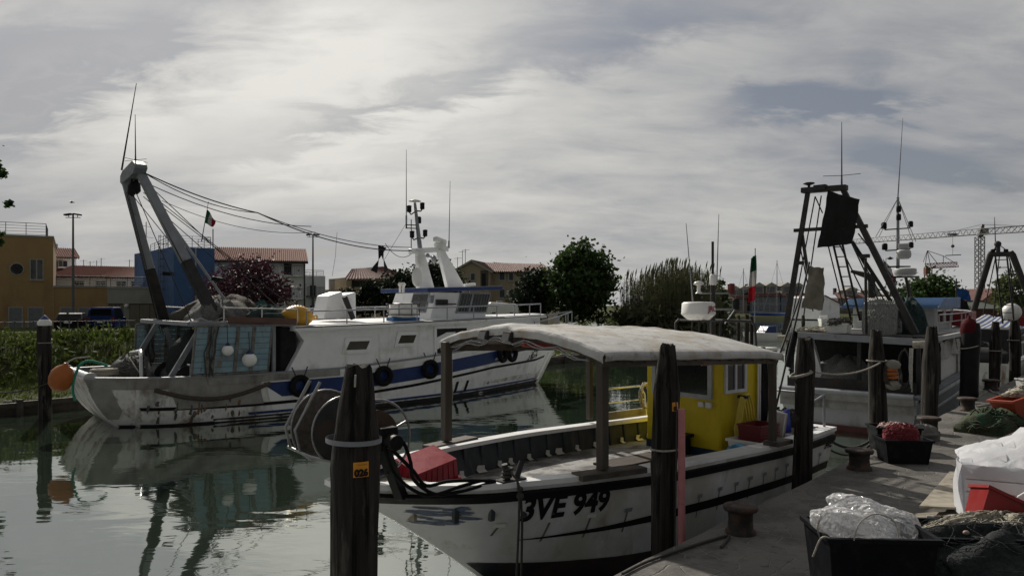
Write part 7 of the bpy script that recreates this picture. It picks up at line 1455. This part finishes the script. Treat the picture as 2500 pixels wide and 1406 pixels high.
a, b = fr.pl(1173, 700, 1, -.02), fr.pl(1192, 660, 1, -.02); m_ = MB(); m_.bx(a.x, b.x, -.04, 0, a.z, b.z); o = part('loggia', m_, M('shadow_recess', (.1, .09, .075), .9, bump=0), t); c, d = fr.pl(1176, 700, 1, -.04), fr.pl(1186, 668, 1, -.04); m_ = MB(); m_.bx(c.x, d.x, -.07, -.04, c.z, d.z); part('balcony_door', m_, m_darkin, o)
for px, y0 in ((1129, 612), (1136, 608), (1117, 628)): q = fr.pl(px, 640, 1, 7); m_ = MB(); m_.tube([(q.x, 7, zr-1), (q.x, 7, zof(fr, px, y0, 7))], .04, 5); m_.tube([(q.x-.5, 7, zof(fr, px, y0+3, 7)), (q.x+.6, 7, zof(fr, px, y0+2, 7))], .025, 4); part('aerial', m_, m_railing, t)
fr, w = facade(1278, 104, 1335, 108); t = thing('red_roof_house', 'distant house of which only a low red roof shows, right of the cream house', 'building', fr); ze_ = zof(fr, 1300, 658); m_ = MB(); m_.bx(0, w, 0, 8, -1, ze_); part('wall', m_, m_cream, t); rf = MB(); tiled(rf, (-2, 4, ze_+1), (w*.6, 4, ze_+.9), (w+.3, -.4, ze_-.1), (-2, -.4, ze_-.1), 14, .05); part('roof', rf, m_roof, t)
# floodlight masts
def flood(px, d, top_py, label):
    b = P(px, HY, d); fr = Fr((b.x, b.y, 1.3), 0); h = EYE-(top_py-HY)/FPX*d-1.3; t = thing('street_lamp', label, 'street lamp', fr, 'floodlight masts on the far bank')
    m_ = MB(); m_.tube([(0, 0, 0), (0, 0, h)], [.13, .07], 9); part('pole', m_, m_steel if False else M('grey_lamp_post', (.10, .105, .11), .5, .3, bump=0), t); m_ = MB(); m_.beam((-.62, 0, h-.25), (.62, 0, h-.25), .05, .05); part('crossarm', m_, m_railing, t)
    for sx in (-1, 1): m_ = MB(); m_.box((sx*.38, -.05, h), (.56, .4, .12), m=Matrix.Rotation(R(8*sx), 3, 'Y')); m_.tube([(sx*.35, 0, h-.25), (sx*.38, 0, h-.04)], .03, 5); part('floodlight', m_, m_black, t)
flood(178.5, 62, 524, 'tall twin floodlight mast in front of the ochre building'); flood(764, 78, 573, 'tall twin floodlight mast in front of the white annexe')
# parked cars
def car(label, px, py, d, yaw, L_, W_, H_, paint, van):
    b = P(px, HY, d); fr = Fr((b.x, b.y, 1.42), yaw); t = thing('parked_car' if not van else 'parked_van', label, 'car' if not van else 'van', fr); wr = .33
    if van: prof_ = [(-L_/2, .35), (-L_/2, 1.0), (-L_/2+.12, H_-.18), (-L_/2+.35, H_), (L_*.22, H_), (L_*.34, 1.15), (L_*.47, .98), (L_/2, .75), (L_/2, .35)]
    else: prof_ = [(-L_/2, .4), (-L_/2-.02, .85), (-L_/2+.2, 1.02), (-L_/2+.75, H_-.08), (-L_/2+1.2, H_), (L_*.1, H_-.02), (L_*.24, 1.0), (L_*.44, .82), (L_/2, .62), (L_/2, .35)]
    m_ = MB(); n = len(prof_); rows = []
    for j, (yy, sh) in enumerate(((-W_/2, .0), (-W_/2+.08, .0), (0, 0), (W_/2-.08, 0), (W_/2, 0))):
        e = 1 if 0 < j < 4 else .985; rows.append([Vector((x*e, yy*(1 if z < 1.0 else 1-.16*(z-1.0)/(H_-1.0)), .35+(z-.35)*e)) for x, z in prof_])
    m_.grid(rows, False); m_.add(rows[0], [tuple(range(n))]); m_.add(rows[-1], [tuple(range(n))[::-1]]); m_.grid([[r[0] for r in rows], [r[-1] for r in rows]], False); part('body', m_, paint, t, .04)
    gz0, gz1 = 1.03, H_-.12; xr = -L_/2+(.06 if van else .30); xr2 = -L_/2+(.14 if van else .80)
    m_ = MB(); o_ = .02; m_.add([(xr-o_*2, -W_/2+.2, gz0), (xr-o_*2, W_/2-.2, gz0), (xr2-o_*2, W_/2-.3, gz1), (xr2-o_*2, -W_/2+.3, gz1)], [(0, 1, 2, 3)]); part('rear_window', m_, M('dark_car_glass', (.006, .006, .008), .5, bump=0, spec=.05), t)
    for sy in (-1, 1):
        m_ = MB(); k = lambda z: sy*(W_/2*(1-.16*(z-1)/(H_-1))+.012); x1 = L_*.2
        m_.add([(xr2-.0, k(gz0), gz0), (x1+.25, k(gz0), gz0), (x1-.3, k(gz1), gz1), (xr2+.4, k(gz1), gz1)], [(0, 1, 2, 3)]); part('side_window', m_, MATS['dark_car_glass'], t)
        m_ = MB(); m_.box((-L_/2-.0, sy*(W_/2-.14), .95), (.06, .2, .16 if not van else .4)); part('tail_light', m_, M('tail_lamp_red', (.2, .01, .012), .3, bump=0), t)
        m_ = MB(); m_.box((L_*.2, sy*(W_/2+.1), 1.05), (.12, .2, .16)); part('wing_mirror', m_, paint, t, .03)
        for sx in (-L_*.3, L_*.3):
            m_ = MB(); m_.torus((sx, sy*(W_/2-.1), wr), wr-.09, .1, Matrix.Rotation(R(90), 3, 'X'), 18, 7); o = part('wheel', m_, m_rubber, t); m_ = MB(); m_.lathe([(0, 0), (wr-.12, 0)], (sx, sy*(W_/2+.0), wr), 14, Matrix.Rotation(R(90), 3, 'X')); part('rim', m_, m_steel, o)
    m_ = MB(); m_.box((-L_/2-.02, 0, .78), (.03, .52, .12)); part('licence_plate', m_, m_whitepl, t); m_ = MB(); m_.box((-L_/2-.03, 0, .45), (.1, W_-.1, .2)); part('bumper', m_, m_black, t, .03)
car('black hatchback car parked on the far bank, seen from behind', 178, 810, 58, R(112), 4.3, 1.85, 1.5, m_carblack, False)
car('dark blue van parked beside the black hatchback on the far bank', 262, 810, 60, R(108), 4.9, 1.95, 1.92, m_carblue, True)
b = P(1226, HY, 58); fr = Fr((b.x, b.y, 1.35), R(5)); t = thing('camper_van', 'white camper van with a roof vent partly hidden by the trawler wheelhouse', 'van', fr); m_ = MB(); m_.prism([(-1.3, .4), (1.25, .4), (1.3, 1.9), (1.15, 2.25), (-.9, 2.4), (-1.3, 2.0)], 4.5, lambda x, z, k: (x, k, z)); part('body', m_, m_whitepl, t, .12)
m_ = MB(); m_.bx(-.9, -.5, -.03, -.005, 1.2, 1.6); m_.bx(.6, 1.05, -.03, -.005, 1.2, 1.6); part('window', m_, m_glass, t); m_ = MB(); m_.box((-.1, 1.2, 2.42), (.5, .5, .16)); part('roof_vent', m_, m_greysteel, t, .03)
for sx in (-.95, .95): m_ = MB(); m_.torus((sx, .8, .33), .24, .1, Matrix.Rotation(R(90), 3, 'Y'), 16, 6); part('wheel', m_, m_rubber, t)
# lane fence
m_ = MB(); f0 = QF.w(-40, BT+8.3, 0); 
fa, fb = P(-60, HY, 36), P(330, HY, 41)
for i in range(19): q = fa.lerp(fb, i/18); m_.tube([(q.x, q.y, 1.5), (q.x, q.y, 2.72)], .03, 6)
for z in (2.66, 2.15): m_.tube([(fa.x, fa.y, z), (fb.x, fb.y, z)], .018, 5)
solo('lane_fence', m_, m_railing, 'thin dark post and rail fence along the lane in front of the parked cars', 'fence')

# ------------------------------------------------------------------ trees
def limbs(mb, base, h, r, n, spread, rn, bend=.15):
    top_ = base+Vector((rn.uniform(-.2, .2), rn.uniform(-.2, .2), h*.62)); mb.tube([base-Vector((0, 0, .3)), base.lerp(top_, .5)+Vector((bend*.3, 0, 0)), top_], [r*1.2, r*.8, r*.35], 8)
    for i in range(n):
        a = 6.2832*i/n+rn.uniform(-.4, .4); s0 = base.lerp(top_, rn.uniform(.35, .9)); e_ = base+Vector((spread*math.cos(a)*rn.uniform(.5, .9), spread*math.sin(a)*rn.uniform(.5, .9), h*rn.uniform(.55, .95)))
        mb.tube([s0, s0.lerp(e_, .5)+Vector((0, 0, .15*h*.3)), e_], [r*.4, r*.22, r*.07], 6)
def leafcloud(mb, fn, n, size, rn, clumps=60, cs=.22, elong=1.6, up=0):
    cl = [fn(rn) for _ in range(clumps)]
    for i in range(n):
        c, sc_ = rn.choice(cl); p = c+Vector((rn.gauss(0, 1), rn.gauss(0, 1), rn.gauss(0, .8)))*cs*sc_*(.6+.9*((i*7919) % 97)/97)
        a = Vector((rn.gauss(0, 1), rn.gauss(0, 1), rn.gauss(0, .8)+up)).normalized(); b = a.cross(Vector((rn.gauss(0, 1), rn.gauss(0, 1), rn.gauss(0, 1)))).normalized(); s_ = size*rn.uniform(.6, 1.35)
        mb.add([p-a*s_*elong*.5, p+b*s_*.5, p+a*s_*elong*.5, p-b*s_*.5], [(0, 1, 2, 3)])
def ell(c, r, tops=None, shell=.55):
    c = Vector(c)
    def f(rn):
        while True:
            v = Vector((rn.uniform(-1, 1), rn.uniform(-1, 1), rn.uniform(-1, 1)))
            if v.length <= 1: break
        an = math.atan2(v.y, v.x); v *= 1+.10*math.sin(3*an+c.x+4*v.z)+.09*math.sin(5*v.z+2*an+c.y)+.05*math.sin(9*v.z-5*an)
        if v.length < shell: v = v.normalized()*rn.uniform(shell, 1)
        if tops: k = tops(v.z); v.x *= k; v.y *= k
        return c+Vector((v.x*r[0], v.y*r[1], v.z*r[2])), 1
    return f
def tree(name, label, px, d, base, pytop, pybot, halfw, n, size, mat, seed, tops=None, clumps=70, cs=None, cat='tree', group='trees on the far bank', depth=1.0, limb=7, elong=1.6, shell=.5):
    rn = random.Random(seed); b = P(px, HY, d); fr = Fr((b.x, b.y, base), 0); t = thing(name, label, cat, fr, group); z1 = EYE-(pytop-HY)/FPX*d-base; z0 = EYE-(pybot-HY)/FPX*d-base; rw = halfw/FPX*d
    m_ = MB(); limbs(m_, Vector((0, 0, 0)), z1, max(.06, z1*.028), limb, rw*.8, rn); part('trunk', m_, m_bark, t)
    m_ = MB(); leafcloud(m_, ell((0, 0, (z0+z1)/2), (rw, rw*depth, (z1-z0)/2*.97), tops, shell), n, size, rn, clumps, cs or rw*.16, elong); part('crown', m_, mat, t); return t
egg = lambda z: (1-.42*max(0, z)**1.3)*(1 if z > -.5 else 1.0)
tree('big_tree', 'big dark rounded broadleaf tree on the far bank between the cream house and the reeds', 1418, 62, 1.4, 598, 778, 78, 9500, .26, m_leaf, 3, egg, 170, None, limb=12)
tree('plum_tree', 'purple leaved plum tree in front of the white apartment house', 598, 58, 1.4, 638, 778, 96, 7500, .16, m_leafpurple, 5, lambda z: 1-.45*max(0, z), 150, limb=14)
tree('pine', 'dark umbrella pine behind the trawler mast pylons', 1062, 84, 1.4, 636, 765, 62, 6500, .26, m_leafdark, 7, lambda z: 1-.3*max(0, z), 110)
tree('pine', 'dark low pine between the apartment annexe and the wheelhouse', 985, 82, 1.4, 668, 775, 70, 6500, .26, m_leafdark, 9, lambda z: 1-.25*max(0, z), 110)
tree('pine', 'dark cypress like tree behind the funnel casing', 903, 80, 1.4, 690, 775, 30, 3200, .22, m_leafdark, 11, lambda z: 1-.55*max(0, z), 60)
tree('pine', 'dark tufted pine just right of the white annexe', 848, 80, 1.4, 706, 775, 36, 3200, .22, m_leafdark, 12, None, 60)
tree('round_shrub', 'rounded dark evergreen shrub left of the big rounded tree', 1302, 64, 1.4, 656, 778, 52, 6500, .2, m_leafdark, 13, lambda z: 1-.2*max(0, z), 110, cat='shrub')
tree('small_tree', 'small grey green tree just right of the reeds', 1752, 66, 1.0, 690, 770, 28, 2200, .2, m_leaf, 14, None, 40)
tree('small_tree', 'leafy tree behind the mast of the stern trawler', 2258, 74, 1.2, 682, 775, 74, 6500, .26, m_leaf, 15, lambda z: 1-.35*max(0, z), 90, None, group='trees beyond the quay')
tree('small_tree', 'light green tree behind the ladder of the far trawler', 2470, 70, 1.2, 668, 760, 42, 2600, .2, m_leaflite, 16, None, 50, group='trees beyond the quay')
# the branch tips of a tree standing left of the frame
b = P(-175, HY, 34); fr = Fr((b.x, b.y, 1.5), 0); t = thing('edge_tree', 'tree at the left edge with only its leafy branch tips reaching into view', 'tree', fr, None); rn = random.Random(8); m_ = MB(); limbs(m_, Vector((0, 0, 0)), 10.5, .22, 10, 3, rn); part('trunk', m_, m_bark, t)
m_ = MB(); tips = [P(x, y, 34)-fr.o for x, y in ((4, 425), (-10, 405), (8, 462), (22, 497), (0, 512), (-20, 450), (-4, 570), (-16, 590), (2, 590), (-40, 500), (-60, 420), (-70, 560))]
def ftip(rn):
    if rn.random() < .5: return rn.choice(tips), .38
    return Vector((rn.uniform(-2.6, 1.6), rn.uniform(-2.4, 2.4), rn.uniform(5, 10.5))), 1.6
leafcloud(m_, ftip, 2600, .12, rn, 60, .2); part('crown', m_, m_leaf, t)
# low bushes along the bank right of the trawler
for i, (px, d, hw, y0, y1, lab) in enumerate(((1420, 50, 48, 788, 838, 'low light green bush on the bank below the big rounded tree'), (1490, 51, 40, 792, 838, 'low light green bush on the bank left of the reeds'))):
    tree('low_bush', lab, px, d, .8, y0, y1, hw, 1500, .14, m_leaflite, 20+i, None, 30, cat='bush', group='bushes on the bank', limb=4)
# reed bed: countless canes
rb = MB(); rn = random.Random(22)
for i in range(1500):
    px = rn.triangular(1508, 1770, 1650); d = rn.uniform(56, 63); base = P(px, HY, d); hh = tab([(1505, 682), (1540, 690), (1580, 672), (1640, 656), (1700, 662), (1740, 672), (1775, 690)], px)+rn.uniform(-12, 45); z = EYE-(hh-HY)/FPX*d
    a = Vector((base.x, base.y, .9)); lean = rn.gauss(0, .28); tip = Vector((base.x+lean, base.y+rn.gauss(0, .25), z)); rb.beam(a, tip, .035, .02, (0, 1, 0), .015, .01)
    for k in range(6):
        u = rn.uniform(.2, .97); q = a.lerp(tip, u); sgn = rn.choice((-1, 1)); l_ = rn.uniform(.25, .6); w_ = .02; e_ = q+Vector((sgn*l_*.75, rn.uniform(-.2, .2), l_*rn.uniform(-.1, .75))); rb.add([q-Vector((0, 0, w_)), q+Vector((0, 0, w_)), e_], [(0, 1, 2)])
    if rn.random() < .16: q = tip; rb.tube([q-Vector((0, 0, .1)), q+Vector((.04, 0, .25)), q+Vector((.12, 0, .6))], [.02, .06, .01], 5)
tag(mesh_obj('reed_bed', rb, m_reed), 'tall dry reed bed on the bank', None, None, 'stuff')
rb = MB(); leafcloud(rb, lambda r_: (P(r_.uniform(1512, 1765), r_.uniform(768, 815), r_.uniform(55, 59)), 1), 4500, .22, rn, 120, .5, 3.2, .8); tag(mesh_obj('reed_leaves', rb, M('reed_foliage', (.045, .05, .022), .8, var=.5, sc=1.2, bump=0, trans=.25)), 'green leaves at the foot of the reed bed', None, None, 'stuff')

# ------------------------------------------------------------------ beyond the lagoon
def far_house(label, pxl, pxr, d, py_e, py_r, wallm, wins, dorm=True, group='houses on the far shore'):
    fr, w = facade(pxl, d, pxr, d+1.5, 1.2); t = thing('far_house', label, 'house', fr, group); ze_ = zof(fr, (pxl+pxr)/2, py_e); zr = zof(fr, (pxl+pxr)/2, py_r, 5)
    m_ = MB(); m_.bx(0, w, 0, 10, -1, ze_); part('wall', m_, wallm, t); rf = MB(); tiled(rf, (1.5, 5, zr), (w-1.5, 5, zr), (w+.5, -.8, ze_-.1), (-.5, -.8, ze_-.1), max(6, int(w)), .06, 2); m2 = rf; part('roof', rf, m_roofdark, t)
    if dorm:
        for k in (.3, .72):
            m_ = MB(); m_.bx(w*k-1.6, w*k+1.6, 1.2, 5, ze_+.3, zr+.5); o = part('dormer', m_, m_greyrend, t); m_ = MB(); m_.prism([(w*k-2.1, zr+.5), (w*k+2.1, zr+.5), (w*k, zr+1.6)], 4.4, lambda x, z, k_: (x, .8+k_, z)); part('dormer_roof', m_, m_greyrend, o); m_ = MB(); m_.bx(w*k-1.1, w*k+1.1, 1.15, 1.2, ze_+.9, zr+.2); part('window', m_, m_glass, o)
    for k in (.15, .55, .9): m_ = MB(); m_.bx(w*k-.35, w*k+.35, 5.4, 6.1, zr-.6, zr+1.2); part('chimney', m_, m_brownw, t)
    for i in range(wins):
        for z in ((ze_*.62), (ze_*.18)): xx = w*(i+.5)/wins; m_ = MB(); m_.bx(xx-.6, xx+.6, -.06, -.01, z, z+1.5); part('window', m_, m_glass, t)
    return t
far_house('dark red roofed house on the far shore, its left end behind the small tree', 1782, 1838, 205, 728, 712, M('dusky_render', (.2, .17, .15), .85, bump=0), 3)
far_house('grey blue terraced house with dormers on the far shore, left of the A frame leg', 1836, 1908, 205, 722, 704, M('greyblue_render', (.22, .25, .29), .85, bump=0), 5)
far_house('blue terraced house with dormers on the far shore behind the A frame leg', 1908, 1972, 206, 722, 704, M('pale_blue_render', (.17, .22, .31), .85, bump=0), 4)
fr, w = facade(2003, 175, 2050, 178, 1.2); t = thing('far_house', 'white gabled house on the far shore seen between the gantry legs', 'house', fr, 'houses on the far shore'); ze_, zr = zof(fr, 2025, 736), zof(fr, 2012, 722); m_ = MB(); m_.prism([(0, -1), (w, -1), (w, ze_-.6), (w*.22, zr), (0, zr-.5)], 9, lambda x, z, k: (x, k, z)); part('wall', m_, m_whiterend, t); m_ = MB(); m_.beam((w*.2, 4.5, zr+.1), (w+.5, 4.5, ze_-.65), 9.6, .2, (0, 0, 1)); part('roof', m_, m_roofdark, t)
far_house('row of brown roofed houses on the far shore, right of the white gabled house', 2046, 2176, 200, 727, 714, M('brown_render', (.14, .12, .11), .85, bump=0), 7)
fr, w = facade(2322, 92, 2480, 96, 1.2); t = thing('boat_shed', 'brick shed with an ochre gable behind the far trawler gantry', 'shed', fr); ze_, zr = zof(fr, 2440, 728), zof(fr, 2440, 708); x0, x1 = fr.pl(2398, 720, 1, 0).x, fr.pl(2458, 720, 1, 0).x
m_ = MB(); m_.bx(0, w+8, .1, 12, -1, ze_-1.2); part('wall', m_, M('dark_brick', (.12, .05, .035), .85, var=.3, sc=6, bump=.3), t); m_ = MB(); m_.prism([(x0, ze_-1.3), (x1, ze_-1.3), (x1, ze_-.3), ((x0+x1)/2, zr), (x0, ze_-.3)], 9, lambda x, z, k: (x, k, z)); part('gable', m_, m_ochre, t); m_ = MB(); m_.beam((x0-.4, 4.5, ze_-.35), ((x0+x1)/2, 4.5, zr+.1), 9.8, .2); m_.beam((x1+.4, 4.5, ze_-.35), ((x0+x1)/2, 4.5, zr+.1), 9.8, .2); part('roof', m_, m_roofdark, t)
m_ = MB(); m_.prism([(0, ze_-1.3), (6, ze_-1.3), (3, ze_-.5)], 12, lambda y, z, k: (k+.5, y-3.2, z)); part('lean_to_roof', m_, M('grey_green_sheeting', (.09, .105, .09), .7, bump=.1), t)
# tower cranes
def lattice(mb, a, b, w, n, r, up=(0, 0, 1), tri=False):
    a, b = Vector(a), Vector(b); d = (b-a).normalized(); s_ = d.cross(Vector(up)).normalized()*w/2; u = s_.cross(d).normalized()*w/2
    cs = [(s_-u), (-s_-u), (-s_+u), (s_+u)] if not tri else [(s_-u), (-s_-u), u*1.1]
    for c in cs: mb.tube([a+c, b+c], r, 5)
    m = len(cs)
    for i in range(n):
        p, q = a.lerp(b, i/n), a.lerp(b, (i+1)/n)
        for k in range(m): mb.tube([p+cs[k], q+cs[(k+1) % m]], r*.55, 4); mb.tube([p+cs[(k+1) % m], q+cs[k]], r*.55, 4) if not tri else mb.tube([q+cs[k], q+cs[(k+1) % m]], r*.5, 4)
D_ = 210; b = P(2392, HY, D_); fr = Fr((b.x, b.y, 1.2), 0); t = thing('tower_crane', 'tall tower crane with a long level jib carrying a hook', 'crane', fr); cl_ = lambda px, py, dd=0: P(px, py, D_+dd)-fr.o
m_crane = M('crane_steel', (.1, .1, .1), .6, .4, bump=0); m_ = MB(); lattice(m_, (0, 0, 0), cl_(2392, 578), 1.7, 14, .13, (0, 1, 0)); part('tower', m_, m_crane, t)
m_ = MB(); lattice(m_, cl_(2388, 566), cl_(2084, 590, 60), 1.5, 26, .10, (0, 0, 1), True); part('jib', m_, m_crane, t); m_ = MB(); lattice(m_, cl_(2394, 566), cl_(2540, 556, -25), 1.6, 10, .11, (0, 0, 1), False); part('counter_jib', m_, m_crane, t)
m_ = MB(); m_.beam(cl_(2392, 578), cl_(2399, 548), 1.4, 1.2, (0, 1, 0), .7, .7); m_.tube([cl_(2398, 548), cl_(2300, 571, 25)], .07, 4); m_.tube([cl_(2398, 548), cl_(2500, 552, -15)], .07, 4); part('head', m_, m_crane, t); m_ = MB(); m_.box(cl_(2403, 566), (1.7, 1.4, 1.7)); part('cab', m_, m_greyrend, t)
m_ = MB(); q = cl_(2326, 573, 12); m_.box(q, (2.2, 1.2, .7)); m_.tube([q, cl_(2326, 600, 12)], .05, 4); m_.ball(cl_(2326, 601, 12), .5, 8, 6); m_.tube([cl_(2326, 600, 12), cl_(2326, 622, 12)], .05, 4); m_.beam(cl_(2308, 624, 12), cl_(2346, 622, 12), .3, .25); part('trolley', m_, m_crane, t)
m_ = MB(); m_.tube([cl_(2428, 560, -6), cl_(2428, 530, -6)], .06, 4); m_.tube([cl_(2430, 566, -6), cl_(2431, 596, -6)], .05, 4); part('mast_rod', m_, m_crane, t)
D2 = 330; b = P(2266, HY, D2); fr = Fr((b.x, b.y, 1.2), 0); t = thing('tower_crane', 'smaller orange tower crane farther off, its jib to the right', 'crane', fr); c2 = lambda px, py: P(px, py, D2)-fr.o
m_oc = M('orange_crane_paint', (.17, .05, .028), .6, var=.2, bump=0); m_ = MB(); lattice(m_, (0, 0, 0), c2(2266, 652), 2.2, 9, .2, (0, 1, 0)); part('tower', m_, m_oc, t); m_ = MB(); lattice(m_, c2(2258, 650), c2(2337, 646), 2.0, 11, .17, (0, 0, 1), True); part('jib', m_, m_oc, t)
m_ = MB()
for a, b_ in (((2258, 655), (2264, 612)), ((2272, 650), (2264, 612)), ((2264, 612), (2303, 625)), ((2303, 645), (2303, 625)), ((2303, 625), (2336, 645)), ((2264, 612), (2290, 645)), ((2254, 640), (2264, 612))): m_.tube([c2(*a), c2(*b_)], .14, 5)
part('apex', m_, m_crane, t); m_ = MB(); m_.box(c2(2263, 662), (2, 2, 2.6)); part('cab', m_, m_oc, t)
# small craft out on the lagoon
def small_boat(label, px, py, z0, L_, W_, Hh, yaw, hm, kind, cat='boat', name='small_boat', cover=None):
    c = G(px, py, 0); fr = Fr((c.x, c.y, 0), yaw); t = thing(name, label, cat, fr, 'small craft on the lagoon'); sh = Hull([(-.3, -L_*.4), (Hh, -L_/2)], [(-.3, L_*.46), (Hh, L_/2)], [(0, Hh*1.2), (1, Hh)], W_/2, W_*.4, [(0, .02), (.2, .6), (.45, 1), (1, .9)], [(0, .02), (.25, .55), (.5, 1), (1, .9)], -.3)
    h_ = part('hull', sh.shell(16, 5), hm, t); m_ = MB(); sh.deck(m_, Hh*.7, .05, .98, .05, 10); part('deck', m_, m_whitepl, t); m_ = MB(); sh.cap(m_, .12, .05, 0, 1, 16); part('cap_rail', m_, m_whitepl, t)
    if kind == 'motor':
        m_ = MB(); m_.prism([(-.5, Hh*.7), (1.2, Hh*.7), (1.1, Hh+.75), (.2, Hh+.75)], W_*.7, lambda x, z, k: (x, k-W_*.35, z)); part('cover', m_, cover, t, .05); m_ = MB(); m_.torus((-.2, 0, Hh+.3), .4, .03, Matrix.Rotation(R(90), 3, 'Y')); part('hoop', m_, m_inox, t); m_ = MB(); m_.box((L_/2+.1, 0, Hh+.2), (.3, .35, .6)); part('outboard', m_, m_black, t, .05)
    if kind == 'sail':
        m_ = MB(); m_.tube([(0, 0, .5), (0, 0, cover)], [.12, .08], 7); m_.tube([(0, 0, cover*.96), (L_*.45, 0, .8)], .03, 4); m_.tube([(0, 0, cover*.96), (-L_*.45, 0, .8)], .03, 4); part('mast', m_, m_greysteel, t); m_ = MB(); m_.bx(-1.5, 1.2, -.9, .9, .6, 1.2); part('cabin', m_, m_whitepl, t, .1)
    return t
small_boat('small motorboat with a dark blue cover moored beyond the canvas canopy', 1862, 832, 0, 4.6, 1.9, .7, R(20), m_whitepl, 'motor', cover=m_navy)
small_boat('low blue barge moored at the far shore', 1888, 779, 0, 12, 3, 1.4, R(2), M('faded_blue_hull', (.03, .07, .25), .5), 'plain', cat='barge', name='barge')
small_boat('sailing boat with a bare mast at the far shore, left of the tall flag', 1815, 778, 0, 8, 2.6, .9, R(5), m_whitepl, 'sail', cover=13, cat='sailing boat', name='sailing_boat')
small_boat('sailing boat with a bare mast at the far shore, behind the blue barge', 1897, 777, 0, 9, 2.6, .9, R(5), m_whitepl, 'sail', cover=15.5, cat='sailing boat', name='sailing_boat')
small_boat('white motorboat moored at the jetty behind the stern trawler', 2010, 790, 0, 5, 2, .8, R(60), m_whitepl, 'motor', cover=m_whitepl)
m_ = MB(); a, b = P(1972, 783, 62), P(2078, 780, 66); m_.beam((a.x, a.y, 1.25), (b.x, b.y, 1.25), 1.4, .12)
for i in range(8):
    q = a.lerp(b, i/7); m_.tube([(q.x, q.y-.6, -.5), (q.x, q.y-.6, 1.2)], .09, 7)
solo('jetty', m_, m_plank, 'low timber jetty on posts behind the legs of the A frame gantry', 'jetty')
for i, (px, d, w_, y0, lab) in enumerate(((1803, 46, 8, 770, 'slim dark pile in the lagoon left of the tall flag'), (1822, 46, 11, 768, 'thick dark pile in the lagoon left of the tall flag'), (1834, 47, 8, 772, 'slim dark pile in the lagoon touching the tall flag pole'), (1962, 60, 9, 770, 'dark pile at the left end of the jetty'))):
    pile(px, d, w_*d/FPX, y0, lab, 90+i, .8, .4)
# a bird
c = P(176, 494, 60); fr = Fr(c, R(20)); t = thing('bird', 'small dark bird gliding in the sky above the left floodlight mast', 'bird', fr); m_ = MB(); m_.lathe([(.0, -.2), (.05, -.12), (.06, 0), (.04, .12), (.0, .22)], (0, 0, 0), 8, Matrix.Rotation(R(90), 3, 'Y'))
for s_ in (-1, 1): m_.sheet([[Vector((.1-.05*i, s_*.1*i, .06*math.sin(i*.9))), Vector((-.05-.03*i, s_*.1*i, .06*math.sin(i*.9)))] for i in range(5)], .01)
part('body', m_, m_black, t)

rn = random.Random(77); m_ = MB()
def fivy(r_):
    s_ = r_.uniform(-13, 40); t = r_.uniform(BT+2.6, BT+5.6); return QF.w(s_, t, tab(prof(s_), t)+.05), 1
leafcloud(m_, fivy, 26000, .085, rn, 1500, .2, 3.2, .9); tag(mesh_obj('bank_ivy', m_, M('bank_leaves', (.058, .082, .016), .7, var=.6, sc=.7, bump=0, trans=.35)), 'low leafy growth covering the face of the bank', None, None, 'stuff')
